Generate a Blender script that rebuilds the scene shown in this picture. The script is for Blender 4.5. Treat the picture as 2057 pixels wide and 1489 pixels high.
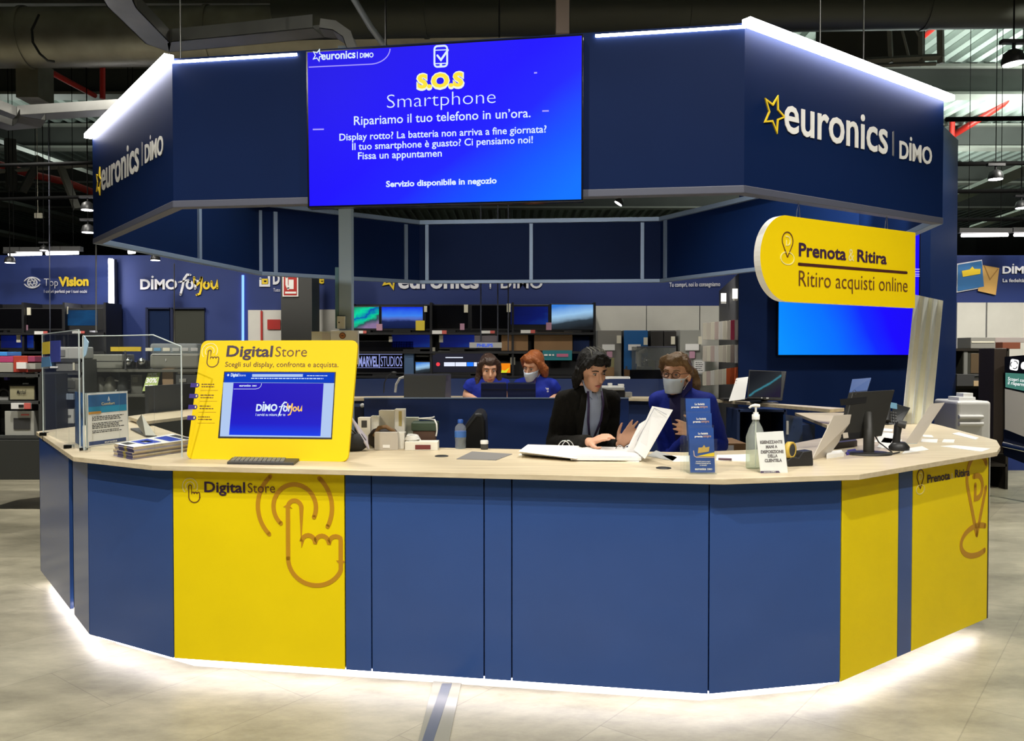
import bpy, math, random
from mathutils import Vector, Matrix
V = Vector
random.seed(7)
SC = bpy.context.scene
COL = SC.collection
for o in list(bpy.data.objects):
    bpy.data.objects.remove(o)

# ------------------------------------------------------------------ camera
FPX, CX, CY, PIT, CAMZ = 1650.0, 1028.5, 744.5, -0.01969, 1.6
cam = bpy.data.objects.new('camera', bpy.data.cameras.new('camera'))
COL.objects.link(cam)
cam.location = (0, 0, CAMZ)
cam.rotation_euler = (math.pi / 2 + PIT, 0, 0)
cam.data.sensor_width = 36
cam.data.lens = FPX * 36 / 2057
cam.data.clip_end = 200
SC.camera = cam

# ------------------------------------------------------------------ world, exposure, store lighting
w = bpy.data.worlds.new('world'); SC.world = w; w.use_nodes = True
w.node_tree.nodes['Background'].inputs[0].default_value = (0.8, 0.85, 1, 1)
w.node_tree.nodes['Background'].inputs[1].default_value = 0.06
SC.view_settings.view_transform = 'Standard'
SC.view_settings.look = 'None'
SC.view_settings.exposure = 0.0
SC.view_settings.gamma = 1.0
SC.view_settings.use_curve_mapping = False
SC.cycles.max_bounces = 7
SC.cycles.transparent_max_bounces = 16
SC.cycles.sample_clamp_indirect = 6.0


def lamp(kind, name, loc, power, size=0.3, sizey=None, color=(1, .96, .88), target=None, spot=80, blend=.6):
    d = bpy.data.lights.new(name, kind)
    d.energy = power
    d.color = color
    if kind == 'AREA':
        d.size = size
        if sizey:
            d.shape = 'RECTANGLE'; d.size_y = sizey
    else:
        d.shadow_soft_size = size
    if kind == 'SPOT':
        d.spot_size = math.radians(spot); d.spot_blend = blend
    o = bpy.data.objects.new(name, d)
    COL.objects.link(o)
    o.location = loc
    if target is not None:
        o.rotation_euler = (V(target) - V(loc)).to_track_quat('-Z', 'Y').to_euler()
    return o


# track spots above the aisle in front of the desk, and over the rest of the sales floor
for i, x in enumerate((-3.9, -1.3, 1.3, 3.9)):
    lamp('SPOT', 'aisle_track_light', (x, 1.3, 5.2), 500, .04, target=(x * .85, 2.6, 0), spot=92)
for i, x in enumerate((-4, 0, 4)):
    lamp('SPOT', 'entrance_track_light', (x, -1.6, 4.9), 170, .10, target=(x * .8, 2.6, 0), spot=95)
for x, y in ((-1.5, 6.0), (1.3, 6.0)):
    lamp('SPOT', 'desk_track_light', (x, y, 4.6), 300, .12, target=(x * .9, 5.9, 0), spot=100)
for x, y, tx, ty, p in ((1.5, 8.75, 2.4, 9.5, 70), (-1.0, 5.1, -.9, 8.4, 60), (.7, 5.0, .8, 8.3, 60), (2.2, 5.6, 3.1, 8.4, 90), (2.1, 4.9, 3.2, 6.4, 45)):
    lamp('SPOT', 'added_fill_spot', (x, y, 2.85), p, .08, target=(tx, ty, 2.0), spot=70)  # spots added to brighten the rear canopy, accessory packs, pillar and fluted sheets
for x in (-7, -4.2, 4.6, 7.4):
    lamp('SPOT', 'floor_track_light', (x, 7.2, 4.7), 560, .12, target=(x, 8.4, 0), spot=120)
for x in (-5.5, -2.4, .4, 2.9, 6.2):
    lamp('SPOT', 'wall_track_light', (x, 9.3, 4.3), 130, .12, target=(x, 11.3, 1.9), spot=105)
# uplighters on the far aisles, washing the roof deck
for x, y, p in ((9.0, 12.5, 900), (7.0, 17.0, 700), (5.0, 10.5, 120), (-8.0, 14.0, 50)):
    lamp('AREA', 'roof_uplight', (x, y, 4.4), p, 1.2, 1.2, color=(.88, 1, .92), target=(x, y, 6))


# ------------------------------------------------------------------ picture <-> place
def ray(x, y):
    F = V((0, math.cos(PIT), math.sin(PIT))); U = V((0, -math.sin(PIT), math.cos(PIT)))
    return F + V((1, 0, 0)) * ((x - CX) / FPX) - U * ((y - CY) / FPX)


CAM = V((0, 0, CAMZ))


def px(x, y, Y):
    r = ray(x, y); return CAM + r * (Y / r.y)


def pz(x, y, z):
    r = ray(x, y); return CAM + r * ((z - CAMZ) / r.z)


class Fr:
    """a flat working plane: origin o, right u, up v, outward n"""
    def __init__(s, o, u, v):
        s.o = V(o); s.u = V(u).normalized(); s.v = V(v).normalized(); s.n = s.u.cross(s.v).normalized()

    def w(s, a, b, t=0):
        return s.o + s.u * a + s.v * b + s.n * t

    def at(s, x, y):
        r = ray(x, y); t = (s.o - CAM).dot(s.n) / r.dot(s.n); p = CAM + r * t - s.o
        return p.dot(s.u), p.dot(s.v)

    def off(s, t):
        return Fr(s.o + s.n * t, s.u, s.v)


def wallfr(p0, p1, z=0):
    return Fr((p0[0], p0[1], z), (p1[0] - p0[0], p1[1] - p0[1], 0), (0, 0, 1))


FRONTAL = lambda Y: Fr((0, Y, 0), (1, 0, 0), (0, 0, 1))

# ------------------------------------------------------------------ materials
MATS = {}


def mat(name, rgb, rough=.5, metal=0, spec=.5, noise=0, nscale=8, bump=0, bscale=60, coat=0, emit=None, estr=0, sub=0):
    if name in MATS:
        return MATS[name]
    m = bpy.data.materials.new(name); m.use_nodes = True
    nt = m.node_tree; b = nt.nodes['Principled BSDF']
    b.inputs['Base Color'].default_value = (*rgb, 1)
    b.inputs['Roughness'].default_value = rough
    b.inputs['Metallic'].default_value = metal
    b.inputs['Specular IOR Level'].default_value = spec
    b.inputs['Coat Weight'].default_value = coat
    if sub:
        b.inputs['Subsurface Weight'].default_value = sub
        b.inputs['Subsurface Radius'].default_value = (.01, .004, .002)
    if emit:
        b.inputs['Emission Color'].default_value = (*emit, 1); b.inputs['Emission Strength'].default_value = estr
    if noise or bump:
        tc = nt.nodes.new('ShaderNodeTexCoord')
        if noise:
            n = nt.nodes.new('ShaderNodeTexNoise'); n.inputs['Scale'].default_value = nscale; n.inputs['Detail'].default_value = 5
            r = nt.nodes.new('ShaderNodeMapRange')
            r.inputs[1].default_value = .25; r.inputs[2].default_value = .75
            r.inputs[3].default_value = 1 - noise; r.inputs[4].default_value = 1 + noise
            mx = nt.nodes.new('ShaderNodeMix'); mx.data_type = 'RGBA'; mx.blend_type = 'MULTIPLY'
            mx.inputs[0].default_value = 1; mx.inputs[6].default_value = (*rgb, 1)
            nt.links.new(tc.outputs['Object'], n.inputs['Vector']); nt.links.new(n.outputs[0], r.inputs[0])
            nt.links.new(r.outputs[0], mx.inputs[7]); nt.links.new(mx.outputs[2], b.inputs['Base Color'])
        if bump:
            n2 = nt.nodes.new('ShaderNodeTexNoise'); n2.inputs['Scale'].default_value = bscale; n2.inputs['Detail'].default_value = 4
            bp = nt.nodes.new('ShaderNodeBump'); bp.inputs['Strength'].default_value = bump; bp.inputs['Distance'].default_value = .01
            nt.links.new(tc.outputs['Object'], n2.inputs['Vector']); nt.links.new(n2.outputs[0], bp.inputs['Height'])
            nt.links.new(bp.outputs[0], b.inputs['Normal'])
    MATS[name] = m
    return m


def glow(name, rgb, s):
    if name in MATS:
        return MATS[name]
    m = bpy.data.materials.new(name); m.use_nodes = True
    nt = m.node_tree; nt.nodes.clear()
    e = nt.nodes.new('ShaderNodeEmission'); e.inputs[0].default_value = (*rgb, 1); e.inputs[1].default_value = s
    o = nt.nodes.new('ShaderNodeOutputMaterial'); nt.links.new(e.outputs[0], o.inputs[0])
    MATS[name] = m
    return m


def screen(name, stops, a, b, strength=1, noise=0.0, nscale=2.0, gloss=.35):
    """lit display: colour ramp along a line in the mesh's own generated space, shown behind a glossy sheet"""
    m = bpy.data.materials.new(name); m.use_nodes = True
    nt = m.node_tree; bs = nt.nodes['Principled BSDF']
    bs.inputs['Base Color'].default_value = (.004, .004, .006, 1); bs.inputs['Roughness'].default_value = gloss
    bs.inputs['Specular IOR Level'].default_value = .08
    tc = nt.nodes.new('ShaderNodeTexCoord')
    vm = nt.nodes.new('ShaderNodeVectorMath'); vm.operation = 'DOT_PRODUCT'; vm.inputs[1].default_value = a
    ad = nt.nodes.new('ShaderNodeMath'); ad.operation = 'ADD'; ad.inputs[1].default_value = b
    nt.links.new(tc.outputs['Generated'], vm.inputs[0]); nt.links.new(vm.outputs['Value'], ad.inputs[0])
    last = ad
    if noise:
        n = nt.nodes.new('ShaderNodeTexNoise'); n.inputs['Scale'].default_value = nscale; n.inputs['Detail'].default_value = 3
        m1 = nt.nodes.new('ShaderNodeMath'); m1.operation = 'MULTIPLY_ADD'; m1.inputs[1].default_value = noise; m1.inputs[2].default_value = -noise / 2
        a2 = nt.nodes.new('ShaderNodeMath'); a2.operation = 'ADD'
        nt.links.new(tc.outputs['Generated'], n.inputs['Vector']); nt.links.new(n.outputs[0], m1.inputs[0])
        nt.links.new(ad.outputs[0], a2.inputs[0]); nt.links.new(m1.outputs[0], a2.inputs[1]); last = a2
    r = nt.nodes.new('ShaderNodeValToRGB')
    el = r.color_ramp.elements
    while len(el) < len(stops):
        el.new(.5)
    for e, (p, c) in zip(el, stops):
        e.position = p; e.color = (*c, 1)
    nt.links.new(last.outputs[0], r.inputs[0])
    nt.links.new(r.outputs[0], bs.inputs['Emission Color']); bs.inputs['Emission Strength'].default_value = strength
    MATS[name] = m
    return m


def clear(name, tint=(.95, .98, .97), alpha=.12, rough=.03):
    """clear sheet: mostly see-through, with a faint body and mirror gloss"""
    if name in MATS:
        return MATS[name]
    m = bpy.data.materials.new(name); m.use_nodes = True
    nt = m.node_tree; nt.nodes.clear()
    t = nt.nodes.new('ShaderNodeBsdfTransparent'); t.inputs[0].default_value = (*tint, 1)
    d = nt.nodes.new('ShaderNodeBsdfDiffuse'); d.inputs[0].default_value = (.8, .85, .85, 1)
    g = nt.nodes.new('ShaderNodeBsdfGlossy'); g.inputs['Roughness'].default_value = rough
    m1 = nt.nodes.new('ShaderNodeMixShader'); m1.inputs[0].default_value = alpha
    lw = nt.nodes.new('ShaderNodeLayerWeight'); pw = nt.nodes.new('ShaderNodeMath'); pw.operation = 'POWER'; pw.inputs[1].default_value = 5
    fr = nt.nodes.new('ShaderNodeMath'); fr.operation = 'MULTIPLY_ADD'; fr.inputs[1].default_value = .4; fr.inputs[2].default_value = .02
    nt.links.new(lw.outputs['Facing'], pw.inputs[0]); nt.links.new(pw.outputs[0], fr.inputs[0])
    m2 = nt.nodes.new('ShaderNodeMixShader')
    o = nt.nodes.new('ShaderNodeOutputMaterial')
    nt.links.new(t.outputs[0], m1.inputs[1]); nt.links.new(d.outputs[0], m1.inputs[2])
    nt.links.new(fr.outputs[0], m2.inputs[0]); nt.links.new(m1.outputs[0], m2.inputs[1]); nt.links.new(g.outputs[0], m2.inputs[2])
    nt.links.new(m2.outputs[0], o.inputs[0])
    MATS[name] = m
    return m


def wood(name, c1, c2, rough=.45):
    m = bpy.data.materials.new(name); m.use_nodes = True
    nt = m.node_tree; b = nt.nodes['Principled BSDF']; b.inputs['Roughness'].default_value = rough
    tc = nt.nodes.new('ShaderNodeTexCoord'); mp = nt.nodes.new('ShaderNodeMapping')
    mp.inputs['Rotation'].default_value = (0, 0, math.radians(9.7)); mp.inputs['Scale'].default_value = (1.6, 22, 22)
    n = nt.nodes.new('ShaderNodeTexNoise'); n.inputs['Scale'].default_value = 1.6; n.inputs['Detail'].default_value = 7; n.inputs['Roughness'].default_value = .65
    r = nt.nodes.new('ShaderNodeValToRGB')
    r.color_ramp.elements[0].position = .3; r.color_ramp.elements[0].color = (*c1, 1)
    r.color_ramp.elements[1].position = .7; r.color_ramp.elements[1].color = (*c2, 1)
    nt.links.new(tc.outputs['Object'], mp.inputs[0]); nt.links.new(mp.outputs[0], n.inputs['Vector'])
    nt.links.new(n.outputs[0], r.inputs[0]); nt.links.new(r.outputs[0], b.inputs['Base Color'])
    MATS[name] = m
    return m


def stonefloor():
    m = bpy.data.materials.new('stone_floor'); m.use_nodes = True
    nt = m.node_tree; b = nt.nodes['Principled BSDF']
    L = nt.links.new
    tc = nt.nodes.new('ShaderNodeTexCoord')
    mp = nt.nodes.new('ShaderNodeMapping'); mp.inputs['Rotation'].default_value = (0, 0, math.radians(-52))
    L(tc.outputs['Object'], mp.inputs[0])
    br = nt.nodes.new('ShaderNodeTexBrick'); br.inputs['Scale'].default_value = 1.0
    br.inputs['Brick Width'].default_value = 1.2; br.inputs['Row Height'].default_value = .62
    br.inputs['Mortar Size'].default_value = .003; br.inputs['Mortar Smooth'].default_value = .3
    br.inputs['Color1'].default_value = (.345, .325, .245, 1); br.inputs['Color2'].default_value = (.395, .375, .288, 1)
    br.inputs['Mortar'].default_value = (.28, .265, .205, 1)
    L(mp.outputs[0], br.inputs['Vector'])
    n = nt.nodes.new('ShaderNodeTexNoise'); n.inputs['Scale'].default_value = 2.1; n.inputs['Detail'].default_value = 12; n.inputs['Roughness'].default_value = .72
    mp2 = nt.nodes.new('ShaderNodeMapping'); mp2.inputs['Rotation'].default_value = (0, 0, math.radians(-52)); mp2.inputs['Scale'].default_value = (.6, 1.3, 1)
    L(tc.outputs['Object'], mp2.inputs[0]); L(mp2.outputs[0], n.inputs['Vector'])
    r = nt.nodes.new('ShaderNodeValToRGB')
    r.color_ramp.elements[0].position = .34; r.color_ramp.elements[0].color = (.60, .585, .55, 1)
    r.color_ramp.elements[1].position = .66; r.color_ramp.elements[1].color = (1.25, 1.21, 1.16, 1)
    L(n.outputs[0], r.inputs[0])
    mx = nt.nodes.new('ShaderNodeMix'); mx.data_type = 'RGBA'; mx.blend_type = 'MULTIPLY'; mx.inputs[0].default_value = 1
    L(br.outputs[0], mx.inputs[6]); L(r.outputs[0], mx.inputs[7]); L(mx.outputs[2], b.inputs['Base Color'])
    b.inputs['Roughness'].default_value = .38; b.inputs['Specular IOR Level'].default_value = .35
    MATS['stone_floor'] = m
    return m


NAVY = mat('navy_laminate', (.030, .078, .265), .17, noise=.05, nscale=3, spec=.5)
NAVYD = mat('navy_fascia', (.0026, .0120, .058), .55, noise=.05, nscale=3, spec=.09)
NAVYW = mat('navy_wall_paint', (.010, .028, .150), .6, noise=.06, nscale=2)
NAVYF = mat('navy_desk_panel', (.014, .032, .115), .45)
YEL = mat('yellow_print', (.86, .655, .001), .5, spec=.22, noise=.03, nscale=4)
YELB = mat('yellow_board', (.84, .60, .001), .5, spec=.22)
OCH = mat('ochre_print', (.52, .25, .006), .5)
PALEY = mat('pale_yellow_print', (.86, .74, .30), .5)
PURP = mat('dark_purple_print', (.035, .010, .045), .5)
BROWNP = mat('brown_print', (.13, .045, .012), .5)
WHITEP = mat('white_lettering', (.82, .81, .76), .45)
WHITEB = mat('white_wall_lettering', (.80, .80, .84), .5)
OCHRE_L = mat('yellow_lettering', (.85, .60, .02), .45)
BLACK = mat('black_plastic', (.012, .012, .013), .45)
DRK = mat('black_matt_metal', (.004, .004, .004), .9, spec=.1)
BLACKG = mat('black_gloss', (.006, .006, .008), .12)
DGREY = mat('dark_grey_plastic', (.045, .045, .045), .5)
GREY = mat('grey_plastic', (.20, .20, .19), .5)
LGREY = mat('light_grey_plastic', (.45, .45, .43), .5)
WHITE = mat('white_plastic', (.78, .77, .73), .4)
PAPER = mat('white_paper', (.82, .81, .78), .7)
PAPERG = mat('grey_paper', (.52, .47, .40), .7)
STEEL = mat('galvanised_steel', (.36, .36, .34), .35, metal=.9, noise=.12, nscale=5)
STEELD = mat('dull_duct_steel', (.30, .29, .24), .42, metal=.8, noise=.22, nscale=4)
ALU = mat('blue_grey_aluminium', (.24, .32, .46), .42, metal=.35)
ALUW = mat('pale_aluminium', (.085, .09, .125), .5, metal=.2)
CHROME = mat('chrome', (.8, .8, .8), .12, metal=1)
OAK = wood('pale_oak', (.52, .42, .27), (.70, .60, .42))
OAKE = wood('pale_oak_edge', (.50, .40, .27), (.62, .52, .37))
CARD = mat('cardboard', (.27, .15, .065), .75, noise=.08, nscale=6)
RED = mat('red_paint', (.42, .018, .012), .45)
DARKBEAM = mat('dark_beam_paint', (.030, .031, .027), .7, noise=.15, nscale=3)
GREYBEAM = mat('grey_beam_paint', (.16, .16, .14), .6, noise=.12, nscale=3)
DECK = mat('corrugated_deck', (.30, .34, .31), .45, metal=.35, noise=.1, nscale=2)
LED = glow('led_white', (1, .97, 1.0), 26)
LEDF = glow('led_plinth_white', (1, .93, .98), 9)
LEDB = glow('led_blue', (.12, .25, 1), 3)
LAMPW = glow('lamp_white', (1, .96, .95), 9)
ACR = clear('clear_acrylic', (.97, .985, .98), .012)
ACRE = mat('acrylic_edge', (.55, .62, .62), .2)
SKIN = mat('skin', (.66, .36, .23), .5, sub=.08)
HAIRB = mat('black_hair', (.010, .008, .007), .5, spec=.25, bump=.6, bscale=120)
HAIRD = mat('dark_brown_hair', (.045, .022, .014), .4, bump=.6, bscale=120)
HAIRR = mat('ginger_hair', (.30, .085, .018), .4, bump=.6, bscale=120)
HAIRL = mat('light_brown_hair', (.17, .095, .035), .45, bump=.6, bscale=120)
ROYAL = mat('royal_blue_cloth', (.010, .026, .32), .75, spec=.25, bump=.25, bscale=40)
JACKET = mat('black_wool', (.010, .009, .007), .9, spec=.2, bump=.35, bscale=60)
SHIRT = mat('pale_blue_cotton', (.42, .49, .66), .75, bump=.2, bscale=40)
MASK = mat('pale_blue_mask', (.55, .63, .74), .8)
LIP = mat('lip', (.42, .12, .10), .5)
EYEW = mat('eye_white', (.75, .73, .70), .3)
EYED = mat('eye_dark', (.02, .012, .008), .2)


# ------------------------------------------------------------------ mesh building
_tc = {}


def textmesh(s, off, sp=1.0, italic=0):
    k = (s, off, sp, italic)
    if k not in _tc:
        c = bpy.data.curves.new('t', 'FONT'); c.body = s; c.offset = off; c.resolution_u = 3; c.space_character = sp; c.shear = italic
        o = bpy.data.objects.new('t', c); COL.objects.link(o)
        dg = bpy.context.evaluated_depsgraph_get()
        me = bpy.data.meshes.new_from_object(o.evaluated_get(dg))
        vs = [(v.co.x, v.co.y) for v in me.vertices]; fs = [tuple(p.vertices) for p in me.polygons]
        bpy.data.objects.remove(o); bpy.data.curves.remove(c); bpy.data.meshes.remove(me)
        _tc[k] = (vs, fs)
    return _tc[k]


def seg_n(a, b):
    d = b - a; l = d.length or 1e-9
    return V((-d.y / l, d.x / l))


class MB:
    def __init__(s):
        s.v = []; s.f = []; s.m = []; s.s = []

    def add(s, vs, fs, mi=0, sm=False):
        k = len(s.v); s.v += [tuple(v) for v in vs]
        for f in fs:
            s.f.append(tuple(i + k for i in f)); s.m.append(mi); s.s.append(sm)
        return s

    def hexa(s, p, mi=0):
        """8 corners: bottom ring 0-3 then top ring 4-7"""
        return s.add(p, [(3, 2, 1, 0), (4, 5, 6, 7), (0, 1, 5, 4), (1, 2, 6, 5), (2, 3, 7, 6), (3, 0, 4, 7)], mi)

    def box(s, c, d, mi=0, rz=0, M=None):
        x, y, z = d[0] / 2, d[1] / 2, d[2] / 2
        R = M if M is not None else Matrix.Rotation(rz, 3, 'Z')
        return s.hexa([V(c) + R @ V(q) for q in ((-x, -y, -z), (x, -y, -z), (x, y, -z), (-x, y, -z), (-x, -y, z), (x, -y, z), (x, y, z), (-x, y, z))], mi)

    def fbox(s, F, a0, a1, b0, b1, t0, t1, mi=0):
        return s.hexa([F.w(a, b, t) for t in (t0, t1) for a, b in ((a0, b0), (a1, b0), (a1, b1), (a0, b1))], mi)

    def prism(s, poly, z0, z1, mi=0, F=None):
        n = len(poly)
        if F is None:
            ar = sum(poly[i][0] * poly[(i + 1) % n][1] - poly[(i + 1) % n][0] * poly[i][1] for i in range(n))
            if ar < 0:
                poly = poly[::-1]
            vs = [(p[0], p[1], z0) for p in poly] + [(p[0], p[1], z1) for p in poly]
        else:
            ar = sum(poly[i][0] * poly[(i + 1) % n][1] - poly[(i + 1) % n][0] * poly[i][1] for i in range(n))
            if ar < 0:
                poly = poly[::-1]
            vs = [F.w(p[0], p[1], z0) for p in poly] + [F.w(p[0], p[1], z1) for p in poly]
        fs = [tuple(range(n - 1, -1, -1)), tuple(range(n, 2 * n))] + [(i, (i + 1) % n, n + (i + 1) % n, n + i) for i in range(n)]
        return s.add(vs, fs, mi)

    def tube(s, path, r, n=8, mi=0, closed=False, sm=True, ref=None):
        P = [V(p) for p in path]; m = len(P); R = r if isinstance(r, (list, tuple)) else [r] * m
        vs = []; up = V((0, 0, 1)); prev = None
        for i, p in enumerate(P):
            if closed:
                d = (P[(i + 1) % m] - P[i - 1])
            else:
                d = P[min(i + 1, m - 1)] - P[max(i - 1, 0)]
            d.normalize()
            if ref is not None:
                a = V(ref) - d * d.dot(V(ref))
            elif prev is None:
                a = d.cross(up)
                if a.length < 1e-3:
                    a = d.cross(V((1, 0, 0)))
            else:
                a = prev - d * prev.dot(d)
                if a.length < 1e-5:
                    a = d.cross(up)
            a.normalize(); prev = a; b = d.cross(a)
            rr = R[i]; ra, rb = (rr if isinstance(rr, (tuple, list)) else (rr, rr))
            vs += [p + a * (ra * math.cos(2 * math.pi * k / n)) + b * (rb * math.sin(2 * math.pi * k / n)) for k in range(n)]
        fs = []
        for i in range(m if closed else m - 1):
            j = (i + 1) % m
            fs += [(i * n + k, i * n + (k + 1) % n, j * n + (k + 1) % n, j * n + k) for k in range(n)]
        s.add(vs, fs, mi, sm)
        if not closed:
            s.add(vs[:n], [tuple(range(n))[::-1]], mi); s.add(vs[-n:], [tuple(range(n))], mi)
        return s

    def lathe(s, c, prof, n=20, mi=0, M=None, sm=True, sx=1, sy=1):
        vs = []; R = M if M is not None else Matrix.Identity(3)
        for r, z in prof:
            vs += [V(c) + R @ V((sx * r * math.cos(2 * math.pi * k / n), sy * r * math.sin(2 * math.pi * k / n), z)) for k in range(n)]
        fs = []
        for i in range(len(prof) - 1):
            fs += [(i * n + k, i * n + (k + 1) % n, (i + 1) * n + (k + 1) % n, (i + 1) * n + k) for k in range(n)]
        s.add(vs, fs, mi, sm)
        s.add(vs[:n], [tuple(range(n))[::-1]], mi); s.add(vs[-n:], [tuple(range(n))], mi)
        return s

    def ribbon(s, F, pts, w, t=.0015, mi=0, closed=False, t0=0):
        """flat stroke of width w along 2-D points, raised from t0 to t"""
        P = [V(p) for p in pts]; m = len(P); Lr = []; Rr = []
        for i in range(m):
            if closed:
                n1 = seg_n(P[i - 1], P[i]); n2 = seg_n(P[i], P[(i + 1) % m])
            else:
                n1 = seg_n(P[max(i - 1, 0)], P[max(i, 1)]); n2 = seg_n(P[min(i, m - 2)], P[min(i + 1, m - 1)])
            q = n1 + n2
            if q.length < 1e-4:
                q = n1
            q.normalize(); k = min(1 / max(q.dot(n1), .45), 2.2)
            Lr.append(P[i] + q * (w / 2 * k)); Rr.append(P[i] - q * (w / 2 * k))
        vs = [F.w(p.x, p.y, t) for p in Lr] + [F.w(p.x, p.y, t) for p in Rr] + [F.w(p.x, p.y, t0) for p in Lr] + [F.w(p.x, p.y, t0) for p in Rr]
        fs = []
        for i in range(m if closed else m - 1):
            j = (i + 1) % m
            fs += [(m + i, m + j, j, i), (i, j, 2 * m + j, 2 * m + i), (m + j, m + i, 3 * m + i, 3 * m + j)]
        if not closed:
            fs += [(0, 2 * m, 3 * m, m), (m - 1, 2 * m - 1, 4 * m - 1, 3 * m - 1)]
        s.add(vs, fs, mi)
        if not closed and w > .006:
            for c in (P[0], P[-1]):
                s.disc(F, c, w / 2, t, mi)
        return s

    def disc(s, F, c, r, t, mi=0, n=14, ry=None):
        ry = ry or r
        vs = [F.w(c[0] + r * math.cos(2 * math.pi * k / n), c[1] + ry * math.sin(2 * math.pi * k / n), t) for k in range(n)]
        return s.add(vs, [tuple(range(n))], mi)

    def text(s, F, body, a0, b0, a1=None, h=None, off=0, t=.0015, mi=0, sp=1.0, italic=0, wall=0, slope=0):
        """lettering from (a0,b0) baseline-left to a1, tops at height h"""
        vs, fs = textmesh(body, off, sp, italic)
        if not vs:
            return s
        x0 = min(v[0] for v in vs); x1 = max(v[0] for v in vs); y1 = max(v[1] for v in vs)
        if a1 is None:
            sx = sy = h / y1
        else:
            sx = (a1 - a0) / (x1 - x0); sy = (h / y1) if h else sx
        s.add([F.w(a0 + (v[0] - x0) * sx, b0 + v[1] * sy + slope * (v[0] - x0) * sx, t) for v in vs], fs, mi)
        if wall:
            s.add([F.w(a0 + (v[0] - x0) * sx, b0 + v[1] * sy + slope * (v[0] - x0) * sx, t - wall) for v in vs], fs, mi)
        return s

    def tpx(s, F, body, pl, pr, top=None, **k):
        """lettering fitted to picture points: baseline left, baseline right (or just its x), y of the tops"""
        a0, b0 = F.at(*pl); a1, b1 = F.at(*pr)
        h = (F.at(pl[0], top)[1] - b0) if top else None
        return s.text(F, body, a0, b0, a1, h, slope=(b1 - b0) / (a1 - a0), **k)

    def build(s, name, mats, parent=None, bevel=0, seg=2, smooth=False):
        me = bpy.data.meshes.new(name); me.from_pydata(s.v, [], s.f)
        if not isinstance(mats, (list, tuple)):
            mats = [mats]
        for m in mats:
            me.materials.append(m)
        me.polygons.foreach_set('material_index', s.m)
        me.polygons.foreach_set('use_smooth', [True] * len(s.f) if smooth else s.s)
        me.update()
        o = bpy.data.objects.new(name, me); COL.objects.link(o)
        if parent is not None:
            attach(o, parent)
        if bevel:
            b = o.modifiers.new('edge', 'BEVEL'); b.width = bevel; b.segments = seg; b.limit_method = 'ANGLE'; b.angle_limit = math.radians(40)
            b.harden_normals = False
        return o


def world_of(o):
    return (world_of(o.parent) @ o.matrix_parent_inverse if o.parent else Matrix.Identity(4)) @ o.matrix_basis


def attach(o, parent):
    o.parent = parent; o.matrix_parent_inverse = world_of(parent).inverted()


def tag(o, label, cat, group=None, kind=None):
    o['label'] = label; o['category'] = cat
    if group:
        o['group'] = group
    if kind:
        o['kind'] = kind
    return o


def thing(name, label, cat, loc=(0, 0, 0), group=None):
    o = bpy.data.objects.new(name, None); COL.objects.link(o); o.location = loc; o.empty_display_size = .1
    return tag(o, label, cat, group)


def struct(name, mb, m, bevel=0):
    o = mb.build(name, m, bevel=bevel); o['kind'] = 'structure'
    return o


def dup(root, M, label=None, group=None):
    """copy of a thing with copies of its parts and sub-parts, placed by matrix M"""
    r = root.copy(); COL.objects.link(r); r.matrix_basis = M
    if label:
        r['label'] = label
    if group:
        r['group'] = group
    kids = {}
    for ch in root.children:
        kids.setdefault(root.name, []).append(ch)
    for ch in list(root.children):
        c = ch.copy(); COL.objects.link(c); c.parent = r; c.matrix_parent_inverse = ch.matrix_parent_inverse.copy()
        for g in list(ch.children):
            d = g.copy(); COL.objects.link(d); d.parent = c; d.matrix_parent_inverse = g.matrix_parent_inverse.copy()
    return r


def arc(cx, cy, r, a0, a1, n=24, ry=None):
    ry = ry or r
    return [(cx + r * math.cos(math.radians(a0 + (a1 - a0) * i / n)), cy + ry * math.sin(math.radians(a0 + (a1 - a0) * i / n))) for i in range(n + 1)]


def rrect(a0, b0, a1, b1, r, n=6):
    return arc(a1 - r, b0 + r, r, -90, 0, n) + arc(a1 - r, b1 - r, r, 0, 90, n) + arc(a0 + r, b1 - r, r, 90, 180, n) + arc(a0 + r, b0 + r, r, 180, 270, n)


def T(x, y, z, rz=0):
    return Matrix.Translation((x, y, z)) @ Matrix.Rotation(rz, 4, 'Z')
# ================================================================== THE SETTING
m = MB(); m.box((0, 11, -.05), (34, 38, .1)); struct('floor', m, stonefloor())
FASC_B, FASC_T, WY = 2.30, 2.96, 11.3
m = MB(); m.box((0, WY + .1, FASC_T / 2), (20, .2, FASC_T)); struct('wall_back', m, NAVYW)
m = MB(); m.box((-17, 11, 3.2), (.2, 38, 6.4)); struct('wall_left', m, DARKBEAM)
m = MB(); m.box((17, 11, 3.2), (.2, 38, 6.4)); struct('wall_right', m, DARKBEAM)
m = MB(); m.box((0, 30.1, 3.2), (34, .2, 6.4)); struct('wall_far', m, DARKBEAM)
m = MB(); m.box((0, -8.1, 3.2), (34, .2, 6.4)); struct('wall_front', m, GREYBEAM)
m = MB()   # trapezoidal steel roof deck, ribs running front to back
zs = []; x = -17.0; prof = []
while x < 17:
    prof += [(x, 6.0), (x + .11, 6.0), (x + .14, 6.07), (x + .23, 6.07)]; x += .26
n = len(prof)
m.add([(p[0], -8, p[1]) for p in prof] + [(p[0], 30, p[1]) for p in prof], [(i, i + 1, n + i + 1, n + i) for i in range(n - 1)])
m.box((0, 11, 6.2), (34, 38, .1), 0)
struct('ceiling', m, DECK)

CL = (math.cos(math.radians(-9.7)), math.sin(math.radians(-9.7)))

# ================================================================== COUNTER
A, C, D, G, H, I = (-3.284, 5.697), (-2.278, 4.399), (-1.680, 4.052), (.873, 3.621), (1.513, 3.757), (2.715, 4.667)


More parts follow.
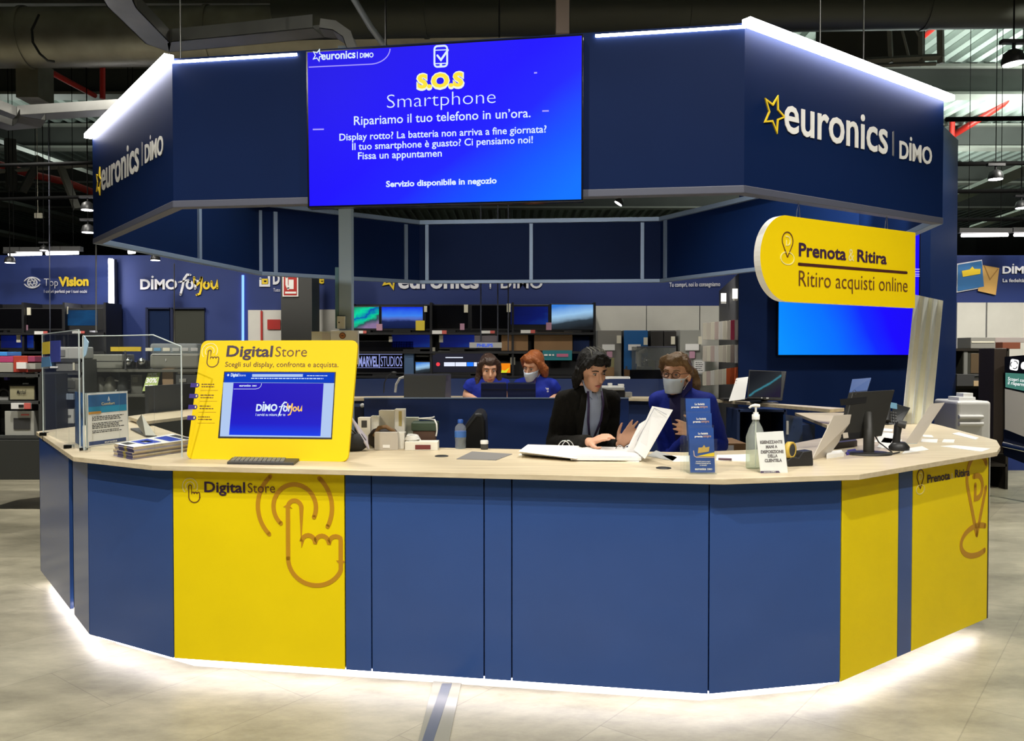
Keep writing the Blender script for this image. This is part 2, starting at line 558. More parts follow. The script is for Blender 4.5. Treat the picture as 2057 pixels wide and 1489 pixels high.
def onl(p, q, x):
    """point of the plan line p-q seen at picture column x"""
    F = wallfr(p, q); a, b = F.at(x, 744.5); r = F.w(a, 0); return (r.x, r.y)


B0, B1 = onl(A, C, 136), onl(A, C, 144)
E1, E2, E3, E4 = onl(D, G, 691.5), onl(D, G, 745), onl(D, G, 972), onl(D, G, 1028)
H1, H2 = onl(H, I, 1808), onl(H, I, 1836)
ZB, ZT = .09, 1.033


def inset(P, i, d):
    """offset of corner i of open polyline P to its inner (left-hand) side"""
    n1 = seg_n(V(P[max(i - 1, 0)]), V(P[max(i, 1)])) if i > 0 else seg_n(V(P[0]), V(P[1]))
    n2 = seg_n(V(P[i]), V(P[i + 1])) if i < len(P) - 1 else n1
    q = (n1 + n2).normalized(); k = 1 / max(q.dot(n1), .5)
    return (P[i][0] + q.x * d * k, P[i][1] + q.y * d * k)


LINE = [A, B0, B1, C, D, E1, E2, E3, E4, G, H, H1, H2, I]
NAMES = [
    ('navy', 'navy glossy counter panel at the far left end under the acrylic screens'),
    None,
    ('navy', 'narrow navy glossy counter panel turning the left corner, reflecting the pale floor'),
    ('navy', 'navy slanted counter panel between the left corner and the yellow touch icon panel'),
    ('yellow', 'yellow counter panel printed with a large ochre pointing finger icon'),
    ('navy', 'narrow navy filler panel against the right edge of the finger icon panel'),
    ('navy', 'navy counter panel of middling width in front of the office chair'),
    ('navy', 'narrow navy filler panel midway along the counter front'),
    ('navy', 'widest navy counter panel below the open ring binder'),
    ('navy', 'navy slanted counter panel below the hand sanitizer'),
    ('yellow', 'plain yellow counter panel below the turned monitor'),
    ('navy', 'narrow navy strip panel between the two right-hand yellow panels'),
    ('yellow', 'yellow counter panel with ochre map pin at the right end'),
]
UNITS = []
for i, nm in enumerate(NAMES):
    if nm is None:
        continue
    p, q = LINE[i], LINE[i + 1]
    d = (V(q) - V(p)).normalized() * .003
    mid = ((p[0] + q[0]) / 2, (p[1] + q[1]) / 2, 0)
    t = thing('counter_unit', nm[1], 'counter', mid)
    s0, s1 = inset(LINE, i, .02), inset(LINE, i + 1, .02)
    k0, k1 = inset(LINE, i, .40), inset(LINE, i + 1, .40)
    m = MB(); m.prism([(p[0] + d.x, p[1] + d.y), (q[0] - d.x, q[1] - d.y), (s1[0] - d.x, s1[1] - d.y), (s0[0] + d.x, s0[1] + d.y)], ZB, ZT - .004)
    pan = m.build('front_panel', NAVY if nm[0] == 'navy' else YEL, t, bevel=.0015)
    s0, s1 = inset(LINE, i, .022), inset(LINE, i + 1, .022)
    m = MB(); m.prism([s0, s1, k1, k0], ZB + .005, ZT - .03); m.build('carcass', BLACK if nm[0] == 'yellow' else NAVYF, t)
    if i == 12:
        m = MB(); e = V(q); n_ = (V(inset(LINE, 13, .45)) - e); u_ = (V(q) - V(p)).normalized() * .012
        m.prism([(e.x, e.y), (e.x + u_.x, e.y + u_.y), (e.x + u_.x + n_.x, e.y + u_.y + n_.y), (e.x + n_.x, e.y + n_.y)], ZB, ZT - .004)
        m.build('end_panel', mat('dark_bronze', (.04, .025, .01), .4), t)
    if i == 0:
        m = MB(); e = V(p); n_ = (V(inset(LINE, 0, .45)) - e); u_ = -(V(q) - V(p)).normalized() * .012
        m.prism([(e.x, e.y), (e.x + u_.x, e.y + u_.y), (e.x + u_.x + n_.x, e.y + u_.y + n_.y), (e.x + n_.x, e.y + n_.y)], ZB, ZT - .004)
        m.build('end_panel', NAVYF, t)
    UNITS.append((t, pan, wallfr(p, q)))
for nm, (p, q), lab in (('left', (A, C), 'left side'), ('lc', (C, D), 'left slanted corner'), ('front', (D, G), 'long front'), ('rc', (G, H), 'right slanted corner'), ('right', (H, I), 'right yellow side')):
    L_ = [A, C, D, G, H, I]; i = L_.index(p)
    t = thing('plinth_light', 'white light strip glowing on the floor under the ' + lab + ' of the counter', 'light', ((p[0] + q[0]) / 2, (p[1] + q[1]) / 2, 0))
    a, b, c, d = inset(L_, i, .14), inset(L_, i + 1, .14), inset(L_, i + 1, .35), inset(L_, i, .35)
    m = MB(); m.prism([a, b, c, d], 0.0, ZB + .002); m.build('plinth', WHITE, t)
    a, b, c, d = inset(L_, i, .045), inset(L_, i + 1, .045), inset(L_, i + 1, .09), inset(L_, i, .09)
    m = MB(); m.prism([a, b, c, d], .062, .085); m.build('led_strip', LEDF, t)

# worktop: one continuous pale oak slab
WZ0, WZ1 = 1.035, 1.06
OUT = [(-2.95, 8.1), (-3.14, 7.0), (-3.325, 5.73), (-2.315, 4.322), (-1.755, 3.99), (.915, 3.547), (1.562, 3.684), (2.69, 4.545), (2.86, 4.80), (3.05, 5.16), (3.26, 6.24), (3.42, 7.6)]
INN = [(2.62, 7.6), (2.40, 6.25), (2.05, 5.35), (1.42, 4.66), (.95, 4.52), (-.92, 4.83), (-1.55, 4.95), (-2.13, 5.37), (-2.95, 6.55), (-2.87, 7.3), (-2.6, 8.1)]
WT = thing('worktop', 'pale oak worktop running all round the service counter', 'worktop', (-.4, 4.2, WZ0))
m = MB(); m.prism(OUT + INN, WZ0, WZ1); m.build('slab', OAK, WT, bevel=.002)
for x, y in ((887, 917), (1333, 941)):
    c = pz(x, y, WZ1); m = MB(); m.lathe((c.x, c.y, WZ1 - .001), [(.036, 0), (.036, .004), (.030, .006), (.0, .006)], 24); m.build('cable_grommet', BLACK, WT)


# ================================================================== printed icons and logos
def hand(mb, F, a, b, R, w, ia, ih, amax=None, t=.002, arcs=True):
    """pointing finger with two touch arcs; (a,b) is the arc centre, R the outer radius"""
    if arcs:
        mb.ribbon(F, arc(a, b, R, 226, -28, 40), w, t, ia); mb.ribbon(F, arc(a, b, R * .573, 229, -25, 30), w, t, ia)
    f = .182 * R; y0 = b - .02 * R
    st = [(a - f, y0 - 1.30 * R)] + [(a - f, y0)] + arc(a, y0, f, 180, 0, 12) + [(a + f, y0 - .90 * R)]
    for k in range(3):
        c0 = a + f + (.367 * k) * R
        st += arc(c0 + .183 * R, y0 - .88 * R, .183 * R, 172, 8, 8, .19 * R)
    rt = a + f + 1.10 * R
    st += [(rt, y0 - .95 * R), (rt, y0 - 1.30 * R)] + arc((a - f + rt) / 2, y0 - 1.30 * R, (rt - a + f) / 2, 0, -180, 26, .66 * R)
    if amax is not None:
        st = [(min(p[0], amax - w / 2), p[1]) for p in st]
    mb.ribbon(F, st, w, t, ih)


def pin(mb, F, a, b, r, ht, w, io, id_, ie, amax=None, t=.002, fill=None):
    """map pin: centre of head (a,b), head radius r, tip ht below, D inside, ring on the ground"""
    clip = lambda P: [p for p in P if amax is None or p[0] < amax]
    hd = arc(a, b, r, -20, 200, 30, r * 1.0)
    outl = [(a, b - ht)] + hd + [(a, b - ht)]
    if amax is None:
        mb.ribbon(F, outl, w, t, io)
        mb.ribbon(F, arc(a, b - ht - .05 * ht, r * 1.25, 100, 440, 30, r * .72), w * .9, t, ie)
    else:
        right = [p for p in outl[1:-1] if p[0] < amax - w / 2]
        mb.ribbon(F, right + [(a, b - ht)], w, t, io)
        lo = [p for p in ((a + (hd[0][0] - a) * k / 10, b - ht + (hd[0][1] - b + ht) * k / 10) for k in range(11)) if p[0] < amax - w / 2]
        mb.ribbon(F, lo, w, t, io)
        mb.ribbon(F, [p for p in arc(a, b - ht - .25 * r, r * 1.48, 50, 330, 40, r * .65) if p[0] < amax - w / 2], w, t, ie)
    if amax is not None:
        b -= .45 * r
    mb.ribbon(F, [(a - r * .35, b + r * .5), (a, b + r * .5)] + arc(a, b, r * .5, 88, -88, 10) + [(a - r * .2, b - r * .5), (a - r * .2, b + r * .1)], w * 1.0, t, id_)


def star(mb, F, a, b, r, w, mi, t):
    P = []
    for k in range(10):
        q = r if k % 2 == 0 else r * .45; an = math.radians(70 + 36 * k); P.append((a + q * .9 * math.cos(an), b + q * math.sin(an)))
    mb.ribbon(F, P, w, t, mi, closed=True)


def dimo(mb, F, pl, pr, hp, mi, off=.02, t=.002, thick=0):
    a0, b0 = F.at(*pl); a1, b1 = F.at(*pr); h = F.at(hp[0], hp[1])[1] - F.at(hp[0], hp[2])[1]
    mb.text(F, 'DIMO', a0, b0, a1, h, off=off, t=t, mi=mi, slope=(b1 - b0) / (a1 - a0), wall=thick)
    k = .335; mb.disc(F, (a0 + (a1 - a0) * k, b0 + (b1 - b0) * k + h * 1.22), h * .12, t, mi)


def logo(mb, F, e0, s1, hp, d0, d1, hd, bar, istar, iw, t=.003, off=.013, ibar=None):
    a0, b0 = F.at(*e0); a1, b1 = F.at(*s1); h = F.at(hp[0], hp[1])[1] - F.at(hp[0], hp[2])[1]
    mb.text(F, 'euronics', a0, b0, a1, h, off=off, t=t, mi=iw, slope=(b1 - b0) / (a1 - a0), wall=.003)
    star(mb, F, a0 - .085 * (a1 - a0), b0 + .40 * h, .50 * h, .048 * h, istar, t)
    dimo(mb, F, d0, d1, hd, iw, t=t, thick=.003)
    p, q = F.at(bar[0], bar[1]), F.at(bar[0], bar[2]); mb.ribbon(F, [p, q], .05 * h, t, iw if ibar is None else ibar)


# yellow touch panel print
t, pan, F = UNITS[3]; Fp = F
m = MB(); a, b = F.at(592, 1018.5); R = F.at(667, 1018.5)[0] - a
aw = F.at(596, 1018.5)[0] - F.at(587.7, 1018.5)[0]
top = F.at(592, 954)[1]
m.ribbon(F, [p for p in arc(a, b, R, 226, -28, 60) if p[1] < top - aw / 2][:60], aw, .002, 0) if False else None
full = arc(a, b, R, 226, -28, 80)
cut = [i for i, p in enumerate(full) if p[1] > ZT - .012 - aw / 2]
if cut:
    m.ribbon(F, full[:cut[0]], aw, .002, 0); m.ribbon(F, full[cut[-1] + 1:], aw, .002, 0)
else:
    m.ribbon(F, full, aw, .002, 0)
m.ribbon(F, arc(a, b, R * .573, 229, -25, 40), aw, .002, 0)
hand(m, F, a, b, R, aw, 0, 0, F.at(691, 1018)[0] - .006, arcs=False)
m.build('touch_icon', OCH, pan)
m = MB()
m.tpx(F, 'Digital', (411, 988), (493, 989.5), 967.5, off=.022, t=.0028, mi=0); m.tpx(F, 'Store', (498, 989.5), (553, 989.8), 970.5, off=0, t=.0028, mi=1)
a, b = F.at(382, 977); R = F.at(397, 977)[0] - a; hand(m, F, a, b, R, R * .10, 2, 1, t=.0026)
m.build('lettering', [PURP, BROWNP, PALEY], pan)
# map pin panel print
t, pan, F = UNITS[-1]
m = MB()
m.tpx(F, 'Prenota', (1862, 970.5), (1907.5, 962.5), 954, off=.022, t=.0028, mi=0); m.tpx(F, 'Ritira', (1917.5, 959.5), (1947, 955.5), 944, off=.022, t=.0028, mi=0)
m.tpx(F, '&', (1909, 962), (1914.5, 961), 951, t=.0024, mi=2)
a, b = F.at(1848.5, 957); r = F.at(1855, 957)[0] - a; pin(m, F, a, b, r, b - F.at(1848.5, 982)[1], r * .15, 1, 2, 2, t=.0024)
m.build('lettering', [PURP, BROWNP, PALEY], pan)
m = MB(); a, b = F.at(1963, 958); r = a - F.at(1942, 958)[0]; pin(m, F, a, b, r, b - F.at(1963, 1074)[1], r * .24, 0, 0, 0, amax=F.at(1983, 958)[0], t=.002)
m.build('map_pin_icon', OCH, pan)

# ================================================================== CANOPY
K = [(-2.752, 5.416), (-1.656, 4.032), (1.016, 3.612), (2.411, 4.616), (2.66, 6.25), (1.50, 8.25), (-.95, 8.40), (-2.31, 7.5)]
KB = [px(186, 490, 5.416).z, px(349, 417.5, 4.032).z, px(1494.5, 388, 3.612).z, px(1896, 450, 4.616).z, 2.32, 2.318, 2.318, 2.318]
KT = [px(187, 272, 5.416).z, px(345, 118, 4.032).z, px(1496, 46, 3.612).z, px(1893, 196, 4.616).z, 3.0, 2.97, 2.96, 2.99]
CAN = thing('canopy', 'navy octagonal fascia canopy hung over the counter, lit along its top edges', 'canopy', (0, 6, 2.32))


def kin(i, d):
    p, c, n = V(K[i - 1]), V(K[i]), V(K[(i + 1) % 8])
    n1, n2 = seg_n(p, c), seg_n(c, n); q = (n1 + n2).normalized(); k = 1 / q.dot(n1)
    return (c.x + q.x * d * k, c.y + q.y * d * k)


CPAN = {}
for i in range(8):
    j = (i + 1) % 8; a, b = kin(i, 0), kin(j, 0); c, d = kin(j, .03), kin(i, .03)
    m = MB(); m.hexa([(*a, KB[i] + .035), (*b, KB[j] + .035), (*c, KB[j] + .035), (*d, KB[i] + .035), (*a, KT[i]), (*b, KT[j]), (*c, KT[j]), (*d, KT[i])])
    CPAN[i] = m.build('fascia_panel', NAVYD, CAN)
    a, b, c, d = kin(i, -.004), kin(j, -.004), kin(j, .05), kin(i, .05)
    m = MB(); m.hexa([(*a, KB[i]), (*b, KB[j]), (*c, KB[j]), (*d, KB[i]), (*a, KB[i] + .034), (*b, KB[j] + .034), (*c, KB[j] + .034), (*d, KB[i] + .034)])
    m.build('bottom_rail', ALU if i in (3, 4, 5, 6, 7) else ALUW, CAN, bevel=.003)
    a, b, c, d = kin(i, .031), kin(j, .031), kin(j, .07), kin(i, .07)
    m = MB(); m.hexa([(*a, KT[i] - .045), (*b, KT[j] - .045), (*c, KT[j] - .045), (*d, KT[i] - .045), (*a, KT[i] - .005), (*b, KT[j] - .005), (*c, KT[j] - .005), (*d, KT[i] - .005)])
    m.build('top_rail', ALU, CAN)
for i, xs in ((7, (400,)), (6, (522, 553, 815)), (5, (830, 858, 1067, 1290)), (4, (1316, 1337))):
    p, q = kin(i, .034), kin((i + 1) % 8, .034); F = wallfr(q, p) if False else wallfr(p, q)
    for x in xs:
        F2 = Fr((p[0], p[1], 0), (q[0] - p[0], q[1] - p[1], 0), (0, 0, 1)); a, b = F2.at(x, 500); c = F2.w(a, 0)
        m = MB(); m.box((c.x, c.y, (KB[i] + KT[i]) / 2 - .01), (.035, .03, KT[i] - KB[i] - .09), rz=math.atan2(F2.u.y, F2.u.x)); m.build('mullion', ALU, CAN)


def ledbar(i, x0, x1, t0, t1, name):
    p, q = K[i], K[(i + 1) % 8]; F = wallfr(p, q); L_ = (V(q) - V(p)).length
    a0 = F.at(x0, 300)[0] if x0 else -.02
    a1 = F.at(x1, 300)[0] if x1 else L_ + .03
    z = lambda a: KT[i] + (KT[(i + 1) % 8] - KT[i]) * a / L_
    m = MB(); m.hexa([F.w(a, z(a) + dz, t) for dz in (t0[0], t0[1]) for a, t in ((a0, t1[0]), (a0, t1[1]), (a1, t1[1]), (a1, t1[0]))])
    # underside glows, top and back are the aluminium housing
    m.m = [0, 1, 0, 0, 0, 0]
    m.build(name, [LED, ALU], CAN)


ledbar(0, None, None, (-.020, .008), (.002, .045), 'led_strip')
ledbar(2, None, None, (-.020, .008), (.002, .045), 'led_strip')
ledbar(1, 347, 598, (-.024, -.013), (.002, .009), 'led_strip')
ledbar(1, 1196, 1496, (-.024, -.013), (.002, .009), 'led_strip')
for x, y, Y in ((362, 0, 4.2), (1648, 0, 4.1), (1735, 60, 4.4)):
    p = px(x, y, Y); m = MB(); m.tube([(p.x, p.y, 3.0), (p.x, p.y, 5.9)], .004, 6); m.build('suspension_wire', STEEL, CAN)

F = wallfr(K[2], K[3]); m = MB()
logo(m, F, (1573.8, 263.8), (1781.3, 309.6), (1725.5, 228.7, 297.3), (1805.2, 318), (1870, 330.8), (1806, 282.4, 318), (1793, 265, 313), 1, 0, t=.006, ibar=2)
m.build('logo_lettering', [WHITEP, OCHRE_L, mat('dim_grey', (.15, .15, .15), .5)], CPAN[2])
F = wallfr(K[0], K[1]); m = MB()
logo(m, F, (205.3, 383.1), (280.8, 341.2), (256.8, 290.9, 352.4), (293.1, 327.8), (329.5, 308.8), (294, 290.9, 327.8), (286.6, 286, 333), 1, 0, t=.006, ibar=2)
m.build('logo_lettering', [WHITEP, OCHRE_L, MATS['dim_grey']], CPAN[0])

# ------------------------------------------------------------------ video display on the canopy front
F0 = wallfr(K[1], K[2]).off(.05); F = F0
TV = thing('video_display', 'large blue advertising display mounted on the canopy front', 'display', F.w(*F.at(895, 410), -.03))
pts = [F.at(614, 103), F.at(1172, 68), F.at(1171, 404), F.at(618, 418.5)]
m = MB(); m.prism(pts, -.048, 0, F=F); m.build('bezel', BLACKG, TV, bevel=.002)
pts = [F.at(618, 106), F.at(1168.5, 72), F.at(1167.5, 400.5), F.at(622, 414)]
SCB = screen('display_blue', [(0, (.008, 0, .80)), (.45, (.008, 0, 1.0)), (.62, (.008, .012, 1.0)), (.8, (.001, .085, 1)), (1, (0, .17, 1))], (.62, 0, -.5), .42, 1.0, .10, 1.6)
m = MB(); m.prism(pts, 0, .002, F=F); SCRN = m.build('screen', SCB, TV)
GW = glow('screen_white', (.75, .88, 1), 1.0); GY = glow('screen_yellow', (1, .80, .06), 1.0); GC = glow('screen_halo', (.9, .95, .75), 1.0); GL = glow('screen_lilac', (.42, .36, 1), 1.0)
m = MB(); t = .004
for body, pl, pr, top, off in (
        ('Ripariamo il tuo telefono in un\u2019ora.', (711.6, 251.8), (1066, 235.8), 234, .008),
        ('Display rotto? La batteria non arriva a fine giornata?', (682.4, 283), (1098, 266.5), 269, .012),
        ('Il tuo smartphone \u00e8 guasto? Ci pensiamo noi!', (708, 301.8), (1070.6, 287.5), 288, .012),
        ('Fissa un appuntamen', (719.8, 320.6), (887.9, 314.8), 306.5, .012),
        ('Servizio disponibile in negozio', (776, 376), (998, 368.5), 364, .03),
        ('Smartphone', (778, 217.8), (995.8, 207.6), 191, -.015)):
    m.tpx(F, body, pl, pr, top, off=off, t=t, mi=0)
a0, b0 = F.at(839, 177); a1, b1 = F.at(931, 173.5); h = F.at(839, 150)[1] - b0
m.text(F, 'S.O.S', a0 - .006, b0 - .006, a1 + .006, h + .012, off=.085, t=t - .001, mi=2, slope=.0)
m.text(F, 'S.O.S', a0, b0, a1, h, off=.05, t=t, mi=1, slope=.0)
a0, b0 = F.at(646, 120.8); a1, b1 = F.at(714.7, 117.4)
m.text(F, 'euronics', a0, b0, a1, F.at(696, 103.5)[1] - F.at(696, 118.4)[1], off=.025, t=t, mi=0)
star(m, F, a0 - .018, b0 + .022, .028, .004, 0, t)
m.tpx(F, 'DIMO', (723.5, 116.6), (750.8, 115.6), 107, off=.03, t=t)
m.ribbon(F, [F.at(718.3, 104.5), F.at(718.4, 118)], .003, t, 0)
m.ribbon(F, [F.at(621, 135.4), F.at(740, 129.7)] + [F.at(742 + 42 * math.sin(math.radians(k)), 97.5 + 32 * math.cos(math.radians(k))) for k in range(8, 91, 8)], .004, t, 3)
p0, p1 = F.at(873, 135), F.at(898.5, 92); m.ribbon(F, rrect(p0[0], p0[1], p1[0], p1[1], .014), .008, t, 0, closed=True)
for y in (100.5, 127.5):
    m.ribbon(F, [F.at(873, y + 1), F.at(898, y)], .004, t, 0)
m.ribbon(F, [F.at(879, 112), F.at(886, 121), F.at(900, 101)], .009, t, 0)
m.disc(F, F.at(886, 131.2), .006, t, 0)
for x, y, l in ((1076, 147, 6), (1096, 223.5, 13), (640, 260.5, 22)):
    m.ribbon(F, [F.at(x - l / 2, y), F.at(x + l / 2, y - .4)], .006, t, 3)
m.build('screen_lettering', [GW, GY, GC, GL], SCRN)

# ------------------------------------------------------------------ hanging yellow sign
Fk = wallfr(K[2], K[3]).off(-.02)
al = Fk.at(1527, 521)[0]; pts_t = [Fk.at(1600, 436), Fk.at(1839, 467.5)]; pts_b = [Fk.at(1838, 619), Fk.at(1600, 607)]
bt, bb = Fk.at(1600, 436)[1], Fk.at(1600, 607)[1]; R = (bt - bb) / 2
SG = thing('hanging_sign', 'yellow hanging sign with rounded left end and a map pin, below the canopy', 'sign', Fk.w(Fk.at(1690, 520)[0], bb))
poly = pts_t[::-1] + arc(al + R, (bt + bb) / 2, R, 90, 270, 28) + pts_b[::-1]
m = MB(); m.prism(poly, -.035, 0, F=Fk); m.m = [0, 1] + [2] * (len(m.f) - 2)
m.build('board', [YELB, YELB, WHITEP], SG)
m = MB(); t = .002
m.tpx(Fk, 'Prenota', (1604, 513.9), (1699, 522.5), 487.4, off=.024, t=t, mi=0)
m.tpx(Fk, 'Ritira', (1721.4, 525), (1780.6, 530.7), 501, off=.024, t=t, mi=0)
m.tpx(Fk, '&', (1703.6, 524), (1715, 525), 500, t=t, mi=2)
m.tpx(Fk, 'Ritiro acquisti online', (1604, 575), (1822.4, 587), 543.5, off=-.005, t=t, mi=1)
m.ribbon(Fk, [Fk.at(1604, 530.7), Fk.at(1821, 548)], .014, t, 3)
m.build('lettering', [PURP, BROWNP, PALEY, mat('maroon_print', (.06, .012, .01), .5)], SG)
m = MB(); a, b = Fk.at(1581.8, 484); r = Fk.at(1592.5, 484)[0] - a
pin(m, Fk, a, b, r, b - Fk.at(1582, 517.4)[1], r * .13, 0, 1, 1, t=.002); m.build('map_pin_icon', [BROWNP, PALEY], SG)
for x, yb, y0 in ((1608, 436.5, 409), (1785, 461, 434)):
    a, b = Fk.at(x, y0); a2, b2 = Fk.at(x, yb)
    m = MB(); m.tube([Fk.w(a - .014, b2 - .004, -.012), Fk.w(a - .012, b2 + .02, -.012), Fk.w(a, b + .012, -.01), Fk.w(a + .012, b2 + .02, -.012), Fk.w(a + .014, b2 - .004, -.012)], .0018, 5)
    m.build('hanging_cable', STEEL, SG)
# ================================================================== HELPERS FOR GOODS AND SIGNS
def fb(mb, x0, y0, x1, y1, Y, d=.1, mi=0):
    """upright box whose front, at distance Y, fills the picture rectangle"""
    p, q = px(x0, y1, Y), px(x1, y0, Y)
    return mb.hexa([(p.x, Y, p.z), (q.x, Y, p.z), (q.x, Y + d, p.z), (p.x, Y + d, p.z), (p.x, Y, q.z), (q.x, Y, q.z), (q.x, Y + d, q.z), (p.x, Y + d, q.z)], mi)


def base(x0, x1, yb, Y, d=0):
    p = px((x0 + x1) / 2, yb, Y); return (p.x, Y + d / 2, p.z)


def quad(mb, P, th, mi=0, mside=None):
    """slab: corners BL, BR, TR, TL of its face, thickened away from the face"""
    P = [V(p) for p in P]; n = (P[1] - P[0]).cross(P[3] - P[0]).normalized() * -th
    k = len(mb.f); mb.hexa([P[0] + n, P[1] + n, P[2] + n, P[3] + n] + P, mi)
    if mside is not None:
        for i in range(k, k + 6):
            if i != k + 1:
                mb.m[i] = mside
    return mb


def quadfr(P):
    P = [V(p) for p in P]; return Fr(P[0], P[1] - P[0], (P[3] - P[0]) - (P[1] - P[0]).normalized() * (P[3] - P[0]).dot((P[1] - P[0]).normalized()))


def solid(name, label, cat, x0, y0, x1, y1, Y, d, m_, group=None, bevel=.004):
    mb = MB(); fb(mb, x0, y0, x1, y1, Y, d); o = mb.build(name, m_, bevel=bevel); return tag(o, label, cat, group)


def lines(mb, F, x0, x1, ys, h=.006, t=.001, mi=0, ragged=.25):
    """rows of small print, seen too small to read"""
    rnd = random.Random(int(x0 * 7 + ys[0]))
    for y in ys:
        a0, b0 = F.at(x0, y); a1, b1 = F.at(x1, y); L = (a1 - a0) * (1 - ragged * rnd.random()); a = a0
        while a < a0 + L:
            wd = h * (1 + 3.2 * rnd.random()); e = min(a + wd, a0 + L)
            mb.add([F.w(a, b0, t), F.w(e, b0, t), F.w(e, b0 + h, t), F.w(a, b0 + h, t)], [(0, 1, 2, 3)], mi); a = e + h * .7


# ================================================================== BACK WALL OF THE STORE
F = FRONTAL(WY - .03)
D_, Wm = WY - .03, WHITEB


def wallsign(name, label, fn, mats, x, y):
    p = px(x, y, WY); mb = MB(); fn(mb, FRONTAL(WY)); o = mb.build(name, mats); o['label'] = label; o['category'] = 'sign'; return o


def s_top(m, F):
    t = .02
    m.tpx(F, 'Top', (90, 574.5), (118, 575), 560, off=-.01, t=t, mi=0); m.tpx(F, 'Vision', (119, 575), (179.5, 573.5), 556.5, off=.045, t=t, mi=1)
    m.tpx(F, 'I colori perfetti per i tuoi occhi', (90, 588.5), (176, 588.5), 582.5, off=.01, t=t, mi=0)
    a, b = F.at(66, 568); R = F.at(75, 568)[0] - a
    m.ribbon(F, arc(a, b, R, 0, 360, 24)[:-1], R * .18, t, 0, closed=True); m.ribbon(F, arc(a, b, R * .45, 0, 360, 6)[:-1], R * .15, t, 0, closed=True)
    for k in range(6):
        q = math.radians(60 * k); m.ribbon(F, [(a + R * .45 * math.cos(q), b + R * .45 * math.sin(q)), (a + R * math.cos(q + .9), b + R * math.sin(q + .9))], R * .14, t, 0)
    m.ribbon(F, arc(a, b - R * .9, R * 2.1, 145, 35, 20), R * .2, t, 0); m.ribbon(F, arc(a, b + R * .9, R * 2.1, 215, 325, 20), R * .2, t, 0)


wallsign('wall_sign', 'white and yellow wall sign with an eye icon at the far left', s_top, [WHITEB, OCHRE_L], 110, 570)


def script(m, F, a, b, s, t, mi, word):
    """brush script lettering drawn as strokes; s = height of a small letter"""
    W = .27 * s
    if word == 'for':
        m.ribbon(F, [(a + .1 * s, b - .75 * s), (a + .35 * s, b + .2 * s), (a + .55 * s, b + 1.2 * s), (a + .95 * s, b + 1.75 * s), (a + 1.35 * s, b + 1.7 * s)], W, t, mi)
        m.ribbon(F, [(a - .1 * s, b + .8 * s), (a + .6 * s, b + .95 * s), (a + 1.1 * s, b + 1.1 * s)], W * .7, t, mi)
        m.ribbon(F, arc(a + 1.25 * s, b + .45 * s, .36 * s, 80, 440, 14, .45 * s), W, t, mi)
        m.ribbon(F, [(a + 1.95 * s, b), (a + 2.0 * s, b + 1.0 * s)], W, t, mi); m.ribbon(F, [(a + 2.0 * s, b + .6 * s), (a + 2.2 * s, b + .95 * s), (a + 2.5 * s, b + .95 * s)], W * .8, t, mi)
    else:
        m.ribbon(F, [(a, b + 1.5 * s), (a + .05 * s, b + .8 * s), (a + .4 * s, b + .5 * s), (a + .8 * s, b + .9 * s), (a + .98 * s, b + 1.5 * s)], W, t, mi)
        m.ribbon(F, [(a + 1.0 * s, b + 1.5 * s), (a + .95 * s, b), (a + .75 * s, b - .7 * s), (a + .35 * s, b - .85 * s)], W, t, mi)
        m.ribbon(F, arc(a + 1.65 * s, b + .42 * s, .34 * s, 80, 440, 14, .42 * s), W, t, mi)
        m.ribbon(F, [(a + 2.35 * s, b + .95 * s), (a + 2.35 * s, b + .3 * s), (a + 2.6 * s, b + .02 * s), (a + 2.95 * s, b + .25 * s), (a + 3.1 * s, b + .95 * s), (a + 3.12 * s, b + .05 * s)], W, t, mi)


def s_for(m, F):
    t = .02; dimo(m, F, (283, 581), (357, 581), (284, 561, 581), 0, off=.035, t=t)
    a, b = F.at(362, 580); s = F.at(362, 564)[1] - b; script(m, F, a, b, s, t, 0, 'for')
    a, b = F.at(391, 580); script(m, F, a, b, s * .93, t, 1, 'You')


wallsign('wall_sign', 'white and yellow brush script wall sign beside the tall white light tube', s_for, [WHITEB, OCHRE_L], 355, 572)


def s_ds(m, F):
    t = .02; m.tpx(F, 'D', (549, 570.5), (563, 570.5), 549, off=.05, t=t, mi=0); m.tpx(F, 'ore', (617, 569.5), (652, 569.5), 556, off=.03, t=t, mi=1)
    m.tpx(F, 'Tutto', (550, 586), (563.5, 586), 579.5, t=t, mi=0); m.tpx(F, 'al', (627, 586), (633, 586), 579.5, t=t, mi=0)
    m.ribbon(F, [F.at(524, 560), F.at(524, 574), F.at(541, 574), F.at(541, 552)], .03, t, 0); m.ribbon(F, [F.at(529, 562), F.at(538, 562), F.at(538, 569), F.at(529, 569)], .025, t, 1, closed=True)


wallsign('wall_sign', 'sign with a white and yellow square icon half hidden behind the dark column', s_ds, [WHITEB, OCHRE_L], 590, 560)


def s_eu(m, F):
    t = .02; a0, b0 = F.at(800, 579); a1, _ = F.at(962, 579); h = F.at(800, 549)[1] - b0
    m.text(F, 'euronics', a0, b0, a1, h, off=.028, t=t, mi=0); star(m, F, a0 - .09 * (a1 - a0), b0 + .12, .13, .025, 1, t)
    dimo(m, F, (1006, 579), (1090, 579), (1006, 556, 579), 0, t=t); m.ribbon(F, [F.at(985, 545), F.at(985, 579)], .02, t, 0)


wallsign('wall_sign', 'white wall lettering whose tops hide behind the rear canopy rail', s_eu, [WHITEB, OCHRE_L], 930, 570)
wallsign('wall_sign', 'small white slogan on the wall to the left of the blue pillar', lambda m, F: m.tpx(F, 'Tu compri, noi lo consegniamo', (1344, 576.5), (1446, 575), 568, off=.012, t=.02), [WHITEB], 1395, 572)


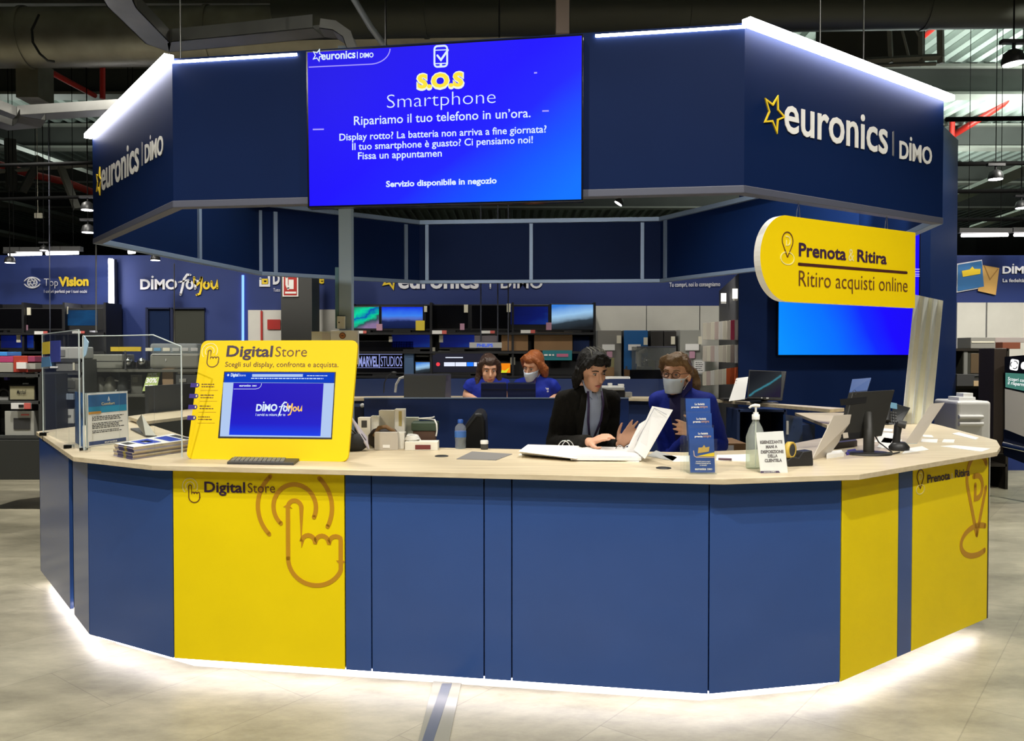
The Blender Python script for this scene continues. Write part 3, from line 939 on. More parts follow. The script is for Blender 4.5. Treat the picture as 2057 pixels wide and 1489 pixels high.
def s_card(m, F):
    t = .02
    for P, mi in ((((1962, 585), (1998, 593), (2005, 539), (1972, 533)), 2), (((1920, 588), (1976, 578), (1971, 522), (1921, 530)), 0), (((1921, 585.5), (1974, 576), (1969.5, 524.5), (1922, 532.5)), 3)):
        m.add([F.w(*F.at(*p), t + .004 * (mi % 3 + (mi == 3) * 3)) for p in P], [(0, 1, 2, 3)], mi)
    m.add([F.w(*F.at(*p), t + .02) for p in ((1931, 557), (1966, 551), (1966.5, 541), (1954, 541), (1950, 536), (1945, 542), (1929, 545))], [tuple(range(7))], 1)
    m.ribbon(F, [F.at(1975, 535), F.at(1986, 562), F.at(2002, 541)], .012, t + .012, 4)
    dimo(m, F, (2012, 549.5), (2076, 549.5), (2012, 535, 549.5), 0, off=.035, t=t); m.tpx(F, 'La fedelt\u00e0 premia', (2012.5, 567), (2090, 567), 560, off=.02, t=t, mi=0)


wallsign('wall_sign', 'wall sign with a blue card and a gold envelope at the far right', s_card, [WHITEB, OCHRE_L, mat('gold_print', (.62, .36, .10), .5), mat('card_blue_print', (.03, .16, .40), .5), mat('brown_line', (.35, .18, .04), .5)], 1980, 550)

# white wall panelling
for x0, y0, x1, y1, lab in ((1196, 614.5, 1298, 830, 'white wall panel behind the grey and blue fridges, left of the seam'), (1298.8, 614.5, 1405, 830, 'white wall panel behind the black and pale grey fridges'), (1405.8, 614.5, 1447, 830, 'narrow white wall panel beside the blue pillar'),
                            (1921, 608, 1980.5, 800, 'white wall panel next to the blue pillar on its right'), (1981.5, 608, 2075, 800, 'white wall panel at the right edge of the picture'),
                            (499, 623, 524, 760, 'narrow white wall panel beside the blue light line'), (527, 623, 566, 760, 'white wall panel with a red fire notice'), (625, 622, 700, 760, 'white wall panel behind the steel trunking')):
    solid('wall_panel', lab, 'wall panel', x0, y0, x1, y1, WY - .04, .03, mat('white_wall_panel', (.62, .60, .54), .6, noise=.05, nscale=4), bevel=0)
mb = MB(); fb(mb, 524, 625, 527, 760, WY - .06, .04); tag(mb.build('red_pipe', RED), 'thin red vertical pipe between two white wall panels', 'pipe')
solid('fire_notice', 'red and white fire notice on the white wall panel left of the column', 'sign', 537, 642, 563, 662, WY - .06, .01, RED, bevel=0)

# vertical lights on the wall
t = thing('light_tube', 'tall white vertical light tube between two wall signs', 'light', base(222, 226, 702, WY - .15))
p, q = px(223.5, 702, WY - .15), px(222, 520, WY - .15)
mb = MB(); mb.tube([p, q], .028, 12); mb.build('tube', LED, t)
mb = MB(); mb.box((p.x, WY - .08, (p.z + q.z) / 2), (.07, .08, q.z - p.z)); mb.build('backplate', ALUW, t)
p, q = px(488, 690, WY - .02), px(488, 553, WY - .02)
mb = MB(); mb.tube([p, q], .018, 8); tag(mb.build('light_line', LEDB), 'thin blue vertical light line beside the white wall panels', 'light')
p, q = px(336, 670, WY - .2), px(344, 622, WY - .2)
# dark doorway with glass
for x0, x1, lab in ((295, 340, 'navy glass door leaf on the left under the brush script sign'), (345, 410, 'dark door leaf on the right under the brush script sign')):
    t = thing('glass_door', lab, 'door', base(x0, x1, 760, WY - .03)); mb = MB(); fb(mb, x0, 620, x1, 760, WY - .035, .03); mb.build('leaf', mat('door_navy', (.012, .022, .06), .15) if x0 < 300 else mat('door_olive', (.05, .052, .042), .25), t)
    mb = MB(); fb(mb, x0 - 2, 618, x0 + 2, 760, WY - .07, .06); fb(mb, x0, 618, x1, 621, WY - .07, .06); mb.build('frame', mat('door_frame_navy', (.008, .014, .05), .4), t)
# dark structural column with the hose sign
t = thing('column', 'dark square column carrying the red fire hose sign', 'column', base(565, 625, 760, 10.2, .4)); mb = MB()
p, q = px(565, 700, 10.2), px(626, 500, 10.2); mb.box(((p.x + q.x) / 2, 10.4, 1.55), (q.x - p.x, .4, 3.1)); mb.build('shaft', mat('column_paint', (.045, .045, .042), .6), t)
HS = thing('hose_sign', 'red fire hose sign on the dark column below the canopy rail', 'sign', base(567, 599, 596, 10.19)); F = FRONTAL(10.185)
mb = MB(); fb(mb, 567.5, 552, 599, 596, 10.185, .012); mb.build('border', WHITEP, HS)
mb = MB(); q = lambda x0, y0, x1, y1, t, mi: mb.add([F.w(*F.at(x0, y1), t), F.w(*F.at(x1, y1), t), F.w(*F.at(x1, y0), t), F.w(*F.at(x0, y0), t)], [(0, 1, 2, 3)], mi)
q(570, 555, 596.5, 593.5, .002, 0); q(580, 562, 590, 581, .004, 1); q(573, 586, 595, 590, .004, 1)
mb.ribbon(F, [F.at(576, 556), F.at(576, 572), F.at(579, 580)], .03, .004, 1); mb.build('pictogram', [RED, WHITEP], HS)

# ------------------------------------------------------------------ televisions
SCR = dict(
    aurora=screen('tv_aurora', [(0, (.02, .30, .16)), (.3, (0, .85, .42)), (.45, (0, .08, .55)), (.6, (0, .75, .38)), (.75, (.03, .10, .12)), (1, (.30, .20, .38))], (.5, 0, -.8), .7, .8, .5, 3),
    dusk=screen('tv_dusk', [(0, (.004, .010, .05)), (.32, (.01, .02, .10)), (.45, (.10, .16, .55)), (.6, (.05, .25, .95)), (1, (.005, .03, .85))], (.0, 0, 1.0), 0, .9, .16, 4),
    sea=screen('tv_sea', [(0, (.01, .012, .014)), (.28, (.03, .045, .06)), (.42, (.25, .40, .55)), (.6, (.35, .62, .92)), (1, (.04, .22, .75))], (-.25, 0, 1.0), .1, .9, .12, 4),
    navy=screen('tv_navy', [(0, (.003, .006, .06)), (.6, (.004, .012, .16)), (1, (.01, .05, .32))], (.6, 0, -.3), .3, .7, .4, 3),
    teal=screen('tv_teal', [(0, (.002, .015, .05)), (.5, (.006, .06, .16)), (1, (.004, .03, .10))], (.6, 0, -.3), .3, .9, .5, 3),
    off=mat('tv_off', (.003, .003, .004), .15),
    app=screen('tv_app', [(0, (.02, .02, .03)), (1, (.03, .03, .05))], (0, 0, 1), 0, .6),
)


def tvset(label, x0, y0, x1, y1, Y, kind, inset_=(2, 2, 2, 4)):
    t = thing('television', label, 'television', base(x0, x1, y1, Y, .08))
    mb = MB(); fb(mb, x0, y0, x1, y1, Y, .06); mb.build('housing', BLACK, t, bevel=.004)
    l, tp, r, b = inset_
    mb = MB(); fb(mb, x0 + l, y0 + tp, x1 - r, y1 - b, Y - .003, .003); s = mb.build('screen', SCR[kind], t)
    p, q = px(x0 + (x1 - x0) * .3, y1, Y), px(x0 + (x1 - x0) * .7, y1, Y)
    mb = MB(); mb.box(((p.x + q.x) / 2, Y + .06, p.z - .012), (q.x - p.x, .2, .024)); mb.build('foot', BLACK, t)
    return t, s


# black shelving that carries them
for x0, x1, lab in ((-40, 208, 'black television shelving at the far left'), (700, 1195, 'long black television shelving behind the staff')):
    t = thing('shelf_unit', lab, 'shelf', base(x0, x1, 960, 10.75, .5)); p0, p1 = px(x0, 615, 10.75).x, px(x1, 615, 10.75).x
    mb = MB(); mb.box(((p0 + p1) / 2, 11.22, 1.14), (p1 - p0, .04, 2.28)); mb.build('back_panel', mat('shelf_black', (.010, .010, .012), .5), t)
    for y in (668, 706, 755, 812, 875):
        z = px(0, y, 10.75).z; mb = MB(); mb.box(((p0 + p1) / 2, 10.98, z - .015), (p1 - p0, .46, .03)); mb.build('shelf_board', MATS['shelf_black'], t)
    mb = MB(); mb.box(((p0 + p1) / 2, 11.0, .05), (p1 - p0, .4, .1)); mb.build('plinth', MATS['shelf_black'], t)
    for k in range(4):
        xx = p0 + (p1 - p0) * k / 3; mb = MB(); mb.box((xx, 11.0, 1.14), (.03, .44, 2.28)); mb.build('upright', MATS['shelf_black'], t)
tvset('black switched-off television at the far left above the price rail', -20, 619, 126, 664, 10.85, 'off')
tvset('television showing a dim blue picture left of the white light tube', 127, 619, 207, 664, 10.85, 'teal', (4, 4, 12, 10))
tvset('dark navy television on the second row at the far left', 0, 672, 69, 703, 10.85, 'navy')
tvset('switched-off television behind the curved acrylic screen', 122, 672, 166, 703, 10.85, 'off')
tvset('television showing a green aurora', 703, 615, 763, 664, 10.85, 'aurora')
tvset('television showing a blue dusk sky above a dark shore', 765, 615, 851, 664, 10.85, 'dusk')
tvset('black switched-off television right of the blue dusk one', 853, 612, 942, 664, 10.85, 'off')
tvset('black switched-off television behind the two hanging wires', 946, 612, 1022, 664, 10.85, 'off')
tvset('television showing a deep navy picture left of the seascape', 1024, 612, 1103, 664, 10.85, 'navy', (2, 4, 2, 12))
tvset('television showing a bright seascape with cliffs', 1106, 610, 1194, 664, 10.85, 'sea', (2, 2, 2, 2))
tvset('navy television on the second shelf row below the blue dusk one', 785, 671, 870, 702, 10.85, 'navy')
tvset('navy television on the second shelf row left of the white rack sign', 882, 671, 955, 702, 10.85, 'navy')
t, s = tvset('television with pale block lettering behind the yellow stand', 714, 684, 832, 752, 10.85, 'off')
F = FRONTAL(10.845); mb = MB(); mb.tpx(F, 'MARVEL', (720, 736), (760, 736), 716, off=.03, t=.006); mb.ribbon(F, [F.at(762, 712), F.at(762, 738)], .01, .006); mb.tpx(F, 'STUDIOS', (765, 736), (808, 736), 716, off=.0, t=.006)
mb.ribbon(F, [F.at(718, 739), F.at(808, 739)], .006, .006); mb.ribbon(F, [F.at(718, 712), F.at(808, 712)], .006, .006); mb.build('lettering', glow('tv_lilac', (.35, .4, .85), .8), s)
t, s = tvset('black television with a row of pale app tiles and a red dot', 864, 708, 981, 752, 10.85, 'app')
F = FRONTAL(10.845); mb = MB()
for x0, x1, mi in ((892, 914, 0), (915, 937, 0), (938, 951, 1), (952, 958, 0), (960, 972, 0)):
    mb.add([F.w(*F.at(*p), .006) for p in ((x0, 736), (x1, 736), (x1, 728), (x0, 728))], [(0, 1, 2, 3)], mi)
mb.add([F.w(*F.at(*p), .006) for p in ((895, 719.5), (930, 719.5), (930, 717.5), (895, 717.5))], [(0, 1, 2, 3)], 0)
mb.disc(F, F.at(880, 732), .026, .006, 2); mb.build('app_tiles', [glow('tv_white', (.8, .85, 1), 1), glow('tv_blue', (.02, .2, 1), 1), glow('tv_red', (.9, .06, .08), 1)], s)
t, s = tvset('small screen with a bright pale blue picture above the grey monitor back', 833, 726, 869, 752, 10.8, 'sea', (2, 2, 2, 2))
t, s = tvset('small orange screen behind the long haired person in blue', 998, 728, 1027, 752, 10.85, 'app', (2, 2, 2, 2))
F = FRONTAL(10.84); mb = MB(); mb.add([F.w(*F.at(*p), .0) for p in ((1001, 749), (1025, 749), (1025, 730), (1001, 730))], [(0, 1, 2, 3)], 0)
mb.add([F.w(*F.at(*p), .004) for p in ((1006, 749), (1017, 749), (1024, 738), (1014, 745), (1008, 743))], [(0, 1, 2, 3, 4)], 1); mb.build('picture', [glow('tv_orange', (1, .28, .01), .9), glow('tv_lime', (.75, .8, .03), .9)], s)
solid('blue_box', 'tall slate blue carton between the lettered television and the pale blue screen', 'box', 812, 708, 831, 753, 10.78, .12, mat('slate_blue', (.06, .12, .24), .5))
# soundbars, tags and labels on the rails
for i, (x0, y0, x1, y1, lab) in enumerate(((835, 707, 866, 711, 'upper slim soundbar beside the pale blue screen'), (835, 713, 862, 717, 'lower slim soundbar beside the pale blue screen'), (1000, 710, 1022, 714, 'short soundbar above the orange screen'), (880, 704.5, 915, 708, 'long thin soundbar above the app tile television'))):
    solid('soundbar', lab, 'soundbar', x0, y0, x1, y1, 10.88, .31, GREY, 'soundbars on the television shelving')
PT = mat('price_card', (.70, .66, .52), .6); PK = mat('pink_card', (.52, .28, .38), .6); RW = mat('red_card', (.62, .12, .10), .6); YC = mat('yellow_card', (.75, .58, .05), .6)
tags = [(54, 618, 61, 633, PT, 'upper cream price tag on the far-left black television'), (130, 616, 136, 631, PT, 'cream price tag left of the dim blue television'), (33, 672, 41, 688, PT, 'cream price tag on the dark navy television at the far left'), (128, 676, 135, 690, PT, 'cream price tag seen through the curved acrylic'),
        (46, 653, 55, 666, PK, 'pink card below the far-left black television'), (756, 651, 768, 664, PK, 'pink card between the aurora and dusk televisions'), (924, 650, 933, 663, PK, 'pink card under the switched-off television'), (1097, 648, 1108, 663, PK, 'pink card left of the seascape television'),
        (852, 615, 858, 627, PT, 'cream price tag at the right edge of the dusk television'), (932, 612, 940, 628, PT, 'cream price tag between the two switched-off televisions'), (1018, 610, 1026, 627, PT, 'cream price tag beside the hanging wire'), (781, 676, 788, 687, PT, 'cream price tag on the second shelf row below the dusk television'), (882, 672, 890, 688, PT, 'cream price tag on the second shelf row in the middle'), (866, 698, 874, 713, PT, 'cream price tag above the app tile television'), (1025, 718, 1035, 733, PT, 'cream price tag right of the orange screen'),
        (835, 644, 853, 664, YC, 'yellow offer card at the lower right of the dusk television')]
for x0, y0, x1, y1, m_, lab in tags:
    solid('price_tag', lab, 'price tag', x0, y0, x1, y1, 10.832, .015, m_, bevel=0)
for x0, y0, x1, y1, lab in ((69, 665.5, 95, 672, 'white and red rail label at the far left'), (145, 665, 170, 670, 'white and red rail label above the curved acrylic'), (715, 664.5, 736, 670, 'white and red rail label below the aurora television'), (868, 664, 897, 671, 'white and red rail label below the switched-off television'), (965, 664.5, 994, 670, 'white and red rail label behind the hanging wires'), (1046, 663, 1075, 669.5, 'white and red rail label above the left cardboard carton')):
    t = thing('rail_label', lab, 'price label', base(x0, x1, y1, 10.74)); xm = x0 + (x1 - x0) * .68
    mb = MB(); fb(mb, x0, y0, xm, y1, 10.737, .012); mb.build('white_card', PAPER, t); mb = MB(); fb(mb, xm, y0, x1, y1, 10.737, .012); mb.build('red_card', RW, t)
# cartons above the staff
for x0, y0, x1, y1, lab in ((1007, 671, 1061, 705, 'cardboard carton on the shelving left of the larger one'), (1073, 669, 1150, 705, 'large cardboard carton on the shelving below the seascape')):
    t = thing('carton', lab, 'box', base(x0, x1, y1, 10.3, .4)); mb = MB(); fb(mb, x0, y0, x1, y1, 10.8, .35); mb.build('body', CARD, t, bevel=.004)
    mb = MB(); fb(mb, x0, y0 - 1.2, x1, y0 + 1, 10.79, .37); mb.build('flap', mat('cardboard_light', (.42, .27, .13), .75), t)
t = thing('teal_banner', 'teal brand banner under the large cardboard carton', 'sign', base(1090, 1150, 724, 10.25)); mb = MB(); fb(mb, 1090, 704, 1149, 724, 10.735, .02); mb.build('board', mat('teal_print', (.01, .20, .24), .5), t)
F = FRONTAL(10.73); mb = MB(); lines(mb, F, 1093, 1113, (715,), .022, .002, 0, 0); lines(mb, F, 1118, 1143, (717,), .04, .002, 1, 0); mb.build('lettering', [WHITEP, mat('pink_print', (.55, .14, .25), .5)], t)
solid('display_board', 'royal blue display panel right of the large cardboard carton', 'panel', 1151, 676, 1184, 722, 11.15, .04, mat('royal_panel', (.012, .06, .30), .5))
# hanging wires and small hanging sign
for x, y1, lab in ((966, 690, 'left hanging wire above the small white rack sign'), (1000, 690, 'right hanging wire above the small white rack sign'), (1021, 705, 'hanging wire in front of the left cardboard carton')):
    p, q = px(x, y1, 9.2), px(x, 560, 9.2); mb = MB(); mb.tube([p, (p.x, p.y, 5.9)], .008, 6); tag(mb.build('hanging_wire', ALUW), lab, 'wire')
t = thing('rack_sign', 'small white sign with blue letters hung on two wires', 'sign', base(943, 1008, 699, 9.2)); mb = MB(); fb(mb, 943, 688, 1008, 699, 9.19, .03); mb.build('board', WHITE, t)
F = FRONTAL(9.185); mb = MB(); mb.tpx(F, 'PHILIPS', (958, 697), (990, 697), 690.5, off=.03, t=.003); mb.build('lettering', glow('sign_blue', (.06, .16, .9), .7), t)
mb = MB(); fb(mb, 953, 674, 1000, 687, 9.21, .02); mb.build('backing_card', mat('mauve_card', (.18, .15, .17), .5), t)

# ------------------------------------------------------------------ fridges
for x0, y0, x1, rgb, lab in ((1200, 664, 1248, (.20, .19, .17), 'grey fridge at the left of the fridge row'), (1253, 664, 1301, (.012, .11, .32), 'blue fridge in the fridge row'), (1307, 664, 1358, (.035, .032, .030), 'black fridge with twin doors'), (1365, 663, 1407, (.30, .30, .27), 'pale grey fridge at the right of the fridge row')):
    t = thing('fridge', lab, 'fridge', base(x0, x1, 968, 10.6, .6)); m_ = mat('fridge_%d' % x0, rgb, .35)
    p, q = px(x0, 700, 10.6), px(x1, y0, 10.6)
    mb = MB(); mb.box(((p.x + q.x) / 2, 10.92, q.z / 2 + .02), (q.x - p.x, .58, q.z - .04)); mb.build('body', DGREY if rgb[0] < .1 else LGREY, t)
    xm = (p.x + q.x) / 2
    if x0 == 1307:
        for a, b in ((p.x, xm - .004), (xm + .004, q.x)):
            mb = MB(); mb.box(((a + b) / 2, 10.6, q.z / 2 + .04), (b - a, .05, q.z - .1)); d = mb.build('door', m_, t, bevel=.006)
    else:
        for z0, z1 in ((.06, .72), (.74, q.z)):
            mb = MB(); mb.box((xm, 10.6, (z0 + z1) / 2), (q.x - p.x, .05, z1 - z0)); d = mb.build('door', m_, t, bevel=.006)
            mb = MB(); mb.box((p.x + .03, 10.565, (z0 + z1) / 2), (.02, .02, .25)); mb.build('handle', DGREY, d)
for x0, y0, x1, y1, m_, lab in ((1239, 674, 1248, 690, PT, 'cream energy tag on the grey fridge'), (1293, 678, 1301, 693, PT, 'cream energy tag on the blue fridge'), (1348, 676, 1356, 692, PT, 'cream energy tag on the black fridge'), (1403, 676, 1410, 692, PT, 'cream energy tag on the pale grey fridge'),
                               (1210, 692, 1235, 704, PAPER, 'white price card on the grey fridge'), (1262, 692, 1287, 704, PAPER, 'white price card on the blue fridge'), (1377, 691, 1404, 704, PAPER, 'white price card on the pale grey fridge'), (1219, 706, 1230, 718, PK, 'pink card below the price card of the grey fridge'), (1385, 706, 1396, 720, PK, 'pink card below the price card of the pale grey fridge'), (1277, 706, 1282, 731, PAPER, 'narrow white leaflet beside the glass display case')):
    solid('price_tag', lab, 'price tag', x0, y0, x1, y1, 10.53, .01, m_, bevel=0)
solid('leaflet_box', 'olive leaflet carton on the grey fridge below its cards', 'box', 1213, 719, 1234, 738, 10.4, .1, mat('olive_card', (.24, .22, .10), .7))
solid('brown_carton', 'brown carton under the olive leaflet carton', 'box', 1213, 738, 1234, 756, 10.4, .14, CARD)
# glass display case with small kitchen machine
t = thing('display_case', 'glass display case with a small kitchen machine between the two front people', 'display case', base(1279, 1360, 744, 9.5, .5))
mb = MB(); p, q = px(1279, 744, 9.5), px(1358, 697, 9.5)
for a, b in (((p.x, 9.5, p.z), (q.x, 9.5, q.z)), ((p.x, 9.9, p.z), (q.x, 9.9, q.z))):
    mb.box(((a[0] + b[0]) / 2, a[1], (a[2] + b[2]) / 2), (b[0] - a[0], .008, b[2] - a[2]))
mb.box(((p.x + q.x) / 2, 9.7, q.z), (q.x - p.x, .41, .01)); mb.build('glass', clear('case_glass', (.6, .6, .58), .12), t)
mb = MB(); mb.tube([(p.x, 9.5, q.z), (q.x, 9.5, q.z)], .008, 6); mb.build('rim', ALUW, t)
mb = MB(); p, q = px(1265, 743, 9.45), px(1345, 743, 9.45); mb.box(((p.x + q.x) / 2, 9.7, p.z / 2), (q.x - p.x, .5, p.z)); mb.build('plinth', BLACKG, t)
t = thing('kitchen_machine', 'small chrome and white kitchen machine in the glass case', 'appliance', base(1284, 1304, 743, 9.65)); c = px(1294, 743, 9.7)
mb = MB(); mb.box((c.x, 9.7, c.z + .02), (.16, .22, .04)); mb.build('base', GREY, t, bevel=.01)
mb = MB(); mb.tube([(c.x - .05, 9.75, c.z + .02), (c.x - .05, 9.75, c.z + .2), (c.x + .02, 9.68, c.z + .235)], .028, 10); mb.build('arm', WHITE, t)
mb = MB(); mb.lathe((c.x + .03, 9.67, c.z + .04), [(.03, 0), (.06, .05), (.065, .11), (.06, .11)], 16); mb.build('bowl', CHROME, t)
for i, (x0, x1) in enumerate(((1303, 1316), (1317, 1330), (1331, 1342))):
    solid('jar_box', ('olive', 'mauve', 'cream')[i] + ' packet beside the kitchen machine in the glass case', 'packet', x0, 724, x1, 743, 9.6, .1, mat('packet%d' % i, ((.30, .30, .12), (.38, .32, .30), (.5, .46, .3))[i], .6))
t = thing('framed_notice', 'framed pale notice left of the hanging accessory packs', 'notice', base(1393, 1417, 752, 10.545)); mb = MB(); fb(mb, 1393, 722.5, 1417, 752, 10.545, .02); mb.build('frame', LGREY, t); mb = MB(); fb(mb, 1395, 725, 1415, 749, 10.542, .003); mb.build('sheet', PAPER, t)
F = FRONTAL(10.54); mb = MB(); lines(mb, F, 1397, 1413, range(729, 748, 4), .008, .001); mb.build('print', DGREY, t)
# ================================================================== PILLAR AND ITS SCREEN
p0, p1, p2 = px(1483, 700, 8.42).x, px(1867, 700, 8.42).x, px(1920.5, 700, 9.4).x
t = thing('pillar', 'tall navy clad pillar carrying a blue screen, behind the counter on the right', 'pillar', ((p0 + p1) / 2, 8.9, 0))
mb = MB(); mb.prism([(p0, 8.42), (p1, 8.42), (p2, 9.4), (p0 + .36, 9.4)], 0, px(1920, 281, 9.4).z); mb.build('cladding', NAVYD, t, bevel=.004)
TV2 = thing('pillar_screen', 'blue screen on the pillar behind the yellow hanging sign', 'display', base(1563, 1848, 714, 8.38))
mb = MB(); fb(mb, 1561.5, 464, 1849.5, 715, 8.365, .055); mb.build('bezel', BLACKG, TV2)
S2 = screen('pillar_blue', [(0, (0, .28, 1)), (.35, (0, .16, 1)), (.6, (.003, .02, 1)), (.75, (.008, 0, 1)), (1, (.008, 0, .9))], (.9, 0, .35), -.05, 1.0, .12, 1.5)
mb = MB(); fb(mb, 1564, 467, 1847, 713, 8.36, .005); s = mb.build('screen', S2, TV2)
F = FRONTAL(8.358); mb = MB()
for y in (541, 546, 551, 555):
    mb.ribbon(F, [F.at(1700, y), F.at(1846, y)], .012, .002)
mb.build('lettering', GL, s)

# accessory wall left of the pillar, seen edge-on
ax0, ax1 = px(1484, 700, 8.46), px(1444, 700, 10.9)
t = thing('accessory_wall', 'dark slatted accessory wall receding beside the pillar', 'shelf', (ax0.x, 9.6, 0))
mb = MB(); mb.prism([(ax0.x, 8.46), (ax1.x, 10.9), (ax1.x + .12, 10.9), (ax0.x + .12, 8.46)], 0, 2.44); mb.build('back_panel', mat('accessory_wall_grey', (.055, .055, .06), .6), t)
cols = [(.60, .56, .46), (.55, .50, .42), (.66, .62, .5), (.50, .40, .36), (.62, .60, .55)]
for r, (yt, yb, w8, lab) in enumerate(((643, 686, 8, 'top'), (693, 732, 7, 'middle'), (738, 774, 7, 'bottom'))):
    proto = None
    for k in range(9):
        f = k / 8; Y = 10.3 - 1.75 * f; X = ax1.x + (ax0.x - ax1.x) * (10.9 - Y) / (10.9 - 8.46) - .14 - .02 * (1 - f)
        xs = CX + X / Y * FPX; sc = 10.3 / Y
        zt = px(xs, yt + (6 if r == 0 else 3) * (1 - f) + (0 if r < 2 else 6 * (1 - f)), Y).z; h = (yb - yt) * 8.6 / FPX * .93
        rgb = (.75, .13, .03) if (r == 2 and k > 5) else ((.55, .05, .12) if (r == 0 and k == 7) else cols[(k + r) % 5])
        lb = '%s row accessory pack, %s on the dark accessory wall' % (lab, ('farthest one', 'second from the far end', 'third from the far end', 'fourth from the far end', 'middle one', 'fourth from the pillar', 'third from the pillar', 'second from the pillar', 'one nearest the pillar')[k])
        mb = MB(); XX = (1416 + 8 * k - CX) * Y / FPX; mb.box((XX, Y, zt - h / 2), (.052 * Y / 9.4, .014, h)); mb.tube([(XX, Y, zt), (XX + .3, Y, zt + .01)], .004, 5); o = mb.build('accessory_pack', mat('pack_%d_%d_%d' % tuple(int(c * 99) for c in rgb), rgb, .55), bevel=.002)
        tag(o, lb, 'packet', lab + ' row of hanging accessory packs')
for x0, y0, x1, y1, lab in ((1449, 589, 1459, 610, 'left small lit white label on the accessory wall'), (1472, 580, 1482, 604, 'right small lit white label on the accessory wall')):
    t = thing('lit_label', lab, 'light', base(x0, x1, y1, 8.44 + (1482 - x1) * .06)); Y = 8.44 + (1482 - x1) * .045
    mb = MB(); fb(mb, x0, y0, x1, y1 - 4, Y, .02); mb.build('lens', glow('label_glow', (1, .95, .8), 1.6), t); mb = MB(); fb(mb, x0, y1 - 3, x1, y1, Y, .02); mb.build('clip', WHITE, t)

# ================================================================== INSIDE THE KIOSK
# rear counter
RC = thing('rear_counter', 'rear staff counter with navy upstand behind the kiosk staff', 'counter', (0, 8.1, 0))
RO = [(-2.5, 8.0), (-.95, 8.32), (1.46, 8.17), (1.72, 8.0), (2.60, 6.42)]; RI = [(2.44, 6.30), (1.90, 7.62), (.9, 7.95), (-.9, 8.02), (-2.3, 7.72)]
mb = MB(); mb.prism(RO + RI, 1.152, 1.18); mb.build('slab', OAK, RC, bevel=.002)
for i in range(4):
    a, b = RO[i], RO[i + 1]; n_ = seg_n(V(a), V(b)) * .03
    if i == 3:
        continue
    mb = MB(); mb.prism([a, b, (b[0] + n_.x, b[1] + n_.y), (a[0] + n_.x, a[1] + n_.y)], 0, 1.355); mb.build('upstand_panel', NAVYF, RC)
    mb = MB(); c = [V(p) * .985 + V((0, 8)) * .015 for p in (a, b)]
for i in (1, 2, 3):
    a, b = RI[i], RI[i + 1]; n_ = seg_n(V(a), V(b)) * -.03
    a = V(a) + n_ * 2.2; b = V(b) + n_ * 2.2
    mb = MB(); mb.prism([a, b, b + V((n_.x, n_.y)), a + V((n_.x, n_.y))], .05, 1.15); mb.build('front_panel', NAVYF, RC)
# left wing upstand
a, b = V((-3.10, 7.0)), V((-2.88, 8.05))
mb = MB(); mb.prism([a, b, b + V((-.03, 0)), a + V((-.03, 0))], 1.06, 1.33); tag(mb.build('desk_screen', mat('desk_screen_grey', (.05, .055, .065), .5)), 'dark grey desk screen on the left wing of the worktop', 'screen')
mb = MB(); mb.prism([(-2.74, 6.10), (-2.58, 6.75), (-2.36, 7.55), (-3.02, 7.75), (-3.10, 6.62)], 1.075, 1.10); SD = thing('side_desk', 'raised pale oak shelf desk on the left wing behind the laptop', 'desk', (-2.8, 6.9, WZ1)); mb.build('slab', OAK, SD, bevel=.002)
mb = MB(); mb.prism([(-2.80, 6.22), (-2.66, 6.78), (-2.48, 7.4), (-2.95, 7.6), (-3.02, 6.62)], 1.06, 1.075); mb.build('riser', BLACK, SD)
# island desk
IS = thing('island_desk', 'navy island desk in the middle of the kiosk, its blank back towards us', 'desk', (-.1, 6.6, 0))
xl, xr = px(731, 800, 6.3).x, px(1263, 803, 6.3).x
mb = MB(); mb.box(((xl + xr) / 2, 6.315, .64), (xr - xl, .03, 1.24)); mb.build('back_panel', mat('island_navy', (.012, .036, .155), .4), IS, bevel=.003)
mb = MB(); mb.box(((xl + xr) / 2, 6.6, 1.175), (xr - xl, .54, .03)); mb.build('slab', OAK, IS)
for x in (xl + .02, xr - .02):
    mb = MB(); mb.box((x, 6.6, .58), (.03, .5, 1.16)); mb.build('side_panel', NAVYF, IS)
mb = MB(); mb.box(((xl + xr) / 2, 6.312, 1.263), (xr - xl, .04, .008)); mb.build('edge_strip', ALU, IS)
t = thing('drawer_cabinet', 'dark drawer cabinet with a white knob left of the island desk', 'cabinet', (xl - .12, 6.5, 0))
mb = MB(); mb.box((xl - .13, 6.55, .6), (.24, .4, 1.19)); mb.build('body', mat('cabinet_dark', (.012, .018, .05), .5), t); c = px(727, 815, 6.33)
mb = MB(); mb.lathe((c.x, 6.35, c.z), [(.0, .02), (.012, .018), (.017, .008), (.017, -.002), (.0, -.012)], 14, M=Matrix.Rotation(math.pi / 2, 3, 'X')); mb.build('knob', WHITE, t)
solid('drawer_top', 'shallow black tray on the drawer cabinet', 'tray', 702, 806, 731, 811, 6.4, .3, BLACK) if False else None

# low cabinets under the rear counter's right wing
t = thing('low_cabinet', 'open navy shelf cabinet under the right wing of the rear counter', 'cabinet', base(1478, 1570, 890, 7.2, .4))
p, q = px(1478, 900, 7.2), px(1572, 825, 7.2); NB = mat('cabinet_navy', (.012, .03, .10), .5)
for x in (p.x, (p.x + q.x) / 2 - .06, q.x):
    mb = MB(); mb.box((x, 7.3, .56), (.025, .36, 1.12)); mb.build('side_panel', NB, t)
for z in (.06, .72, 1.11):
    mb = MB(); mb.box(((p.x + q.x) / 2, 7.3, z), (q.x - p.x, .36, .02)); mb.build('shelf_board', NB, t)
mb = MB(); mb.box(((p.x + q.x) / 2, 7.49, .56), (q.x - p.x, .015, 1.1)); mb.build('back_panel', BLACK, t)
t = thing('door_cabinet', 'navy cupboard with a door ajar and a white handle, right of the open cabinet', 'cabinet', base(1573, 1640, 890, 6.9, .4))
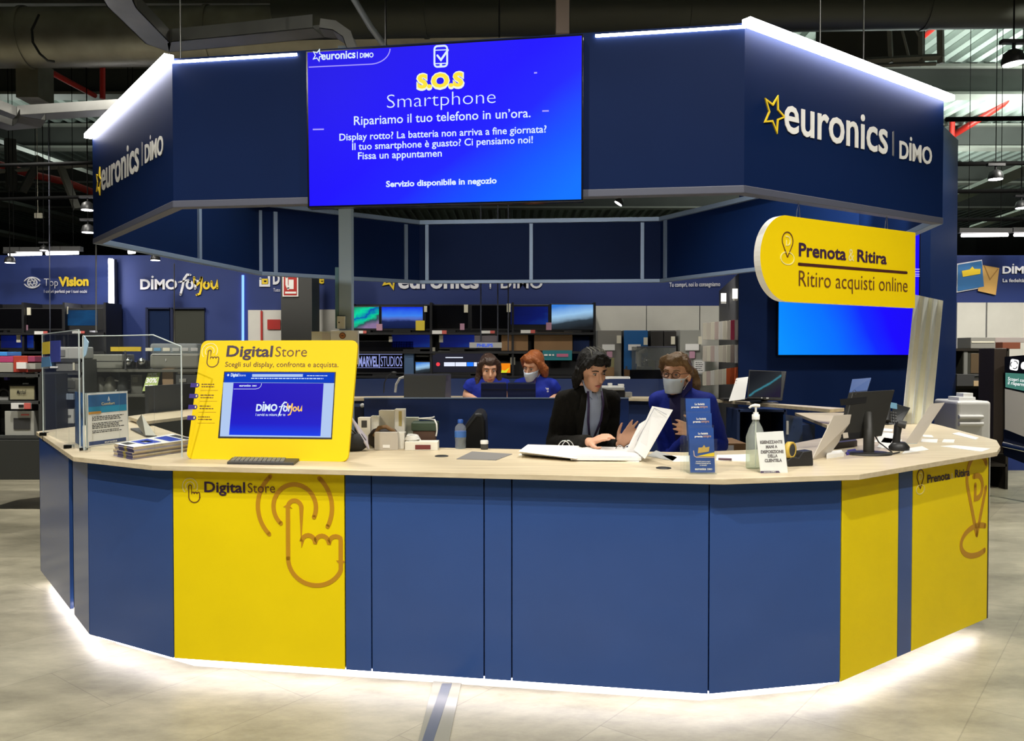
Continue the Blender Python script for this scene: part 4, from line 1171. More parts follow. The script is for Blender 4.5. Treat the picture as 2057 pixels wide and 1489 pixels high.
p, q = px(1592, 900, 6.95), px(1640, 830, 6.95); mb = MB(); mb.box(((p.x + q.x) / 2, 7.18, .5), (q.x - p.x, .4, 1.0)); mb.build('body', NB, t)
mb = MB(); quad(mb, [px(1578, 897, 6.7), px(1612, 899, 6.9), px(1612, 838, 6.9), px(1578, 833, 6.7)], .02); d = mb.build('door', mat('cupboard_door', (.016, .045, .15), .4), t)
a, b = px(1582, 873, 6.68), px(1582, 846, 6.68); mb = MB(); mb.tube([a, b], .010, 8); mb.build('handle', WHITE, d)
t = thing('carton', 'cardboard carton with a label on the floor behind the counter', 'box', base(1452, 1502, 960, 5.2, .3)); p, q = px(1450, 900, 5.2), px(1502, 892, 5.2)
mb = MB(); mb.box(((p.x + q.x) / 2, 5.4, q.z / 2), (q.x - p.x, .36, q.z)); mb.build('body', CARD, t); mb = MB(); fb(mb, 1453, 895, 1474, 912, 5.198, .004); mb.build('label', PAPER, t)


def monitor(label, P, th, m_back, m_front, face, foot, neck=.03, scr=None):
    """flat monitor: P = BL,BR,TR,TL of the side towards us; foot = plan centre and height of the desk"""
    c = (V(P[0]) + V(P[1]) + V(P[2]) + V(P[3])) / 4
    t = thing('monitor', label, 'monitor', (foot[0], foot[1], foot[2]))
    mb = MB(); quad(mb, P, th); h = mb.build('housing', m_back, t, bevel=.004)
    F = quadfr(P); W = (V(P[1]) - V(P[0])).length; H = (V(P[3]) - V(P[0])).length
    if scr:
        mb = MB(); mb.fbox(F, .012, W - .012, .02, H - .012, .0005, .002); mb.build('screen', scr, t)
    n = F.n * -1
    ax, ay = c.x + n.x * th * 1.4, c.y + n.y * th * 1.4
    mb = MB(); mb.tube([(foot[0], foot[1], foot[2] + .01), (foot[0] * .5 + ax * .5, foot[1] * .5 + ay * .5, foot[2] + .1), (ax, ay, c.z)] if scr else [(foot[0], foot[1], foot[2] + .01), (foot[0], foot[1], foot[2] + .12), (c.x, c.y, c.z)], neck, 10); mb.build('neck', m_back, t)
    mb = MB(); mb.lathe((foot[0], foot[1], foot[2]), [(.11, 0), (.11, .008), (.09, .014), (.0, .016)], 24, sx=1.1, sy=.8); mb.build('foot', m_back, t)
    return t, h, F, W, H


MSCR = screen('monitor_wave', [(0, (.006, .008, .012)), (.45, (.02, .025, .03)), (.5, (.05, .28, .36)), (.56, (.02, .025, .03)), (1, (.012, .008, .03))], (.75, 0, -.9), .52, .8, .12, 2)
t, h, F, W, H = monitor('black monitor with a pale wave picture on the rear counter', [px(1501, 801, 7.0), px(1571, 803, 6.9), px(1580, 746, 6.98), px(1504, 743, 7.08)], .03, BLACK, BLACK, 1, (px(1540, 814, 7.05).x, 7.12, 1.18), scr=MSCR)
mb = MB(); mb.disc(F, (W * .42, .009), .006, .003); mb.fbox(F, W * .55, W * .62, .004, .014, .001, .003); mb.build('badge', WHITEP, h)
t = thing('keyboard', 'black keyboard in front of the wave picture monitor', 'keyboard', (px(1510, 810, 6.8).x, 6.75, 1.18)); c = pz(1515, 808, 1.18)
# stand it on the rear counter slab
mb = MB(); mb.box((c.x - .02, c.y + .25, 1.188), (.40, .13, .016), rz=-1.15 * 0); mb.build('base', BLACK, t); mb = MB(); mb.box((c.x - .02, c.y + .25, 1.198), (.38, .11, .006)); mb.build('keys', DGREY, t)
for P, lab in (([(1464, 806), (1496, 802), (1503, 757), (1479, 760)], 'white price list leaning left of the wave picture monitor'),):
    mb = MB(); quad(mb, [px(P[0][0], P[0][1], 7.2), px(P[1][0], P[1][1], 7.15), px(P[2][0], P[2][1], 7.35), px(P[3][0], P[3][1], 7.4)], .004); o = mb.build('price_list', PAPER)
    F = quadfr([px(P[0][0], P[0][1], 7.2), px(P[1][0], P[1][1], 7.15), px(P[2][0], P[2][1], 7.35), px(P[3][0], P[3][1], 7.4)]); tag(o, lab, 'paper')
    mb = MB(); lines(mb, F, 1478, 1498, range(766, 800, 5), .010, .001); mb.build('print', GREY, o)
mb = MB(); quad(mb, [px(1706, 788, 5.6), px(1742, 784, 5.6), px(1750, 759, 5.75), px(1712, 762, 5.75)], .012); o = tag(mb.build('tablet', mat('slate_tablet', (.05, .11, .33), .35)), 'slate blue tablet standing behind the turned black monitor', 'tablet')
a = px(1728, 800, 5.72); mb = MB(); mb.tube([(a.x, a.y, 1.06), (a.x, a.y, 1.36)], .02, 8); mb.build('stand', BLACK, o); mb = MB(); mb.lathe((a.x, a.y, 1.06), [(.08, 0), (.08, .01), (0, .012)], 18); mb.build('foot', BLACK, o)
# on the island desk
t = thing('monitor', 'dark grey monitor back standing on the island desk by the white cable', 'monitor', base(812, 905, 800, 6.5)); mb = MB()
quad(mb, [px(811, 803, 6.42), px(894, 803, 6.42), px(897, 753, 6.42), px(811, 754, 6.42)], .03); mb.build('housing', mat('monitor_grey', (.075, .075, .07), .5), t, bevel=.006)
mb = MB(); quad(mb, [px(894, 803, 6.42), px(906, 800, 6.6), px(906, 752, 6.6), px(897, 753, 6.42)], .02); mb.build('side', ALUW, t); mb = MB(); fb(mb, 811, 751.5, 904, 754.5, 6.42, .05); mb.build('top_edge', ALUW, t)
c = px(855, 800, 6.5); mb = MB(); mb.box((c.x, 6.5, 1.20), (.2, .14, .02)); mb.build('foot', DGREY, t)
mb = MB(); mb.box((c.x, 6.5, 1.23), (.06, .04, .06)); mb.build('neck', DGREY, t)
t = thing('router', 'white router on the island desk beside the grey monitor back', 'router', base(766, 810, 800, 6.6)); c = px(788, 800, 6.5); mb = MB(); mb.box((c.x, 6.5, 1.222), (.18, .14, .065)); mb.build('case', WHITE, t, bevel=.012)
mb = MB(); c2 = px(795, 790, 6.5); mb.tube([px(794, 788, 6.5), px(796, 772, 6.48), px(803, 760, 6.46), px(813, 757, 6.44)], .010, 8); mb.build('cable', WHITE, t)
mb = MB(); mb.tube([px(771, 789, 6.5), px(772, 770, 6.5), px(778, 756, 6.5), px(788, 750, 6.5)], .005, 6); mb.lathe(px(791, 748.5, 6.5), [(.0, -.01), (.022, -.006), (.022, .004), (0, .01)], 12); mb.build('gooseneck_microphone', DGREY, t)
for x0, x1, lab in ((966, 1018, 'navy monitor back in front of the long haired person'), (1019, 1076, 'navy monitor back in front of the ginger haired person')):
    t = thing('monitor', lab, 'monitor', base(x0, x1, 803, 6.5)); mb = MB(); fb(mb, x0, 770, x1, 803, 6.44, .03); mb.build('housing', mat('monitor_navy', (.007, .012, .055), .35), t, bevel=.004)
    mb = MB(); fb(mb, x0, 782, x1, 783, 6.438, .004); mb.build('seam', BLACK, t); c = px((x0 + x1) / 2, 800, 6.5); mb = MB(); mb.box((c.x, 6.5, 1.22), (.16, .12, .06)); mb.build('foot', BLACK, t)
    mb = MB(); fb(mb, x0 + 2, 768.5, x1 - 2, 770, 6.44, .03); mb.build('top_edge', ALUW if x0 < 1000 else NAVYF, t)
solid('carton_lid', 'narrow brown slat of packaging beside the short sleeved arm', 'packaging', 908, 790, 932, 797, 6.55, .1, mat('tan_board', (.45, .33, .18), .6)) if False else None
t = thing('label_printer', 'black label printer with a pale lid on the island desk behind the black jacket', 'printer', base(1208, 1256, 803, 6.5)); mb = MB(); fb(mb, 1210, 784, 1256, 803, 6.45, .3); mb.build('body', BLACK, t, bevel=.008)
mb = MB(); fb(mb, 1206, 777.5, 1255, 784.5, 6.43, .32); mb.build('lid', LGREY, t, bevel=.006); mb = MB(); fb(mb, 1224, 793, 1231, 797, 6.446, .005); mb.build('badge', LGREY, t)
solid('calculator', 'small grey terminal right of the label printer', 'terminal', 1256, 788, 1270, 797, 7.98, .12, GREY)
mb = MB(); fb(mb, 1222, 770, 1230, 777, 6.5, .05); tag(mb.build('paper_clip_box', WHITE), 'left white clip box on the label printer lid', 'box')
mb = MB(); fb(mb, 1243, 772, 1254, 777, 6.5, .06); tag(mb.build('paper_clip_box', WHITE), 'right white clip box on the label printer lid', 'box')
solid('paper_heap', 'white papers lying on the rear upstand behind the black jacket', 'paper', 1216, 757, 1266, 762, 8.2, .12, PAPER)

# ------------------------------------------------------------------ steel trunking with socket box and white notice board
t = thing('trunking', 'pale blue-grey vertical steel trunking rising behind the yellow stand', 'trunking', base(680, 706, 960, 5.25)); p, q = px(680, 500, 5.25), px(706, 500, 5.25)
mb = MB(); mb.box(((p.x + q.x) / 2, 5.29, 1.78), (q.x - p.x, .08, 3.56)); mb.build('channel', mat('trunking_steel', (.36, .46, .56), .4, metal=.1), t, bevel=.004)
mb = MB(); fb(mb, 673.5, 537, 680, 660, 5.26, .04); mb.build('side_duct', mat('trunking_teal', (.16, .30, .36), .4, metal=.3), t)
mb = MB(); fb(mb, 677, 635, 693, 661, 5.235, .02); s = mb.build('socket_box', WHITE, t, bevel=.003); mb = MB(); mb.disc(FRONTAL(5.234), FRONTAL(5.234).at(681, 648), .005, .001); mb.build('socket_hole', DGREY, s)
t = thing('notice_board', 'white notice board with a round orange sticker behind the yellow stand', 'notice board', base(627, 720, 740, 5.18)); mb = MB(); fb(mb, 664, 664, 719.5, 732, 5.2, .03); mb.build('board', WHITE, t, bevel=.003)
mb = MB(); fb(mb, 626, 666, 663, 732, 5.215, .012); mb.build('paper', mat('cream_sheet', (.60, .58, .45), .6), t); mb = MB(); fb(mb, 647, 669, 663, 684, 5.21, .004); mb.build('card', PAPERG, t)
F = FRONTAL(5.198); mb = MB(); mb.disc(F, F.at(688, 674.5), .021, .001, 0, 20); mb.disc(F, F.at(688, 674.5), .016, .0015, 1, 20); mb.disc(F, F.at(688, 674.5), .010, .002, 0, 8, .004); mb.build('sticker', [mat('brown_sticker', (.14, .04, .01), .5), mat('orange_sticker', (.48, .18, .05), .5)], t)

# ================================================================== ON THE WORKTOP
WZ = WZ1


def onW(x, y, dz=0):
    c = pz(x, y, WZ); return V((c.x, c.y, WZ + dz))


# ---- yellow touch stand
BL, BR = onW(372, 922), onW(700, 928); TL, TR = px(398, 684, BL.y + .17), px(713, 684, BR.y + .17)
Fs = Fr(BL, BR - BL, TL - BL - (BR - BL).normalized() * (TL - BL).dot((BR - BL).normalized()))
ST = thing('touch_display_stand', 'yellow countertop stand with an inset blue touch screen and a pointing finger icon', 'display stand', (BL + BR) / 2)
W = (BR - BL).length; Hh = Fs.at(556, 684)[1]
mb = MB(); mb.prism(rrect(.004, .0, W - .004, Hh, .035), -.018, 0, F=Fs); mb.build('board', YELB, ST, bevel=.001)
mb = MB(); mb.hexa([Fs.w(W * .25, .0, -.018), Fs.w(W * .75, .0, -.018), BR * .25 + BL * .75 + V((.44, .30, 0)), BR * .25 + BL * .75 + V((0, .36, 0)), Fs.w(W * .25, .35, -.018), Fs.w(W * .75, .35, -.018), Fs.w(W * .75, .34, -.04), Fs.w(W * .25, .34, -.04)]); mb.build('back_strut', YELB, ST)
SC0 = [Fs.at(*p) for p in ((438, 880.5), (667, 883), (674.8, 747.5), (450.4, 746.5))]
mb = MB(); t_ = .001
mb.add([Fs.w(*p, t_) for p in SC0], [(0, 1, 2, 3)], 0)
scr = lambda *P: [Fs.w(*Fs.at(*p), t_ + .0006) for p in P]
mb.add(scr((442, 877), (665, 879.5), (671.5, 770), (449, 768.5)), [(0, 1, 2, 3)], 1)
mb.add(scr((450.5, 768.5), (671, 769.5), (672.5, 749), (452, 748.5)), [(0, 1, 2, 3)], 2)
k = .0012
mb.add([p + Fs.n * k for p in scr((460.5, 874), (644, 876.5), (650.5, 770.5), (469.5, 769.5))], [(0, 1, 2, 3)], 3)
mb.add([p + Fs.n * k for p in scr((507, 757.5), (608.5, 757.5), (609, 752), (507, 752))], [(0, 1, 2, 3)], 1)
SB = screen('stand_blue', [(0, (.001, .06, .95)), (.22, (.008, .006, .62)), (.5, (.010, 0, .50)), (1, (.010, 0, .55))], (0, 0, 1), 0, .95)
S = mb.build('screen', [BLACK, glow('page_white', (.50, .66, .98), .9), glow('page_bar', (.008, .06, .62), .9), SB], ST)
mb = MB(); t_ = .0035
dimo(mb, Fs, (514.5, 825.8), (557, 825.8), (515, 812, 825.8), 0, off=.04, t=t_)
a, b = Fs.at(561, 826); s_ = Fs.at(561, 816)[1] - b; script(mb, Fs, a, b, s_, t_, 0, 'for'); a, b = Fs.at(577, 826); script(mb, Fs, a, b, s_ * .95, t_, 1, 'You')
mb.tpx(Fs, 'I servizi su misura per te', (514, 836), (573.6, 836), 830.5, off=.01, t=t_)
mb.tpx(Fs, 'euronics', (481, 777), (504, 777), 773, off=.03, t=t_); mb.tpx(Fs, 'DIMO', (507, 777), (516, 777), 774, off=.03, t=t_)
mb.ribbon(Fs, [Fs.at(470, 782), Fs.at(514, 782)] + [Fs.at(515 + 11 * math.sin(math.radians(q)), 770.5 + 11 * math.cos(math.radians(q))) for q in range(5, 90, 12)], .002, t_, 0)
mb.tpx(Fs, 'Digital', (464, 756.5), (479, 756.5), 750.5, off=.04, t=t_); mb.tpx(Fs, 'Store', (480, 756.5), (494, 756.5), 751.5, t=t_); mb.disc(Fs, Fs.at(459, 754), .006, t_)
lines(mb, Fs, 505, 650, (761.5,), .005, t_, 0, 0); lines(mb, Fs, 617, 658, (756,), .004, t_, 0, 0)
mb.build('screen_lettering', [GW, glow('screen_gold', (1, .6, .12), 1)], S)
mb = MB(); t_ = .0015
mb.tpx(Fs, 'Digital', (454.5, 716), (547, 716.5), 694.5, off=.022, t=t_, mi=0); mb.tpx(Fs, 'Store', (552.5, 716.5), (616, 716.5), 696.5, off=-.005, t=t_, mi=1)
mb.tpx(Fs, 'Scegli sul display, confronta e acquista.', (452, 736.8), (679.7, 737.5), 727, off=0, t=t_, mi=1)
a, b = Fs.at(421.5, 706); R = Fs.at(437, 706)[0] - a; hand(mb, Fs, a, b, R, R * .11, 2, 1, t=t_)
for x, y in ((401, 774), (399, 795.8), (397, 817.8), (394.5, 839.5)):
    lines(mb, Fs, x + 4, x + 32, (y - 1, y + 4), .0045, t_, 1); mb.ribbon(Fs, [Fs.at(x + 2, y + 10.5), Fs.at(x + 37, y + 10.5)], .0012, t_, 3)
mb.build('lettering', [PURP, BROWNP, PALEY, OCH], ST)
for x0, x1, y in ((384.5, 400.5, 774), (382, 398.5, 795.8), (380, 396.5, 817.8), (378, 394, 839.5)):
    a0, b0 = Fs.at(x0, y); a1, b1 = Fs.at(x1, y); mb = MB(); h = .0115
    mb.prism([(a0 - .004, b0 - h), (a1 - h, b0 - h)] + arc(a1 - h, b0, h, -80, 80, 8) + [(a1 - h, b0 + h), (a0 - .004, b0 + h)], 0, .002, F=Fs)
    mb.add([Fs.w(a1 - .013, b0 - .006, .0025), Fs.w(a1 - .006, b0 - .006, .0025), Fs.w(a1 - .006, b0 + .006, .0025), Fs.w(a1 - .013, b0 + .006, .0025)], [(0, 1, 2, 3)], 1)
    mb.build('index_tab', [mat('purple_tab', (.03, .012, .22), .45), PALEY], ST)
# ---- keyboard in front of it
P = [onW(456, 933), onW(590, 935), onW(607, 921), onW(472, 918)]
t = thing('keyboard', 'small dark keyboard lying at the foot of the yellow stand', 'keyboard', P[0]); mb = MB(); mb.hexa(P + [p + V((0, 0, .012)) for p in P]); mb.build('base', DGREY, t, bevel=.002)
mb = MB(); U, Vv = P[1] - P[0], P[3] - P[0]
for r in range(4):
    for c in range(12):
        o = P[0] + U * (.04 + c * .068) + Vv * (.1 + r * .2) + V((0, 0, .012)); u, v = U * .056, Vv * .16
        mb.hexa([o, o + u, o + u + v, o + v] + [q + V((0, 0, .004)) for q in (o, o + u, o + u + v, o + v)])
k_ = mb.build('key', GREY, t); k_['kind'] = 'stuff'

# ---- magazines
rnd = random.Random(3); q0, q1, q2, q3 = onW(229, 916), onW(268, 924), onW(392, 905), onW(345, 893)
names = ['lowest', 'second from the bottom', 'third from the bottom', 'fourth from the bottom', 'middle', 'fourth from the top', 'third from the top', 'second from the top', 'topmost, blue printed']
for k in range(9):
    t = thing('magazine', names[k] + ' magazine of the stack beside the yellow stand', 'magazine', q0 + V((0, 0, .0072 * k)), 'stack of magazines on the worktop')
    j = V((rnd.uniform(-.006, .006), rnd.uniform(-.006, .006), .0072 * k)); mb = MB(); A4 = [q + j for q in (q0, q1, q2, q3)]
    mb.hexa(A4 + [q + V((0, 0, .0064)) for q in A4]); mb.build('pages', mat('pages_cream' if k % 3 else 'pages_lilac', (.50, .42, .29) if k % 3 else (.34, .32, .42), .7), t)
    mb = MB(); S4 = [A4[0], A4[0] * .72 + A4[1] * .28, A4[1] * .25 + A4[0] * .75, A4[1] * .98 + A4[0] * .02]; d = (A4[1] - A4[0]).normalized(); n_ = V((d.y, -d.x, 0)) * .0012
    for f0, f1, mi in ((.22, .52, 0), (.52, .66, 1), (.66, .98, 0)):
        a_, b_ = A4[0] + (A4[1] - A4[0]) * f0 + n_, A4[0] + (A4[1] - A4[0]) * f1 + n_; mb.add([a_, b_, b_ + V((0, 0, .006)), a_ + V((0, 0, .006))], [(0, 1, 2, 3)], mi)
    mb.build('printed_edge', [mat('navy_ink', (.03, .03, .14), .5), mat('olive_ink', (.28, .24, .04), .5)], t)
    if k == 8:
        z = V((0, 0, .0068)); B = [q + z for q in A4]; mb = MB(); L = lambda u, v: B[0] * (1 - u) * (1 - v) + B[1] * u * (1 - v) + B[2] * u * v + B[3] * (1 - u) * v
        mb.add([L(0, 0), L(1, 0), L(1, 1), L(0, 1)], [(0, 1, 2, 3)], 0)
        for (u0, v0, u1, v1, mi) in ((.1, .22, .8, .5, 1), (.15, .6, .9, .82, 1), (.1, .05, .5, .18, 2), (.3, .3, .6, .42, 0), (.2, .86, .95, .98, 2)):
            mb.add([L(u0, v0) + z * .06, L(u1, v0) + z * .06, L(u1, v1) + z * .06, L(u0, v1) + z * .06], [(0, 1, 2, 3)], mi)
        mb.build('cover', [PAPER, mat('cover_blue', (.02, .06, .50), .4), DGREY], t)

# ---- notice in an acrylic stand
P = [onW(175, 899.5), onW(258.5, 888)]; P3_ = px(172.5, 790, P[0].y); P += [P[1] + P3_ - P[0], P3_]
t = thing('notice_stand', 'acrylic notice stand with a blue headed printed sheet, behind the corner screen', 'notice', P[0]); F = quadfr(P); mb = MB(); quad(mb, P, .006); mb.build('holder', ACRE, t)
mb = MB(); g = lambda a, b, c, d, t_, mi: mb.add([F.w(*F.at(a, d), t_), F.w(*F.at(c, d - (c - a) * .12), t_), F.w(*F.at(c, b), t_), F.w(*F.at(a, b), t_)], [(0, 1, 2, 3)], mi)
W2, H2 = (P[1] - P[0]).length, (P[3] - P[0]).length
rc = lambda u0, v0, u1, v1, t_, mi: mb.add([F.w(u0 * W2, v0 * H2, t_), F.w(u1 * W2, v0 * H2, t_), F.w(u1 * W2, v1 * H2, t_), F.w(u0 * W2, v1 * H2, t_)], [(0, 1, 2, 3)], mi)
rc(.02, .01, .98, .99, .001, 0); rc(.04, .62, .96, .96, .002, 1); rc(.04, .62, .96, .74, .0022, 2); rc(.04, .605, .33, .65, .003, 3); rc(.04, .03, .93, .10, .002, 4)
mb.text(F, 'Comfort', .34 * W2, .76 * H2, .66 * W2, .05 * H2, off=.02, t=.003, mi=5); mb.text(F, 'euronics', .40 * W2, .045 * H2, .70 * W2, .035 * H2, off=.02, t=.003, mi=6)
mb.ribbon(F, [(.5 * W2, .83 * H2), (.52 * W2, .90 * H2), (.54 * W2, .83 * H2)], .004, .003, 6)
for v in (.54, .51, .48, .42, .39, .36, .33, .28, .25):
    a = .12 * W2; rl = random.Random(int(v * 100)); e = (.70 + .2 * rl.random()) * W2
    while a < e:
        wd = .006 + .02 * rl.random(); mb.add([F.w(a, v * H2, .002), F.w(a + wd, v * H2, .002), F.w(a + wd, v * H2 + .005, .002), F.w(a, v * H2 + .005, .002)], [(0, 1, 2, 3)], 7); a += wd + .004
mb.build('sheet', [PAPER, mat('header_blue', (.012, .11, .30), .5), mat('header_teal', (.004, .26, .48), .5), mat('orange_tab', (.62, .30, .03), .5), mat('footer_navy', (.02, .05, .18), .5), mat('tan_title', (.62, .54, .26), .5), WHITEP, DGREY], t)
Q = [onW(151, 889), onW(165, 898)]; Q += [px(164, 789, Q[1].y), px(150, 787, Q[0].y)]; mb = MB(); quad(mb, Q, .004); mb.build('side_card', mat('side_card_blue', (.02, .10, .30), .5, noise=.9, nscale=14), t)

# ---- acrylic screens on the left edge
def acry(label, path, z1, clamps, rnd_=0):
    t = thing('acrylic_screen', label, 'screen', (path[0][0], path[0][1], WZ)); mb = MB(); n = len(path)
    up = lambda i: z1 - (rnd_ if i == n - 1 else 0)
    for i in range(n - 1):
        a, b = V(path[i]), V(path[i + 1]); k = seg_n(a, b) * .005
        z_0, z_1 = up(i), up(i + 1)
        mb.hexa([(a.x, a.y, WZ + .012), (b.x, b.y, WZ + .012), (b.x + k.x, b.y + k.y, WZ + .012), (a.x + k.x, a.y + k.y, WZ + .012), (a.x, a.y, z_0), (b.x, b.y, z_1), (b.x + k.x, b.y + k.y, z_1), (a.x + k.x, a.y + k.y, z_0)])
    mb.build('sheet', ACR, t)
    mb = MB(); mb.tube([(p[0], p[1], up(i)) for i, p in enumerate(path)], .0035, 6); mb.tube([(path[0][0], path[0][1], WZ + .012), (path[0][0], path[0][1], z1)], .004, 6); mb.tube([(path[-1][0], path[-1][1], WZ + .012), (path[-1][0], path[-1][1], up(n - 1))], .004, 6); mb.build('polished_edge', ACRE, t)
    for x, y in clamps:
        c = pz(x, y, WZ); mb = MB(); mb.box((c.x, c.y, WZ + .012), (.05, .03, .024)); mb.lathe((c.x, c.y, WZ - .035), [(.012, 0), (.012, .05)], 10); mb.build('clamp', CHROME, t, bevel=.002)
    return t


w2 = lambda x, y: tuple(onW(x, y)[:2])
acry('clear acrylic screen along the far left edge of the worktop', [w2(87, 872), w2(112, 885), w2(138, 897), w2(161, 908)], 1.735, ((89, 876), (139, 902)))
e_ = [w2(169, 909), w2(240, 914), w2(310, 922), w2(366, 924)]
acry('clear acrylic screen with a rounded top corner beside the yellow stand', e_, 1.70, ((171, 908),), .06)
for P, m_, lab in (([(86, 712), (101, 711), (101, 686), (86, 688)], YC, 'orange card stuck on the far left acrylic screen'), ([(102, 728), (122, 727), (122, 684), (102, 685)], mat('violet_card', (.05, .07, .38), .5), 'blue card stuck on the far left acrylic screen'), ([(84, 738), (104, 736), (101, 716), (85, 718)], mat('pale_blue_card', (.12, .30, .58), .5), 'pale blue card below the orange card on the acrylic screen')):
    F = wallfr(w2(87, 872), w2(112, 885)) if P[0][0] < 100 else wallfr(w2(87, 872), w2(138, 897)); mb = MB(); mb.prism([F.at(*p) for p in P], .001, .004, F=F); tag(mb.build('sticker_card', m_), lab, 'card')
F = wallfr(w2(169, 909), w2(240, 914)); mb = MB(); mb.prism([F.at(*p) for p in ((171, 718), (176, 712), (181, 688), (172, 675))], .006, .010, F=F); tag(mb.build('sticker_card', mat('ice_blue_card', (.35, .52, .68), .4)), 'ice blue label at the top corner of the second acrylic screen', 'card')
# ---- laptop on the left wing
t = thing('laptop', 'open grey laptop seen from behind on the left part of the worktop', 'laptop', onW(300, 878)); P = [onW(293, 879), onW(316, 880), px(284.5, 832, onW(300, 878).y + .30), px(273.5, 848, onW(300, 878).y + .34)]
mb = MB(); quad(mb, P, .008); mb.build('lid', mat('laptop_grey', (.26, .25, .20), .4, metal=.3), t); mb = MB(); B = [onW(293, 879), onW(316, 880), onW(288, 862), onW(262, 864)]; mb.hexa(B + [b + V((0, 0, .012)) for b in B]); mb.build('base', DGREY, t)
# ---- leaflet holder with three tiers
t = thing('leaflet_holder', 'clear three tier leaflet holder near the corner of the counter', 'leaflet holder', onW(1411, 953)); P0 = onW(1387, 953)
for i, (x0, x1, yt, yb, dy) in enumerate(((1387, 1437, 860, 951, .012), (1384, 1433, 830.5, 862, .042), (1380.5, 1430, 801, 833, .072))):
    Y = P0.y + dy; F = FRONTAL(Y); a0, b0 = F.at(x0, yb); a1, b1 = F.at(x1, yt); k = .03 * (b1 - b0) * .4
    b0 = WZ + .006 if i == 0 else b0 - .12
    sh = -.012 * i
    P = [V((a0, Y, b0)), V((a1, Y, b0)), V((a1 - .006, Y + .01, b1)), V((a0 - .006, Y + .01, b1))]
    o = thing('leaflet', ('lowest and frontmost', 'middle', 'topmost and rearmost')[i] + ' blue leaflet in the three tier holder', 'leaflet', P[0], 'leaflets in the tiered holder'); Fl = quadfr(P); w_, h_ = a1 - a0, (P[3] - P[0]).length
    mb = MB(); quad(mb, P, .004); mb.build('card', screen('x', [(0, (0, 0, 0)), (1, (0, 0, 0))], (0, 0, 1), 0) if False else mat('leaflet_blue', (.022, .075, .30), .45, noise=.25, nscale=6), o)
    mb = MB(); T_ = .0012
    mb.text(Fl, 'La fedelt\u00e0', w_ * .32, h_ - .030, w_ * .72, .009, off=.03, t=T_, mi=0); mb.text(Fl, 'premia', w_ * .18, h_ - .043, w_ * .50, .008, off=.04, t=T_, mi=0); mb.text(Fl, 'sempre', w_ * .52, h_ - .043, w_ * .84, .008, off=.0, t=T_, mi=1)
    if i == 0:
        c = h_ * .40
        mb.ribbon(Fl, [(w_ * .13, c + .018), (w_ * .16, c - .006), (w_ * .26, c - .012), (w_ * .97, c - .012)], .004, T_, 2)
        mb.prism([(w_ * .24, c - .008), (w_ * .97, c - .008), (w_ * .97, c + .010), (w_ * .7, c + .004)], 0, T_, 3, F=Fl)
        mb.prism([(w_ * .30, c + .006), (w_ * .75, c + .014), (w_ * .78, c + .036), (w_ * .62, c + .032), (w_ * .56, c + .044), (w_ * .48, c + .032), (w_ * .33, c + .032)], 0, T_, 4, F=Fl)
        for q in range(3):
            mb.text(Fl, ('raccogli i punti e scopri', 'i vantaggi pensati per te', 'in negozio')[q], w_ * (.22, .2, .38)[q], h_ * .235 - .0085 * q, w_ * (.8, .82, .66)[q], .006, off=.02, t=T_, mi=0)
        mb.text(Fl, 'euronics', w_ * .18, h_ * .06, w_ * .63, .009, off=.04, t=T_, mi=0); mb.text(Fl, 'DIMO', w_ * .68, h_ * .06, w_ * .88, .007, off=.04, t=T_, mi=0)
    mb.build('print', [WHITEP, mat('peach_print', (.7, .42, .25), .5), mat('pinkish_print', (.55, .40, .38), .5), OCHRE_L, mat('gold_leaflet', (.60, .38, .08), .5)], o)
F = FRONTAL(P0.y); xa, xb = F.at(1385, 953)[0], F.at(1440, 953)[0]
mb = MB(); mb.box(((xa + xb) / 2, P0.y - .002, WZ + .08), (xb - xa, .003, .16)); mb.box(((xa + xb) / 2, P0.y + .05, WZ + .002), (xb - xa, .11, .004))
for i in (1, 2, 3):
    mb.box(((xa + xb) / 2 - .008 * i, P0.y + .030 * i - .004, WZ + (.16 + .06 * i) / 2), (xb - xa, .003, .16 + .06 * i))
mb.build('holder', ACR, t)
# ---- hand sanitizer
c = onW(1524, 944); c = V((c.x, c.y + .05, WZ)); t = thing('sanitizer_bottle', 'clear pump bottle of hand sanitizer beside the leaflet holder', 'bottle', c)
GEL = clear('sanitizer_gel', (.80, .86, .76), .22, .08)
mb = MB(); mb.lathe(c, [(.042, 0), (.046, .006), (.046, .145), (.045, .152), (.030, .195), (.016, .222), (.016, .232)], 24, sx=1, sy=.72); mb.build('body', GEL, t)
mb = MB(); mb.lathe(c, [(.018, .232), (.018, .255), (.012, .258), (.012, .266)], 18); mb.lathe(c, [(.005, .262), (.005, .290)], 10); mb.build('cap', WHITE, t)
mb = MB(); mb.tube([c + V((.018, 0, .296)), c + V((-.004, 0, .298)), c + V((-.022, 0, .295)), c + V((-.032, 0, .286))], [.008, .009, .006, .005], 10); mb.build('pump_head', WHITE, t)
mb = MB(); mb.tube([c + V((0, 0, .01)), c + V((0, 0, .25))], .003, 8); mb.build('dip_tube', WHITE, t)
